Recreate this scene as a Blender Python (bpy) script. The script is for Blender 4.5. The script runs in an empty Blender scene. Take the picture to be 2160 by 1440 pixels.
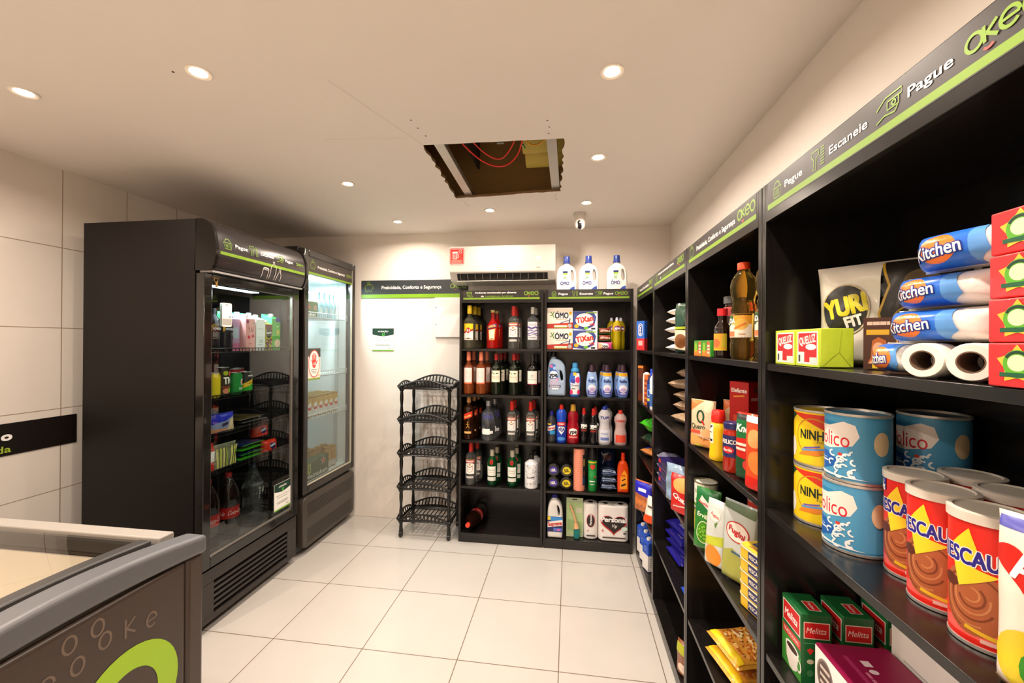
import bpy, bmesh, math, random
from mathutils import Vector, Matrix, Euler, noise
C = bpy.context.scene
COL = C.collection
PI = math.pi
def R(d): return d*PI/180
# ---------------------------------------------------------------- camera
F_PX, YAW, PITCH, ROLL, CAM_H = 862.3, .1395, .0029, .0056, 1.4164
sy, cy = math.sin(YAW), math.cos(YAW)
fv = Vector((-sy*math.cos(PITCH), cy*math.cos(PITCH), math.sin(PITCH))); rv = Vector((cy, sy, 0)); uv = rv.cross(fv)
r2 = rv*math.cos(ROLL)+uv*math.sin(ROLL); u2 = -rv*math.sin(ROLL)+uv*math.cos(ROLL)
cam = bpy.data.cameras.new('camera'); cam_o = bpy.data.objects.new('camera', cam); COL.objects.link(cam_o)
mw = Matrix(((r2.x, u2.x, -fv.x, 0), (r2.y, u2.y, -fv.y, 0), (r2.z, u2.z, -fv.z, CAM_H), (0, 0, 0, 1)))
cam_o.matrix_world = mw
cam.sensor_width = 36; cam.lens = F_PX/2160*36; cam.clip_start = .02
C.camera = cam_o
# ---------------------------------------------------------------- world, exposure
w = bpy.data.worlds.new('world'); C.world = w; w.use_nodes = True
w.node_tree.nodes['Background'].inputs[0].default_value = (1, .85, .7, 1); w.node_tree.nodes['Background'].inputs[1].default_value = .05
C.view_settings.view_transform = 'Standard'; C.view_settings.look = 'None'; C.view_settings.gamma = 1; C.view_settings.use_curve_mapping = False
C.view_settings.exposure = 0.07
LAMP_W, LAMP_COL = 10.3, (1, .86, .735)
C.cycles.max_bounces = 10; C.cycles.diffuse_bounces = 5; C.cycles.glossy_bounces = 4; C.cycles.transmission_bounces = 8
C.cycles.transparent_max_bounces = 12; C.cycles.caustics_reflective = False; C.cycles.caustics_refractive = False
C.cycles.sample_clamp_indirect = 6
try: C.cycles.use_denoising = True
except Exception: pass
# ---------------------------------------------------------------- materials
def lin(h):
    h = h.lstrip('#'); h = ''.join(x*2 for x in h) if len(h) == 3 else h; v = [int(h[i:i+2], 16)/255 for i in (0, 2, 4)]
    return tuple(x/12.92 if x <= .04045 else ((x+.055)/1.055)**2.4 for x in v)+(1,)
MC = {}
def m(col, r=.45, metal=0, trans=0, coat=0, em=0, ior=1.45, bump=0, bs=60):
    k = (col, r, metal, trans, coat, em, ior, bump, bs)
    if k in MC: return MC[k]
    t = bpy.data.materials.new('surface_'+col.strip('#')); t.use_nodes = True
    b = t.node_tree.nodes['Principled BSDF']; c = lin(col)
    b.inputs['Base Color'].default_value = c; b.inputs['Roughness'].default_value = r; b.inputs['Metallic'].default_value = metal
    b.inputs['Transmission Weight'].default_value = trans; b.inputs['Coat Weight'].default_value = coat; b.inputs['IOR'].default_value = ior
    if em: b.inputs['Emission Color'].default_value = c; b.inputs['Emission Strength'].default_value = em
    if bump:
        n = t.node_tree.nodes.new('ShaderNodeTexNoise'); n.inputs['Scale'].default_value = bs; n.inputs['Detail'].default_value = 3
        q = t.node_tree.nodes.new('ShaderNodeBump'); q.inputs['Strength'].default_value = bump; q.inputs['Distance'].default_value = .01
        tc = t.node_tree.nodes.new('ShaderNodeTexCoord'); L = t.node_tree.links
        L.new(tc.outputs['Object'], n.inputs['Vector']); L.new(n.outputs[0], q.inputs['Height']); L.new(q.outputs[0], b.inputs['Normal'])
    MC[k] = t; return t
def pane(tint='#eef4f2', refl=1.0, name='clear_pane'):
    t = bpy.data.materials.new(name); t.use_nodes = True; nt = t.node_tree; nt.nodes.clear(); N = nt.nodes.new; L = nt.links.new
    o = N('ShaderNodeOutputMaterial'); mx = N('ShaderNodeMixShader'); tr = N('ShaderNodeBsdfTransparent'); gl = N('ShaderNodeBsdfGlossy'); fr = N('ShaderNodeFresnel')
    mu = N('ShaderNodeMath'); mu.operation = 'MULTIPLY'; mu.inputs[1].default_value = refl; mu.use_clamp = True
    tr.inputs[0].default_value = lin(tint); gl.inputs['Roughness'].default_value = .01; fr.inputs[0].default_value = 1.5
    ge = N('ShaderNodeNewGeometry'); bf = N('ShaderNodeMath'); bf.operation = 'SUBTRACT'; bf.inputs[0].default_value = 1; L(ge.outputs['Backfacing'], bf.inputs[1])
    m2 = N('ShaderNodeMath'); m2.operation = 'MULTIPLY'; L(fr.outputs[0], mu.inputs[0]); L(mu.outputs[0], m2.inputs[0]); L(bf.outputs[0], m2.inputs[1]); L(m2.outputs[0], mx.inputs[0]); L(tr.outputs[0], mx.inputs[1]); L(gl.outputs[0], mx.inputs[2]); L(mx.outputs[0], o.inputs[0])
    return t
def tile_mat(name, col, grout, bw, bh, org, axes, r=.25, mort=.0025, var=.02, stain=None, bump=0):
    t = bpy.data.materials.new(name); t.use_nodes = True; nt = t.node_tree; N = nt.nodes.new; L = nt.links.new; b = nt.nodes['Principled BSDF']
    tc = N('ShaderNodeTexCoord'); sp = N('ShaderNodeSeparateXYZ'); cb = N('ShaderNodeCombineXYZ'); L(tc.outputs['Object'], sp.inputs[0])
    for i, a in enumerate(axes):
        ad = N('ShaderNodeMath'); ad.operation = 'ADD'; ad.inputs[1].default_value = -org[i]+(40*(bw, bh)[i]); L(sp.outputs[a], ad.inputs[0]); L(ad.outputs[0], cb.inputs[i])
    br = N('ShaderNodeTexBrick'); br.offset = 0; br.squash = 1; L(cb.outputs[0], br.inputs['Vector'])
    br.inputs['Scale'].default_value = 1; br.inputs['Brick Width'].default_value = bw; br.inputs['Row Height'].default_value = bh
    br.inputs['Mortar Size'].default_value = mort; br.inputs['Mortar Smooth'].default_value = .1
    c = lin(col); c2 = tuple(x*(1-var) for x in c[:3])+(1,)
    br.inputs['Color1'].default_value = c; br.inputs['Color2'].default_value = c2; br.inputs['Mortar'].default_value = lin(grout)
    out = br.outputs['Color']
    n = N('ShaderNodeTexNoise'); n.inputs['Scale'].default_value = 3; n.inputs['Detail'].default_value = 4; L(tc.outputs['Object'], n.inputs['Vector'])
    mx = N('ShaderNodeMix'); mx.data_type = 'RGBA'; mx.blend_type = 'MULTIPLY'; mx.inputs[0].default_value = .12
    L(out, mx.inputs[6]); L(n.outputs[0], mx.inputs[7]); out = mx.outputs[2]
    L(out, b.inputs['Base Color']); b.inputs['Roughness'].default_value = r
    if bump:
        q = N('ShaderNodeBump'); q.inputs['Strength'].default_value = bump; q.inputs['Distance'].default_value = .002; q.invert = True
        L(br.outputs['Fac'], q.inputs['Height']); L(q.outputs[0], b.inputs['Normal'])
    return t
BLK = lambda r=.3: m('#1b1715', r)
def wood(name='dark_board'):
    if name in MC: return MC[name]
    t = bpy.data.materials.new(name); t.use_nodes = True; nt = t.node_tree; N = nt.nodes.new; L = nt.links.new; b = nt.nodes['Principled BSDF']
    tc = N('ShaderNodeTexCoord'); mp = N('ShaderNodeMapping'); mp.inputs['Scale'].default_value = (40, 40, 2.5); n = N('ShaderNodeTexNoise'); n.inputs['Scale'].default_value = 1.6; n.inputs['Detail'].default_value = 5
    L(tc.outputs['Object'], mp.inputs[0]); L(mp.outputs[0], n.inputs['Vector'])
    cr = N('ShaderNodeValToRGB'); cr.color_ramp.elements[0].color = lin('#110f0d'); cr.color_ramp.elements[1].color = lin('#1b1715'); cr.color_ramp.elements[0].position = .3; cr.color_ramp.elements[1].position = .7
    L(n.outputs[0], cr.inputs[0]); L(cr.outputs[0], b.inputs['Base Color']); b.inputs['Roughness'].default_value = .24
    MC[name] = t; return t
# ---------------------------------------------------------------- objects
def tag(o, label, cat, group=None, kind=None):
    if label: o['label'] = label
    if cat: o['category'] = cat
    if group: o['group'] = group
    if kind: o['kind'] = kind
    return o
def empty(name, loc, rz=0, rx=0, ry=0):
    o = bpy.data.objects.new(name, None); COL.objects.link(o); o.location = loc; o.rotation_mode = 'XYZ'; o.rotation_euler = (R(rx), R(ry), R(rz)); o.empty_display_size = .02; return o
class MB:
    def __init__(s): s.v = []; s.f = []; s.mi = []; s.mats = []
    def k(s, mat):
        if mat not in s.mats: s.mats.append(mat)
        return s.mats.index(mat)
    def add(s, vs, fs, mat):
        o = len(s.v); s.v += [tuple(p) for p in vs]; i = s.k(mat)
        for f in fs: s.f.append([a+o for a in f]); s.mi.append(i)
        return s
    def box(s, x0, y0, z0, x1, y1, z1, mat):
        v = [(x, y, z) for x in (x0, x1) for y in (y0, y1) for z in (z0, z1)]
        s.add(v, [(0, 1, 3, 2), (4, 6, 7, 5), (0, 4, 5, 1), (2, 3, 7, 6), (0, 2, 6, 4), (1, 5, 7, 3)], mat); return s
    def lathe(s, pts, mat, seg=24, sx=1, sy=1, c=(0, 0), ang=0, caps=True):
        if pts[0] == pts[-1]: caps = False
        n = len(pts); v = []; f = []
        for (r, z) in pts:
            for i in range(seg):
                a = 2*PI*i/seg+ang; v.append((c[0]+r*math.cos(a)*sx, c[1]+r*math.sin(a)*sy, z))
        for j in range(n-1):
            for i in range(seg):
                i2 = (i+1) % seg; f.append((j*seg+i, j*seg+i2, (j+1)*seg+i2, (j+1)*seg+i))
        if caps and pts[0][0] > 1e-5: f.append(tuple(range(seg))[::-1])
        if caps and pts[-1][0] > 1e-5: f.append(tuple((n-1)*seg+i for i in range(seg)))
        s.add(v, f, mat); return s
    def tube(s, pts, r, mat, seg=8, closed=False):
        P = [Vector(p) for p in pts]; n = len(P); v = []; f = []; up = Vector((0, 0, 1)); prev = None
        for i in range(n):
            t = (P[(i+1) % n]-P[i-1]) if closed else (P[min(i+1, n-1)]-P[max(i-1, 0)])
            t.normalize()
            if prev is None:
                a = t.cross(up)
                if a.length < .01: a = t.cross(Vector((1, 0, 0)))
            else: a = prev-t*prev.dot(t)
            a.normalize(); b = t.cross(a); prev = a
            rr = r[i] if isinstance(r, (list, tuple)) else r
            for j in range(seg):
                q = 2*PI*j/seg; v.append(P[i]+a*math.cos(q)*rr+b*math.sin(q)*rr)
        for i in range(n if closed else n-1):
            for j in range(seg):
                j2 = (j+1) % seg; i2 = (i+1) % n; f.append((i*seg+j, i2*seg+j, i2*seg+j2, i*seg+j2))
        if not closed: f.append(tuple(range(seg))); f.append(tuple((n-1)*seg+j for j in range(seg))[::-1])
        s.add(v, f, mat); return s
    def prism(s, pts, a, b, mat, axis='x'):
        # pts in the plane across the axis; axis x: (y,z); y: (x,z); z: (x,y)
        def q(p, t): return {'x': (t, p[0], p[1]), 'y': (p[0], t, p[1]), 'z': (p[0], p[1], t)}[axis]
        n = len(pts); v = [q(p, a) for p in pts]+[q(p, b) for p in pts]
        f = [tuple(range(n)), tuple(range(2*n-1, n-1, -1))]+[(i, i+n, (i+1) % n+n, (i+1) % n) for i in range(n)]
        s.add(v, f, mat); return s
    def grid(s, fn, nu, nv, mat, wrapu=False):
        v = []; f = []; cu = nu if wrapu else nu+1
        for j in range(nv+1):
            for i in range(cu): v.append(tuple(fn(i/nu, j/nv)))
        for j in range(nv):
            for i in range(nu):
                i2 = (i+1) % cu; f.append((j*cu+i, j*cu+i2, (j+1)*cu+i2, (j+1)*cu+i))
        s.add(v, f, mat); return s
    def mesh(s, me, mat, M=Matrix()):
        s.add([M @ v.co for v in me.vertices], [tuple(p.vertices) for p in me.polygons], mat); return s
    def build(s, name, parent=None, bevel=0, seg=2, smooth=35, weld=False, solid=0):
        me = bpy.data.meshes.new(name); me.from_pydata(s.v, [], s.f)
        for mt in s.mats: me.materials.append(mt)
        me.polygons.foreach_set('material_index', s.mi)
        bm = bmesh.new(); bm.from_mesh(me)
        if weld: bmesh.ops.remove_doubles(bm, verts=bm.verts, dist=1e-5)
        bmesh.ops.recalc_face_normals(bm, faces=bm.faces)
        for f in bm.faces: f.smooth = True
        for e in bm.edges:
            if len(e.link_faces) == 2 and e.calc_face_angle(0) > R(smooth): e.smooth = False
        bm.to_mesh(me); bm.free()
        o = bpy.data.objects.new(name, me); COL.objects.link(o)
        if parent: o.parent = parent
        if bevel:
            b = o.modifiers.new('bevel', 'BEVEL'); b.width = bevel; b.segments = seg; b.limit_method = 'ANGLE'; b.angle_limit = R(35); b.harden_normals = False
        if solid:
            b = o.modifiers.new('solid', 'SOLIDIFY'); b.thickness = solid
        return o
def cat_rom(pts, n=4):
    out = []
    for i in range(len(pts)-1):
        p0 = pts[max(i-1, 0)]; p1 = pts[i]; p2 = pts[i+1]; p3 = pts[min(i+2, len(pts)-1)]
        for k in range(n):
            t = k/n; out.append(tuple(.5*((2*p1[d])+(-p0[d]+p2[d])*t+(2*p0[d]-5*p1[d]+4*p2[d]-p3[d])*t*t+(-p0[d]+3*p1[d]-3*p2[d]+p3[d])*t**3) for d in range(len(p1))))
    out.append(tuple(pts[-1])); return out
# ---------------------------------------------------------------- lettering
TX = {}
def text_mesh(s, bold):
    k = (s, bold)
    if k in TX: return TX[k]
    cu = bpy.data.curves.new('t', 'FONT'); cu.body = s; cu.size = 1; cu.resolution_u = 4; cu.offset = bold; cu.fill_mode = 'FRONT'
    o = bpy.data.objects.new('t', cu); me = bpy.data.meshes.new_from_object(o)
    vs = [(v.co.x, v.co.y) for v in me.vertices]; fs = [tuple(p.vertices) for p in me.polygons]
    bpy.data.objects.remove(o); bpy.data.curves.remove(cu); bpy.data.meshes.remove(me)
    if vs:
        x0 = min(v[0] for v in vs); x1 = max(v[0] for v in vs)
    else: x0, x1 = 0, 1
    TX[k] = (vs, fs, x0, x1); return TX[k]
def ell(cu, cv, ru, rv, n=28, a0=0, a1=2*PI):
    full = abs(a1-a0-2*PI) < 1e-6
    return [(cu+ru*math.cos(a0+(a1-a0)*i/(n if full else n-1)), cv+rv*math.sin(a0+(a1-a0)*i/(n if full else n-1))) for i in range(n)]
def rrect(u0, v0, u1, v1, r, n=4):
    o = []
    for (cx, cy_, a) in ((u1-r, v1-r, 0), (u0+r, v1-r, PI/2), (u0+r, v0+r, PI), (u1-r, v0+r, 1.5*PI)):
        o += [(cx+r*math.cos(a+PI/2*i/n), cy_+r*math.sin(a+PI/2*i/n)) for i in range(n+1)]
    return o
class Dec:
    """flat artwork (u,v) wrapped on a surface; every shape is a hair further out than the one before"""
    def __init__(s, surf=None, du=0, dv=0, off=.0005, step=.00005, rough=.4):
        s.surf = surf or (lambda u, v, o: (u, -o, v)); s.du, s.dv, s.off, s.step, s.rough = du, dv, off, step, rough; s.L = []; s.d = 0
    def _a(s, vs, fs, c):
        mat = m(c, s.rough) if isinstance(c, str) else c
        s.L.append((vs, fs, mat, s.d)); s.d += 1; return s
    def poly(s, pts, c): return s._a(list(pts), [tuple(range(len(pts)))], c)
    def rect(s, u0, v0, u1, v1, c): return s.poly([(u0, v0), (u1, v0), (u1, v1), (u0, v1)], c)
    def rr(s, u0, v0, u1, v1, r, c): return s.poly(rrect(u0, v0, u1, v1, r), c)
    def ell(s, cu, cv, ru, rv, c, n=28): return s.poly(ell(cu, cv, ru, rv, n), c)
    def line(s, pts, wd, c, closed=False):
        n = len(pts); L = []; Rr = []
        for i in range(n):
            if closed: a, b = pts[i-1], pts[(i+1) % n]
            else: a, b = pts[max(i-1, 0)], pts[min(i+1, n-1)]
            dx, dy = b[0]-a[0], b[1]-a[1]; l = math.hypot(dx, dy) or 1; nx, ny = -dy/l*wd/2, dx/l*wd/2
            L.append((pts[i][0]+nx, pts[i][1]+ny)); Rr.append((pts[i][0]-nx, pts[i][1]-ny))
        f = [(i, (i+1) % n, (i+1) % n+n, i+n) for i in range(n if closed else n-1)]
        return s._a(L+Rr, f, c)
    def ring(s, cu, cv, ru, rv, wd, c, n=28, a0=0, a1=2*PI):
        return s.line(ell(cu, cv, ru, rv, n, a0, a1), wd, c, abs(a1-a0-2*PI) < 1e-6)
    def text(s, t, cu, cv, h, c, w=None, bold=.02, rot=0, al='C', shear=0, dup_=False):
        if bold > .012 and h > .0075 and not dup_:
            e = bold*h/.70*.7; d0 = s.d; K = ((-e, -e), (e, -e), (-e, e), (e, e), (0, 0))
            if bold > .05: K += ((-e*1.3, 0), (e*1.3, 0), (0, -e*1.3), (0, e*1.3))
            for i, (dx, dy) in enumerate(K):
                s.d = d0+.12*i; s.text(t, cu+dx, cv+dy, h, c, w, 0, rot, al, shear, True)
            s.d = d0+1.2; return s
        vs, fs, x0, x1 = text_mesh(t, 0)
        if not vs: return s
        k = h/.70; kx = k if w is None else w/(x1-x0); ca, sa = math.cos(R(rot)), math.sin(R(rot))
        ax = {'C': (x0+x1)/2, 'L': x0, 'R': x1}[al]; P = []
        for (x, y) in vs:
            X = (x-ax)*kx+shear*(y-.35)*k; Y = (y-.35)*k; P.append((cu+X*ca-Y*sa, cv+X*sa+Y*ca))
        return s._a(P, fs, c)
    def build(s, name='label', parent=None, label=None):
        bm = bmesh.new(); mats = []
        for (vs, fs, mat, d) in s.L:
            if mat not in mats: mats.append(mat)
            b = [bm.verts.new((p[0], p[1], d)) for p in vs]; i = mats.index(mat)
            for f in fs:
                try: q = bm.faces.new([b[j] for j in f]); q.material_index = i
                except ValueError: pass
        if s.du or s.dv: bmesh.ops.triangulate(bm, faces=[f for f in bm.faces if len(f.verts) > 4], ngon_method='EAR_CLIP')
        for st, ax in ((s.du, 0), (s.dv, 1)):
            if not st: continue
            lo = min(v.co[ax] for v in bm.verts); hi = max(v.co[ax] for v in bm.verts); k = math.floor(lo/st)+1
            while k*st < hi:
                no = [0, 0, 0]; no[ax] = 1; co = [0, 0, 0]; co[ax] = k*st
                bmesh.ops.bisect_plane(bm, geom=bm.verts[:]+bm.edges[:]+bm.faces[:], plane_co=co, plane_no=no, dist=1e-6); k += 1
        def put(u, v, o):
            if not (s.du or s.dv): return Vector(s.surf(u, v, o))
            us = [(u, 1)] if not s.du else [(math.floor(u/s.du+1e-6)*s.du, 0), (math.floor(u/s.du+1e-6)*s.du+s.du, 0)]
            vs_ = [(v, 1)] if not s.dv else [(math.floor(v/s.dv+1e-6)*s.dv, 0), (math.floor(v/s.dv+1e-6)*s.dv+s.dv, 0)]
            fu = 0 if not s.du else (u-us[0][0])/s.du; fv_ = 0 if not s.dv else (v-vs_[0][0])/s.dv
            a = [Vector(s.surf(us[0][0], q[0], o)).lerp(Vector(s.surf(us[-1][0], q[0], o)), fu) for q in vs_]
            return a[0].lerp(a[-1], fv_)
        for v in bm.verts: v.co = put(v.co.x, v.co.y, s.off+s.step*v.co.z)
        for f in bm.faces: f.smooth = bool(s.du)
        me = bpy.data.meshes.new(name); bm.to_mesh(me); bm.free()
        for mt in mats: me.materials.append(mt)
        o = bpy.data.objects.new(name, me); COL.objects.link(o)
        if parent: o.parent = parent
        if label: o['label'] = label
        return o
def flat(y): return lambda u, v, o: (u, y-o, v)
def flatR(x): return lambda u, v, o: (x+o, u, v)
def flatT(z): return lambda u, v, o: (u, v, z+o)
def cylS(rf, sx=1, sy=1, a0=0):
    def f(u, v, o):
        r = rf(v) if callable(rf) else rf; r0 = r; a = u/max(r0, 1e-4)+a0
        return (math.sin(a)*(r+o)*sx, -math.cos(a)*(r+o)*sy, v)
    return f
def prof_r(pts):
    def f(v):
        for (ra, za), (rb, zb) in zip(pts, pts[1:]):
            if za <= v <= zb and zb > za: return ra+(rb-ra)*(v-za)/(zb-za)
        return pts[-1][0]
    return f
def scrib(D, u, v, w, h, c, seed=3, n=9):
    rnd = random.Random(seed); x = u-w/2
    while x < u+w/2-w/n*.4:
        l = w/n*rnd.uniform(.5, 1.3); D.rect(x, v-h/2, min(x+l, u+w/2), v+h/2, c); x += l+w*.018
# ---------------------------------------------------------------- the shop's own artwork
GR, WH, RD, DK = '#779a24', '#f4f1ec', '#e8493c', '#2a2422'
def logo(D, u, v, h, c=GR, red=RD):
    r = h/2; t = h*.2
    D.ring(u-h*1.55, v, r*.95, r*.95, t, c); D.line([(u-h*1.02, v+r*1.0), (u-h*.95, v-r*.9)], t, c)
    D.line([(u-h*.3, v+r*.95), (u-h*.85, v+r*.05)], t, c); D.line([(u-h*.86, v+r*.05), (u-h*.25, v-r*.85)], t, c)
    D.ring(u+h*.35, v, r*.95, r*.95, t, c, 24, R(0), R(325)); D.line([(u-h*.08, v), (u+h*.83, v)], t*.85, c)
    D.ring(u+h*1.5, v, r*.95, r*.95, t, c)
    D.ring(u-h*.75, v-h*.55, h*.3, h*.3, t*.7, red, 10, R(220), R(330))
def ic_basket(D, u, v, s, c=GR):
    t = s*.07; D.line([(u-.5*s, v+.12*s), (u+.5*s, v+.12*s), (u+.36*s, v-.5*s), (u-.36*s, v-.5*s)], t, c, True)
    D.ring(u, v+.12*s, .34*s, .38*s, t, c, 14, 0, PI)
    for k in range(4): D.line([(u+(k-1.5)*.16*s, v), (u+(k-1.5)*.15*s, v-.38*s)], t*.9, c)
def ic_scan(D, u, v, s, c=GR):
    t = s*.07; D.line([(u-.6*s, v+.5*s), (u-.02*s, v+.5*s), (u+.02*s, v+.2*s), (u-.2*s, v+.15*s), (u-.25*s, v-.5*s), (u-.5*s, v-.5*s), (u-.42*s, v+.05*s), (u-.62*s, v+.25*s)], t, c, True)
    for k in range(7): D.rect(u+.18*s, v+(.48-k*.15)*s-.03*s, u+.5*s, v+(.48-k*.15)*s+.03*s, c)
def ic_pay(D, u, v, s, c=GR):
    t = s*.07; D.line([(u-.7*s, v+.1*s), (u-.2*s, v+.42*s), (u+.65*s, v+.42*s), (u+.65*s, v+.2*s), (u-.1*s, v+.2*s)], t, c)
    D.line([(u-.1*s, v+.2*s), (u-.1*s, v-.15*s), (u+.5*s, v-.15*s), (u+.5*s, v+.2*s)], t, c)
    D.line([(u-.7*s, v-.45*s), (u-.25*s, v-.3*s), (u+.3*s, v-.4*s), (u+.45*s, v-.2*s)], t, c); D.ring(u+.25*s, v+.02*s, .1*s, .1*s, t, c, 10)
def ic_pig(D, u, v, s, c=GR):
    t = s*.06; D.line([(u-.5*s, v-.02*s), (u-.38*s, v+.22*s), (u-.1*s, v+.32*s), (u+.2*s, v+.3*s), (u+.34*s, v+.42*s), (u+.36*s, v+.22*s), (u+.52*s, v+.05*s), (u+.5*s, v-.12*s), (u+.36*s, v-.2*s), (u+.3*s, v-.5*s), (u+.14*s, v-.5*s), (u+.1*s, v-.36*s), (u-.15*s, v-.36*s), (u-.2*s, v-.5*s), (u-.35*s, v-.5*s), (u-.42*s, v-.22*s)], t, c, True)
    D.ring(u-.05*s, v+.5*s, .14*s, .14*s, t, c, 12)
def ic_cam(D, u, v, s, c=GR):
    t = s*.07; D.poly(rrect(u-.5*s, v+.12*s, u+.42*s, v+.45*s, .08*s), c); D.rect(u-.4*s, v+.2*s, u+.32*s, v+.37*s, DK)
    D.ring(u-.04*s, v+.1*s, .4*s, .5*s, t, c, 14, PI, 2*PI); D.ring(u-.04*s, v-.12*s, .13*s, .13*s, t, c, 12); D.ring(u+.1*s, v-.15*s, .45*s, .4*s, t, c, 8, R(290), R(350))
def header_art(D, W, H, kind, z0):
    """artwork of one shelf header, W wide, H high, its bottom at z0"""
    D.rect(-W/2+.012, z0+.012, W/2-.012, z0+H-.002, DK); D.rect(-W/2+.012, z0+.014, W/2-.012, z0+.026, GR)
    v = z0+H*.62; 
    if kind == 'A':
        ic_basket(D, -W*.41, v, .034); D.text('Pegue', -W*.3, v-.001, .014, WH, W*.11); ic_scan(D, -W*.155, v, .034); D.text('Escaneie', -W*.025, v-.001, .014, WH, W*.155)
        ic_pay(D, W*.125, v, .034); D.text('Pague', W*.235, v-.001, .014, WH, W*.11); logo(D, W*.385, v, .02)
    elif kind == 'B':
        ic_cam(D, -W*.40, v, .042); D.text('Ambiente monitorado por câmeras', -W*.07, v+.013, .0115, WH, W*.52); D.text('de', -W*.235, v-.012, .0115, WH, W*.035)
        D.text('Inteligência Artificial', -W*.025, v-.012, .0115, GR, W*.34, bold=0); logo(D, W*.375, v+.006, .024)
    else:
        ic_pig(D, -W*.42, v, .045); D.text('Praticidade, Conforto e Segurança', -W*.03, v, .016, WH, W*.58); logo(D, W*.38, v+.004, .026)
def notice_art(D, W, H, u=0, v=0):
    """white notice with a green head and the shop's mark"""
    x0, x1 = u-W/2, u+W/2; z0, z1 = v-H/2, v+H/2
    D.rect(x0, z0, x1, z1, '#f2efe8'); D.poly([(x0, z1), (x0, z1-H*.27)]+[(x0+W*t/10, z1-H*(.27+.08*math.sin(PI*t/10))) for t in range(1, 10)]+[(x1, z1-H*.27), (x1, z1)], '#1c3a2c')
    D.text('ATENÇÃO', u, z1-H*.14, H*.06, WH, W*.48, bold=.03); D.ring(u+W*.02, z1-H*.27, W*.06, H*.05, W*.03, '#4fae3a', 12); D.rect(u-W*.03, z1-H*.36, u+W*.02, z1-H*.26, '#4fae3a')
    D.text('Mantenha fechada a', u, z1-H*.46, H*.04, '#33333a', W*.78); D.text('porta do freezer', u, z1-H*.545, H*.04, '#33333a', W*.62)
    scrib(D, u, z1-H*.70, W*.74, H*.018, '#6a6a70'); scrib(D, u, z1-H*.75, W*.66, H*.018, '#6a6a70')
    logo(D, u+W*.3, z0+H*.13, H*.035, '#8a8f3a', '#8a8f3a'); D.rect(x0, z0, x1, z0+H*.05, '#6fae2c')
# ================================================================ THE ROOM
XL, XR, YB, YF, ZC = -2.573, .732, 3.14, -1.5, 2.287
def struct(o): o['kind'] = 'structure'; return o
floor_m = tile_mat('floor_tiles', '#c9c3bc', '#7d6a5a', .45, .45, (-1.3895, 2.6774), 'XY', r=.16, mort=.0022, var=.02)
struct(MB().box(XL-.1, YF-.1, -.05, XR+.1, YB+.1, 0, floor_m).build('floor'))
wall_m = m('#ebe3da', .55, bump=.03, bs=9); ceil_m = m('#f1e9e1', .7, bump=.02, bs=5)
ltile = tile_mat('wall_tiles', '#e4dbd1', '#a08a78', .307, .41, (1.750, .658), 'YZ', r=.3, mort=.0022, var=.015)
struct(MB().box(XL-.1, YF, 0, XL, YB, ZC+.6, ltile).build('wall_left'))
struct(MB().box(XR, YF, 0, XR+.1, YB, ZC+.6, wall_m).build('wall_right'))
# back wall with the streaky stain behind the basket rack
bw = bpy.data.materials.new('stained_wall_paint'); bw.use_nodes = True; nt = bw.node_tree; N = nt.nodes.new; L = nt.links.new; b = nt.nodes['Principled BSDF']
tc = N('ShaderNodeTexCoord'); sp = N('ShaderNodeSeparateXYZ'); L(tc.outputs['Object'], sp.inputs[0])
def band(out, a, b_, c, d):
    r1 = N('ShaderNodeMapRange'); r1.inputs[1].default_value = a; r1.inputs[2].default_value = b_; L(out, r1.inputs[0])
    r2_ = N('ShaderNodeMapRange'); r2_.inputs[1].default_value = c; r2_.inputs[2].default_value = d; r2_.inputs[3].default_value = 1; r2_.inputs[4].default_value = 0; L(out, r2_.inputs[0])
    q = N('ShaderNodeMath'); q.operation = 'MULTIPLY'; L(r1.outputs[0], q.inputs[0]); L(r2_.outputs[0], q.inputs[1]); return q.outputs[0]
q = N('ShaderNodeMath'); q.operation = 'MULTIPLY'; L(band(sp.outputs[0], -1.25, -1.15, -.8, -.78), q.inputs[0]); L(band(sp.outputs[2], .0, .1, 1.0, 1.1), q.inputs[1])
mp = N('ShaderNodeMapping'); mp.inputs['Rotation'].default_value = (0, R(35), 0); mp.inputs['Scale'].default_value = (14, 1, 3.5); L(tc.outputs['Object'], mp.inputs[0])
n = N('ShaderNodeTexNoise'); n.inputs['Scale'].default_value = 1.3; n.inputs['Detail'].default_value = 6; L(mp.outputs[0], n.inputs['Vector'])
cr = N('ShaderNodeMapRange'); cr.inputs[1].default_value = .42; cr.inputs[2].default_value = .62; L(n.outputs[0], cr.inputs[0])
q2 = N('ShaderNodeMath'); q2.operation = 'MULTIPLY'; L(q.outputs[0], q2.inputs[0]); L(cr.outputs[0], q2.inputs[1])
q3 = N('ShaderNodeMath'); q3.operation = 'MULTIPLY'; q3.inputs[1].default_value = .85; L(q2.outputs[0], q3.inputs[0])
mx = N('ShaderNodeMix'); mx.data_type = 'RGBA'; L(q3.outputs[0], mx.inputs[0]); mx.inputs[6].default_value = lin('#ebe3da'); mx.inputs[7].default_value = lin('#9a8878'); L(mx.outputs[2], b.inputs['Base Color']); b.inputs['Roughness'].default_value = .5
struct(MB().box(XL, YB, 0, XR, YB+.1, ZC+.6, bw).build('wall_back'))
struct(MB().box(XL, YF-.1, 0, XR, YF, ZC+.6, wall_m).build('wall_front'))
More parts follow.
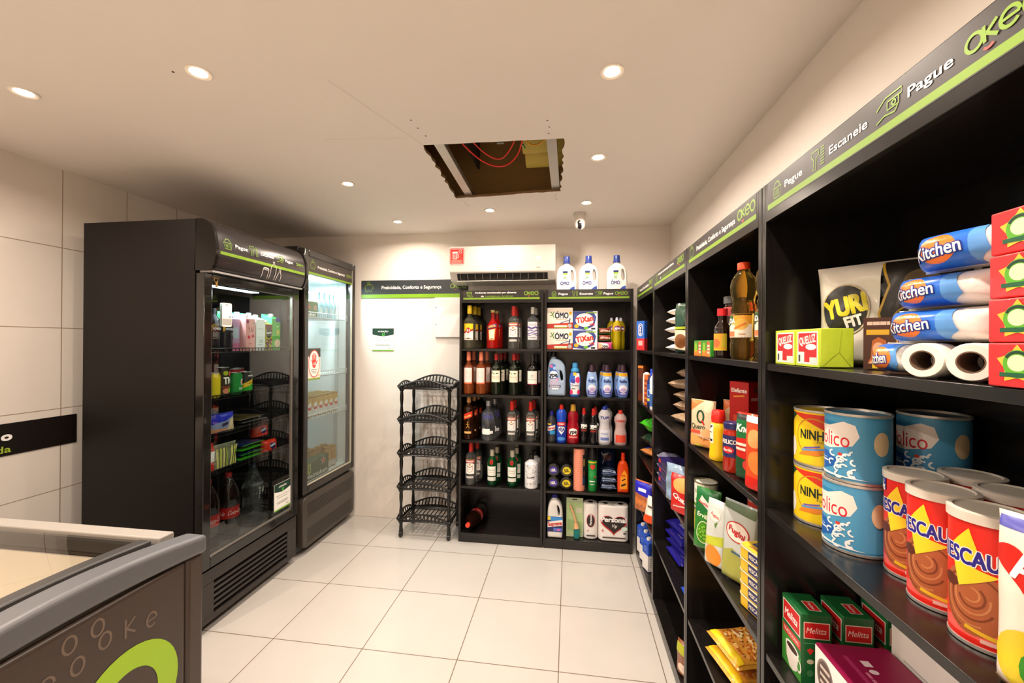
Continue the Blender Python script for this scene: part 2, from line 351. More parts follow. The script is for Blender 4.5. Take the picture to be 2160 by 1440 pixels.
# ceiling board with a rough cut opening
rnd = random.Random(5)
cor = [(-.644, 1.732), (-.027, 1.752), (-.053, 2.358), (-.683, 2.397)]
hole = []
for i in range(4):
    a, b_ = cor[i], cor[(i+1) % 4]; n_ = 18; rough = (.0015, .007, .006, .008)[i]
    for k in range(n_):
        t = k/n_; j = rnd.uniform(-1, 1)*rough if 0 < k else 0
        dx, dy = b_[0]-a[0], b_[1]-a[1]; l = math.hypot(dx, dy); hole.append((a[0]+dx*t-dy/l*j, a[1]+dy*t+dx/l*j))
bm = bmesh.new(); TH = .014
def loop(z, pts): return [bm.verts.new((p[0], p[1], z)) for p in pts]
outer = [(XL, YF), (XR, YF), (XR, YB), (XL, YB)]
lo = {}
for z in (ZC, ZC+TH):
    o_ = loop(z, outer); h_ = loop(z, hole); es = []
    for lp in (o_, h_):
        es += [bm.edges.new((lp[i], lp[(i+1) % len(lp)])) for i in range(len(lp))]
    bmesh.ops.triangle_fill(bm, use_beauty=True, edges=es); lo[z] = h_
for i in range(len(hole)):
    f = bm.faces.new((lo[ZC][i], lo[ZC][(i+1) % len(hole)], lo[ZC+TH][(i+1) % len(hole)], lo[ZC+TH][i])); f.material_index = 1
bmesh.ops.recalc_face_normals(bm, faces=bm.faces)
me = bpy.data.meshes.new('ceiling'); bm.to_mesh(me); bm.free(); me.materials.append(ceil_m); me.materials.append(m('#8a6a48', .9, bump=.5, bs=90))
ceil = bpy.data.objects.new('ceiling', me); COL.objects.link(ceil); struct(ceil)
D = Dec(lambda u, v, o: (u, v, ZC-o)); D.line([(-.80, 1.26), (-.644, 1.732)], .0012, '#b59c86'); D.line([(-1.05, 1.63), (-.70, 1.66)], .001, '#c9b29c')
for (x, y) in ((-.62, 1.53), (-.615, 1.59), (-.605, 1.655), (-.09, 1.60), (-.085, 1.65), (-.09, 1.70), (-.655, 2.43), (-.65, 2.49), (-.645, 2.53), (-.085, 2.41), (-.085, 2.45), (-.083, 2.49), (-1.275, 1.155)): D.ell(x, y, .004, .004, '#4a3d33', 8)
D.build('joint_and_screws', ceil)
# what the opening shows: slab, studs, pipes, wires
slab = m('#b08a52', .95, bump=.8, bs=14)
struct(MB().box(XL, YF, 2.80, XR, YB, 2.9, slab).build('slab'))
struct(MB().box(-1.3, 2.62, ZC+.02, .5, 2.70, 2.80, m('#b8925a', .95, bump=.9, bs=18)).build('beam_back'))
galv = m('#b9b4ac', .35, .6)
def stud(x0, x1, lab):
    b_ = MB(); z = ZC+TH+.002
    for (a, c) in ((0, 1),):
        b_.add([(x0[0], x0[1], z), (x0[0]+.045, x0[1], z), (x1[0]+.045, x1[1], z), (x1[0], x1[1], z), (x0[0], x0[1], z+.03), (x0[0]+.045, x0[1], z+.03), (x1[0]+.045, x1[1], z+.03), (x1[0], x1[1], z+.03)],
               [(0, 1, 2, 3), (0, 4, 5, 1), (3, 2, 6, 7), (0, 3, 7, 4), (1, 5, 6, 2)], galv)
    o = b_.build('metal_stud', solid=.001); tag(o, lab, 'metal profile', 'studs over the opening'); return o
stud((-.60, 1.55), (-.63, 2.5), 'galvanised metal stud along the left side of the ceiling opening')
stud((-.105, 1.6), (-.105, 2.5), 'galvanised metal stud along the right side of the ceiling opening')
tag(MB().box(-.575, 1.5, 2.50, -.56, 2.5, 2.799, m('#3a342c', .8)).build('hanger_bar'), 'dark steel hanger bar deep inside the ceiling opening', 'metal profile')
ol = m('#c4ac4a', .5)
for y, z, lab in ((2.24, 2.46, 'olive ventilation pipe nearest the back inside the ceiling opening'), (2.07, 2.46, 'olive ventilation pipe in front of its twin inside the ceiling opening')):
    o = MB().tube([(-.24, y, z), (.3, y, z), (.40, y, z+.06), (.42, y, 2.799)], .075, ol, 20).build('pipe'); tag(o, lab, 'pipe', 'olive pipes over the opening')
o = MB().tube([(-.50, 1.86, 2.52), (-.36, 1.88, 2.52)], .06, m('#c2ad8c', .7, bump=.4, bs=50), 20).build('duct'); tag(o, 'beige wrapped duct end above the red wires in the opening', 'duct')
o = MB().tube([(-.30, 1.60, 2.76), (-.29, 2.0, 2.755), (-.28, 2.4, 2.76)], .042, m('#4a4038', .7), 14).build('pipe'); tag(o, 'dark grey pipe crossing the middle of the ceiling opening', 'pipe')
o = MB().box(-.345, 1.90, 2.36, -.312, 1.915, 2.70, m('#8d8a84', .5, .4)).build('hanger_strap'); tag(o, 'perforated grey metal strap hanging inside the ceiling opening', 'metal profile')
def wire(pts, col, lab, r=.0035):
    o = MB().tube(cat_rom(pts, 8), r, m(col, .4), 8).build('wire'); tag(o, lab, 'wire', 'wires hanging in the ceiling opening')
wire([(-.53, 1.70, 2.42), (-.52, 1.80, 2.36), (-.44, 1.98, 2.32), (-.34, 2.03, 2.305), (-.25, 1.95, 2.325), (-.19, 1.75, 2.375)], '#e02a12', 'outer red wire looping out of the ceiling opening')
wire([(-.50, 1.70, 2.44), (-.49, 1.80, 2.39), (-.42, 1.95, 2.345), (-.34, 2.00, 2.33), (-.26, 1.90, 2.365), (-.20, 1.72, 2.41)], '#d8361e', 'inner red wire looping out of the ceiling opening')
wire([(-.40, 1.70, 2.43), (-.42, 1.80, 2.395), (-.37, 1.87, 2.38), (-.29, 1.85, 2.395), (-.23, 1.72, 2.43)], '#3a3f8c', 'blue wire hanging in the ceiling opening')
wire([(-.17, 1.68, 2.43), (-.215, 1.80, 2.39), (-.20, 1.90, 2.355), (-.14, 1.92, 2.355), (-.03, 1.80, 2.385), (.06, 1.78, 2.40)], '#e8a31c', 'yellow wire hanging on the right of the ceiling opening')
wire([(-.25, 2.02, 2.40), (-.23, 1.97, 2.38), (-.22, 1.99, 2.37)], '#2e7a4a', 'short green wire knotted among the red ones')
# downlights
def downlight(x, y, lab, seen=True, pw=1.0):
    t = empty('downlight', (x, y, ZC)); tag(t, lab, 'ceiling light', 'recessed ceiling downlights')
    MB().lathe([(.038, -.003), (.036, -.005), (.026, -.003), (.024, -.0005), (.038, -.0005), (.038, -.003)], m('#efe9e0', .4), 28).build('trim_ring', t)
    MB().lathe([(.0, -.0022), (.0245, -.0022)], m('#fff1dc', .5, em=40), 28).build('bulb', t)
    l = bpy.data.lights.new('lamp_light', 'AREA'); l.shape = 'DISK'; l.size = .044; l.energy = LAMP_W*pw; l.color = LAMP_COL; l.spread = R(160)
    lo_ = bpy.data.objects.new('lamp_light', l); COL.objects.link(lo_); lo_.parent = t; lo_.location = (0, 0, -.008)
LT = [(-1.903, 1.181, 'downlight at far left of the ceiling near the tiled wall'), (-1.194, 1.167, 'bright downlight above the near end of the first fridge'), (.131, 1.337, 'large bright downlight right of the opening, nearest the viewer'),
      (.129, 1.947, 'downlight just right of the ceiling opening'), (-1.212, 2.1, 'downlight in front of the two fridges, middle one of its row'), (-1.233, 2.807, 'downlight near the back wall above the green striped banner'),
      (-.523, 2.639, 'downlight between the ceiling opening and the air conditioner'), (.10, 2.569, 'downlight right beside the white ceiling camera')]
for x, y, lab in LT: downlight(x, y, lab, pw=.62 if y > 2.5 else 1.0)
for x, y in ((-1.2, .25), (.13, .35), (-1.2, -.7), (.13, -.7), (-2.0, -.2)): downlight(x, y, 'downlight in the part of the ceiling behind the viewer')
# ceiling camera
t = empty('security_camera', (.065, 2.79, ZC)); tag(t, 'small white camera hanging from the ceiling near the right corner', 'camera')
wp = m('#cfcac3', .4)
MB().lathe([(0, -.002), (.042, -.002), (.042, -.012), (.036, -.016), (.036, -.05), (.0, -.05)], wp, 28).build('mount', t)
MB().lathe([(0, -.05), (.037, -.05), (.037, -.075), (.035, -.09), (.026, -.106), (.012, -.114), (0, -.115)], wp, 28).build('head', t)
D = Dec(lambda u, v, o: (u, -.0375-o*3, v)); lk = m('#040404', .12, ior=1.3); D.rr(-.012, -.112, .012, -.055, .011, lk); D.ell(0, -.068, .0155, .0155, lk); D.ell(0, -.068, .004, .004, '#77777d', 12); D.ell(0, -.085, .004, .004, '#555', 10) if 0 else None
D.build('lens', t)
# ================================================================ SHELVING
BD = wood()
LV = [.065, .395, .72, 1.045, 1.372]
LVR = [.055, .372, .708, 1.04, 1.372]
def bookcase(W, D_, H, loc, rz, kind, lv, lab, grp, art=True, kick=True):
    t = empty('shelving_unit', loc, rz); tag(t, lab, 'shelf', grp); T = .016
    for s_ in (-1, 1): MB().box(s_*W/2 - (T if s_ > 0 else 0), 0, 0, s_*W/2+(T if s_ < 0 else 0), D_, H, BD).build('side_panel', t, bevel=.0008)
    MB().box(-W/2+T, D_-.006, .0, W/2-T, D_, H-.062-T, BD).build('back_panel', t)
    MB().box(-W/2+T, .0145, H-.062-T, W/2-T, D_, H-.062, BD).build('top_panel', t)
    for i, z in enumerate(lv): MB().box(-W/2+T+.0005, .003 if i else .0, z-T, W/2-T-.0005, D_-.007, z, BD).build('shelf', t, bevel=.0008)
    if kick: MB().box(-W/2+T+.0005, .0, 0, W/2-T-.0005, .016, lv[0]-T, BD).build('kickboard', t, bevel=.0008)
    hp = MB().box(-W/2+T+.0005, .0, H-.088, W/2-T-.0005, .014, H-T*.02, BD).build('header_panel', t, bevel=.0008)
    if art:
        D = Dec(flat(0), off=.0003, step=.00003); header_art(D, W-.03, .078, kind, H-.078); D.build('header_sign', hp)
    return t
bookcase(.598, .29, 1.785, (-.4775, 2.834, 0), 0, 'B', LV, 'black shelving unit of spirits and wine against the back wall', 'black shelving along the back wall')
bookcase(.598, .29, 1.785, (.1265, 2.834, 0), 0, 'A', LV, 'black shelving unit of cleaning products against the back wall', 'black shelving along the back wall')
RU = [(2.83, 2.292, 'C', 'black shelving unit in the corner holding milk cartons and a blue toothpaste box'), (2.288, 1.660, 'B', 'black right-hand shelving unit holding sugar bags and chocolate packs'),
      (1.656, 1.037, 'C', 'black right-hand shelving unit holding oil, sauces and tinned vegetables'), (1.033, .41, 'A', 'nearest black shelving unit on the right holding tins and coffee')]
for a, b_, k, lab in RU: bookcase(a-b_, .278, 1.785, (.448, (a+b_)/2, 0), -90, k, LVR, lab, 'black shelving along the right wall')
# ================================================================ WALL SIGNS AND FITTINGS
t = MB().box(-1.686, YB-.004, 1.77, -.79, YB-.0005, 1.915, m('#33373a', .45)).build('wall_banner'); tag(t, 'long black banner with green stripe and piggy bank on back wall', 'sign')
D = Dec(flat(YB-.004)); D.rect(-1.686, 1.772, -.79, 1.802, '#7fae22'); ic_pig(D, -1.62, 1.858, .07); D.text('Praticidade, Conforto e Segurança', -1.26, 1.858, .026, WH, .50); logo(D, -.87, 1.862, .032, '#7f9a3a', '#b0503c'); D.build('lettering', t)
t = MB().box(-1.588, YB-.003, 1.343, -1.405, YB-.0005, 1.527, m('#f2efe8', .4)).build('notice'); tag(t, 'small white and green notice on the back wall', 'sign')
D = Dec(flat(YB-.003)); notice_art(D, .183, .184, -1.4965, 1.435); D.build('lettering', t)
t = MB().box(-1.057, YB-.022, 1.456, -.7785, YB-.0005, 1.769, m('#ebe6e0', .35)).build('electrical_panel_cover', bevel=.003); tag(t, 'white flat electrical cover on back wall beside the spirits shelving', 'cover plate')
D = Dec(flat(YB-.022)); D.ell(-1.045, 1.69, .004, .004, '#3a3430', 8); D.ell(-1.045, 1.555, .004, .004, '#3a3430', 8); D.build('screw', t)
# left wall band
t = MB().box(XL+.0005, .55, .882, XL+.004, 1.816, 1.03, m('#17110e', .4)).build('wall_banner'); tag(t, 'black lettered band on the tiled left wall above the freezer', 'sign')
D = Dec(lambda u, v, o: (XL+.004+o, u, v)); D.text('o', 1.545, .972, .036, WH, .034, bold=.06); D.text('da', 1.535, .912, .03, '#9db53a', .05, bold=.02); D.build('lettering', t)
# air conditioner
t = empty('air_conditioner', (-.492, YB, 1.86)); tag(t, 'white split air conditioner mounted on the back wall', 'air conditioner')
W2 = .391
ac = m('#cfc8bf', .32, coat=.15)
prof = [(-.0046, .265), (-.19, .268), (-.205, .262), (-.21, .25), (-.212, .15), (-.21, .075), (-.2, .062), (-.165, .012), (-.12, 0), (-.0046, 0)]
MB().prism(prof, -W2, W2, ac).build('casing', t, bevel=.006, seg=3)
MB().add([(-.32, -.2025, .066), (.34, -.2025, .066), (.34, -.17, .02), (-.32, -.17, .02)], [(0, 1, 2, 3)], m('#14110f', .5)) if 0 else None
o = MB(); 
def acf(u, t_): # slanted outlet plane
    return (u, -.2-.004+ t_*.035, .062-t_*.05)
o.add([acf(-.335, -.02), acf(.335, -.02), acf(.335, .93), acf(-.335, .93)], [(0, 1, 2, 3)], m('#16120f', .6))
o.build('air_outlet', t)
o = MB(); o.box(-.335, -.196, .006, .335, -.164, .012, ac); o.build('louver', t, bevel=.002)
for i in range(12): MB().box(-.31+i*.056, -.207, .022, -.307+i*.056, -.17, .058, m('#4a443e', .5)).build('inner_fin', t)
D = Dec(flat(-.2125)); D.text('24', .27, .165, .028, m('#fffaf0', .4, em=1.2), .036, bold=.0); D.text('Springer', -.01, .105, .010, '#8f8780', .06, bold=0); scrib(D, -.01, .09, .03, .003, '#b0a79f', n=3); scrib(D, .27, .10, .03, .004, '#a49b92', n=2); D.build('display', t)
D = Dec(flat(-.2135)); D.rr(-.391+.0, .128, -.273, .252, .012, '#f0e8e0'); D.rr(-.388, .131, -.276, .249, .011, '#d8352a'); D.line(rrect(-.382, .137, -.282, .243, .008), .0018, WH, True)
D.line(rrect(-.362, .172, -.332, .215, .004), .0035, WH, True); D.ring(-.328, .193, .010, .014, .003, WH, 12, R(-90), R(90)); 
for k in range(3): D.line([(-.355+k*.008, .178), (-.355+k*.008, .205)], .002, WH)
for k in range(4): D.ell(-.36+k*.009, .218, .007, .007, WH, 10)
D.ring(-.306, .224, .012, .012, .002, WH, 14); D.text('+18', -.306, .224, .007, WH, .015, bold=.01)
for k in range(3): scrib(D, -.332, .160-k*.007, .08, .0028, '#f0b0a0', 5+k)
D.build('age_sticker', t)
# ================================================================ FRIDGES
GLS = pane('#e9efee', 2.1, 'door_pane')
def wire_shelf(W, d, par, col, lip=.03, n=22):
    b_ = MB(); r = .0022; mt = m(col, .35, .3 if col != '#f2f4f4' else 0)
    for y in (.0, d/2, d): b_.tube([(-W/2, y, 0), (W/2, y, 0)], .003, mt, 6)
    for z in (0, lip): b_.tube([(-W/2, 0, z), (W/2, 0, z)], .003, mt, 6)
    for i in range(n+1):
        x = -W/2+W*i/n; b_.tube([(x, 0, lip), (x, 0, 0), (x, d, 0)], r, mt, 5)
    return b_.build('shelf', par)
def fridge1():
    W, Dp, H = .69, .68, 2.0; t = empty('display_fridge', (-1.72, 2.065, 0), 90)
    tag(t, 'nearer black upright display fridge with curved header and bottle outlines', 'fridge')
    sh = m('#120e0c', .5, ior=1.3); gl = m('#1d1917', .16)
    b_ = MB()
    b_.box(-W/2, .05, .035, -W/2+.035, Dp, H, sh).box(W/2-.035, .05, .035, W/2, Dp, H, sh).box(-W/2+.035, Dp-.04, .035, W/2-.035, Dp, H, sh).box(-W/2+.035, .05, H-.28, W/2-.035, Dp-.04, H, sh).box(-W/2+.035, .05, .035, W/2-.035, Dp-.04, .33, sh)
    b_.build('cabinet', t)
    for x in (-.3, .3):
        for y in (.1, .6): MB().lathe([(.018, 0), (.022, .008), (.012, .036)], m('#2a2622', .6), 12).lathe([(.008, .03), (.008, .036)], sh, 8).build('foot', t) .location = (x, y, 0)
    # grille
    b_ = MB(); gr = m('#2d2724', .22); zz0, zz1 = .045, .30
    b_.box(-W/2, .012, zz0, W/2, .05, .075, gr).box(-W/2, .012, .235, W/2, .05, zz1, gr).box(-W/2, .012, .075, -.265, .05, .235, gr).box(.265, .012, .075, W/2, .05, .235, gr)
    for k in range(5): b_.box(-.265, .014, .075+.0185+k*.0275, .265, .048, .075+.0185+.0135+k*.0275, gr)
    b_.box(-.265, .046, .075, .265, .0495, .235, m('#070605', .9)); b_.build('grille', t, bevel=.002)
    # door
    fr = m('#171412', .14, coat=.5); d = MB(); z0, z1 = .315, 1.742; gx0, gx1, gz0, gz1 = -.30, .292, .365, 1.695
    d.box(-W/2, 0, z0, gx0, .045, z1, fr).box(gx1, 0, z0, W/2, .045, z1, fr).box(gx0, 0, z0, gx1, .045, gz0, fr).box(gx0, 0, gz1, gx1, .045, z1, fr)
    do = d.build('door', t, bevel=.003)
    MB().box(gx0, .012, gz0, gx1, .017, gz1, GLS).build('glass', do)
    g = MB(); st = m('#9a948c', .3, .6); g.box(gx0, .005, gz0, gx1, .02, gz0+.008, st).box(gx1-.008, .005, gz0, gx1, .02, gz1, st); g.build('glass_edge', do)
    # lining
    b_ = MB(); li = m('#15130f', .5); x0, x1 = -W/2+.036, W/2-.036
    b_.box(x0, .06, .332, x0+.004, Dp-.045, 1.715, li).box(x1-.004, .06, .332, x1, Dp-.045, 1.715, li).box(x0+.005, Dp-.05, .332, x1-.005, Dp-.042, 1.715, m('#2c3a4c', .45)).box(x0+.005, .06, .332, x1-.005, Dp-.05, .338, m('#57504a', .5)); b_.build('lining', t)  # back panel coloured blue to stand in for the lamp's bluish glow
    # header
    pr = cat_rom([(.05, 1.998), (.012, 1.995), (-.03, 1.965), (-.052, 1.90), (-.055, 1.83), (-.04, 1.775), (-.022, 1.757)], 4)
    hm = m('#2a2424', .25, coat=.3); hd = MB().prism(pr+[(.05, 1.757)], -W/2+.016, W/2-.016, hm).build('header', t, smooth=50)
    pr2 = [(y-.005, z+(.004 if z > 1.9 else -.003)) for y, z in pr]
    for s_ in (-1, 1): MB().prism(pr2+[(.055, 1.754)], s_*W/2-(.017 if s_ > 0 else 0), s_*W/2+(.017 if s_ < 0 else 0), m('#141110', .15)).build('header_end_cap', t, smooth=50)
    MB().box(-W/2+.015, -.03, 1.746, W/2-.015, .04, 1.755, m('#b4b2b4', .3, .7)).build('header_strip', t)
    ys = [p[0] for p in pr]; zs = [p[1] for p in pr]
    def fy(v):
        for i in range(len(zs)-1):
            if zs[i+1] <= v <= zs[i]: return ys[i]+(ys[i+1]-ys[i])*(zs[i]-v)/(zs[i]-zs[i+1]+1e-9)
        return ys[-1] if v < zs[-1] else ys[0]
    D = Dec(lambda u, v, o: (u, fy(v)-o-.0006, v), dv=.012); 
    D.rect(-.315, 1.835, .315, 1.85, GR); z = 1.893
    ic_basket(D, -.27, z, .05); D.text('Pegue', -.185, z, .018, WH, .078); ic_scan(D, -.10, z, .05); D.text('Escaneie', -.006, z, .018, WH, .098); ic_pay(D, .098, z, .046); D.text('Pague', .172, z, .017, WH, .062); logo(D, .268, z-.003, .0165)
    wl = '#e8e2da'; q = .0025
    D.line([(-.035, 1.768), (-.035, 1.815), (-.028, 1.82), (.0, 1.82), (.007, 1.815), (.007, 1.768)][:6], q, wl); D.line(ell(-.014, 1.818, .02, .006, 12), q, wl, True)
    D.line([(.022, 1.768), (.022, 1.835), (.036, 1.852), (.036, 1.866), (.048, 1.866), (.048, 1.852), (.062, 1.835), (.062, 1.768)], q, wl)
    D.line([(.075, 1.768), (.08, 1.80), (.088, 1.815), (.088, 1.838), (.098, 1.838), (.098, 1.815), (.108, 1.80), (.112, 1.768)], q, wl); D.build('header_sign', hd)
    # lamp
    lp = MB(); lp.box(-.30, .10, 1.700, .12, .15, 1.712, m('#e6f2ff', .4, em=9)); lp.build('lamp_tube', t)
    l = bpy.data.lights.new('fridge_light', 'AREA'); l.shape = 'RECTANGLE'; l.size = .42; l.size_y = .05; l.energy = 8; l.color = (.82, .92, 1); lo_ = bpy.data.objects.new('fridge_light', l); COL.objects.link(lo_); lo_.parent = t; lo_.location = (-.09, .125, 1.698)
    for z in (1.357, 1.12, .93, .745): s_ = wire_shelf(.60, .54, t, '#151210', .022, 26); s_.location = (0, .038, z)
    # keys, notice, card
    k = MB(); br = m('#c8a05a', .3, .9); k.tube(ell(0, 0, .012, .012, 12) and [(x, -.004, z_) for x, z_ in ell(0, -.012, .011, .011, 12)], .0018, br, 6, True); k.box(-.02, -.005, -.003, .02, .002, .002, m('#8a6a40', .3, .9)); k.box(-.004, -.008, -.045, .006, -.005, -.018, br)
    kk = k.build('door_key', do); kk.location = (-.285, 0, 1.725)
    nd = MB().box(.145, .0095, .40, .285, .0115, .56, m('#f2efe8', .4)).build('door_notice', do); D = Dec(flat(.0095)); notice_art(D, .14, .16, .215, .48); D.build('lettering', nd)
    cd = MB(); cd.prism(rrect(-.235, 1.49, -.175, 1.61, .008), .0185, .0205, m('#e9e6e0', .4), 'y'); cd = cd.build('price_card', do)
    D = Dec(flat(.0085)); D.poly(rrect(-.235, 1.49, -.175, 1.61, .008), '#eeebe4'); D.rect(-.234, 1.497, -.176, 1.53, '#a8a49c'); scrib(D, -.205, 1.60, .016, .004, '#555', n=2); D.rect(-.19, 1.536, -.184, 1.543, '#333'); D.build('card_face', cd)
    return t
def fridge2():
    W, Dp, H = .64, .68, 2.045; t = empty('display_fridge', (-1.72, 2.783, 0), 90)
    tag(t, 'farther black display fridge with brightly lit white interior beside the back wall', 'fridge')
    sh = m('#1b1715', .35); b_ = MB()
    b_.box(-W/2, .05, .02, -W/2+.03, Dp, H, sh).box(W/2-.03, .05, .02, W/2, Dp, H, sh).box(-W/2+.03, Dp-.04, .02, W/2-.03, Dp, H, sh).box(-W/2+.03, .05, H-.06, W/2-.03, Dp-.04, H, sh).box(-W/2+.03, .05, .02, W/2-.03, Dp-.04, .40, sh); b_.build('cabinet', t, bevel=.004)
    g = MB().prism(rrect(-W/2, .05, W/2, .385, .04), .0, .05, m('#413a34', .3), 'y').build('grille', t, bevel=.004)
    for z0 in (.085, .255):
        D = Dec(flat(0))
        for r_ in range(6):
            for c in range(30):
                x = -.27+c*.0185+(.009 if r_ % 2 else 0)
                if x < .285: D._a(ell(x, z0+r_*.0155, .0066, .0066, 6), [tuple(range(6))], '#050403'); D.d = 0
        D.build('perforation', g)
    fr = m('#16120f', .2, coat=.4); d = MB(); z0, z1 = .405, 2.035; gx0, gx1, gz0, gz1 = -.275, .285, .455, 1.985
    d.box(-W/2, 0, z0, gx0, .045, z1, fr).box(gx1, 0, z0, W/2, .045, z1, fr).box(gx0, 0, z0, gx1, .045, gz0, fr).box(gx0, 0, gz1, gx1, .045, z1, fr); do = d.build('door', t, bevel=.006, seg=3)
    MB().box(gx0, .012, gz0, gx1, .017, gz1, GLS).build('glass', do)
    st = m('#d8cfb8', .3, .3); MB().box(gx0, .006, gz0, gx1, .02, gz0+.006, st).box(gx1-.006, .006, gz0, gx1, .02, gz1, st).build('glass_edge', do)
    hd = MB().box(gx0, .007, 1.872, gx1, .011, gz1, m('#3a3230', .35)).build('header', do); D = Dec(flat(.007)); D.rect(gx0, 1.872, gx1, 1.886, GR); z = 1.935
    ic_pig(D, -.225, z, .055); D.text('Praticidade, Conforto e Segurança', .0, z-.004, .018, WH, .34); logo(D, .232, z-.004, .019); D.build('header_sign', hd)
    li = m('#eef2f2', .45); b_ = MB(); x0, x1 = -W/2+.031, W/2-.031
    b_.box(x0, .06, .402, x0+.01, Dp-.045, 1.98, li).box(x1-.01, .06, .402, x1, Dp-.045, 1.98, li).box(x0+.011, Dp-.052, .402, x1-.011, Dp-.042, 1.98, li).box(x0+.011, .06, .402, x1-.011, Dp-.053, .45, li).box(x0+.011, .06, 1.88, x1-.011, Dp-.053, 1.98, li); b_.build('lining', t)
    MB().box(-.24, .10, 1.866, .14, .16, 1.878, m('#eefaff', .4, em=9)).build('lamp_tube', t)
    l = bpy.data.lights.new('fridge_light', 'AREA'); l.shape = 'RECTANGLE'; l.size = .4; l.size_y = .06; l.energy = 11; l.color = (.84, .96, 1); lo_ = bpy.data.objects.new('fridge_light', l); COL.objects.link(lo_); lo_.parent = t; lo_.location = (0, .13, 1.862)
    for z in (1.585, 1.17, .875): s_ = wire_shelf(.545, .52, t, '#f2f4f4', .035, 20); s_.location = (0, .045, z)
    for x in (x0+.012, x1-.02): MB().box(x, .12, .46, x+.008, .145, 1.86, m('#c9cdcd', .4)).build('shelf_rail', t)
    nd = MB().box(-.27, .0095, 1.155, -.13, .0115, 1.37, m('#f0ddd0', .4)).build('age_sign', do); D = Dec(flat(.0095)); u, v = -.2, 1.265
    D.rect(-.27, 1.31, -.13, 1.37, '#3a3c34'); D.poly([(-.27, 1.32), (-.255, 1.31), (-.27, 1.30)], '#f0ddd0'); D.rect(-.27, 1.155, -.13, 1.167, '#7a9a2a'); D.ell(u, v, .062, .095, '#c94a40'); D.ell(u, v, .056, .088, '#f4ebe4')
    h = '#d8382c'; D.ell(u, v+.0, .022, .03, h, 16)
    for dx, dy, l_ in ((-.02, .062, 0), (-.007, .075, 0), (.007, .073, 0), (.019, .06, 0)): D.line([(u+dx*.75, v), (u+dx, v+dy)], .0085, h)
    D.line([(u+.012, v-.01), (u+.036, v+.022)], .009, h); D.line([(u-.012, v), (u-.03, v+.025)], .008, h); D.text('-18', u, v, .02, WH, .03, bold=.03)
    for k in range(3): scrib(D, u, v-.04-k*.011, .07-k*.012, .003, '#54443e', 7+k, 5)
    logo(D, -.155, 1.185, .007, '#a9a04a', '#a9a04a'); D.build('lettering', nd)
    return t
fridge1(); fridge2()
# ================================================================ CHEST FREEZER
t = empty('chest_freezer', (-1.037, 1.045, 0)); tag(t, 'brown wrapped chest freezer with grey rim and glass lid, front left', 'freezer')
bd = m('#41352e', .35); gy = m('#5c5c5f', .4); XF = -1.35; YN = -.70
b_ = MB(); b_.box(XF, YN, .06, 0, -.02, .80, bd) if 0 else None
b_.box(XF, -.055, .05, 0, -.0, .815, bd).box(XF, YN, .05, 0, YN+.05, .815, bd).box(XF, YN+.05, .05, XF+.05, -.055, .815, bd).box(-.05, YN+.05, .05, 0, -.055, .815, bd).box(XF+.05, YN+.05, .05, -.05, -.055, .12, bd); b_.build('body', t, bevel=.012, seg=3)
lm_ = m('#f4ede2', .5); MB().box(XF+.052, YN+.052, .13, -.052, -.057, .50, lm_).box(XF+.052, -.062, .50, -.052, -.057, .80, lm_).box(XF+.052, YN+.052, .50, -.052, YN+.058, .80, lm_).box(-.058, YN+.058, .50, -.052, -.062, .80, lm_).box(XF+.052, YN+.058, .50, XF+.058, -.062, .80, lm_).build('lining', t)
# curved side rim
def rim_z(y): s_ = -y/.70; return .862+.05*math.sin(PI*min(1, s_*1.1))*.62
ns = 20; ys = [-.0+YN*i/ns for i in range(ns+1)]
top = [(y, rim_z(y)) for y in ys]; bot = [(y, .812+ (rim_z(y)-.862)*.6) for y in ys][::-1]
MB().prism(top+bot, -.058, .012, gy).build('side_rim', t, bevel=.012, seg=3)
MB().prism(top+bot, XF-.012, XF+.06, gy).build('side_rim', t, bevel=.012, seg=3)
top2 = [(y, rim_z(y)-.002-.010*math.sin(PI*max(0, min(1, (-y-.05)/.62)))) for y in ys if y < -.05]; 
MB().prism(top2+[(y, z-.022) for y, z in top2][::-1], -.132, -.094, m('#3c3a39', .4)).build('inner_rail', t, bevel=.004)
MB().box(XF+.06, -.045, .825, -.10, .0, .862, m('#969089', .45)).build('rear_rail', t, bevel=.004)
MB().box(XF+.06, -.060, .815, -.09, -.047, .846, m('#2b2622', .5)).build('lid_seal', t)
g = MB(); gp = [(y, z) for y, z in top2]
v = []; 
for x in (XF+.07, -.133): v += [(x, y, z-.004) for y, z in gp]
n = len(gp); g.add(v, [(i, i+1, n+i+1, n+i) for i in range(n-1)], pane('#e2e0da', 1.3, 'lid_pane')); g.build('lid_glass', t, smooth=60)
D = Dec(lambda u, v, o: (o, u, v)); 
pat = random.Random(9); pc = '#6b5b4e'
for i in range(13):
    for j in range(10):
        u_, v_ = -.66+i*.052+(j % 2)*.026+.012*math.sin(j*2.1), .28+j*.056+.012*math.sin(i*1.7)
        if v_ > .785 or u_ > -.15 or (u_ > -.34 and v_ < .67) or (u_ > -.24 and v_ < .705): continue
        k = (i+j) % 4
        if k == 3 or k == 0: D.d = 0; D.ring(u_, v_, .012, .018, .005, pc, 14); 
        elif k == 1: D.d = 1; D.line([(u_-.009, v_+.022), (u_-.009, v_-.022)], .005, pc); D.line([(u_+.012, v_+.018), (u_-.007, v_)], .005, pc); D.line([(u_-.007, v_), (u_+.013, v_-.019)], .005, pc)
        else: D.d = 4; D.ring(u_, v_, .012, .017, .005, pc, 14, 0, R(310)); D.line([(u_-.011, v_), (u_+.011, v_)], .004, pc)
D.d = 12; D.ring(-.205, .545, .098, .108, .054, '#9cc22a', 40)
D.ring(-.48, .545, .1, .112, .05, '#9cc22a', 30, 0, R(320)); D.rect(-.56, .525, -.40, .565, '#9cc22a')
D.build('logo', t)
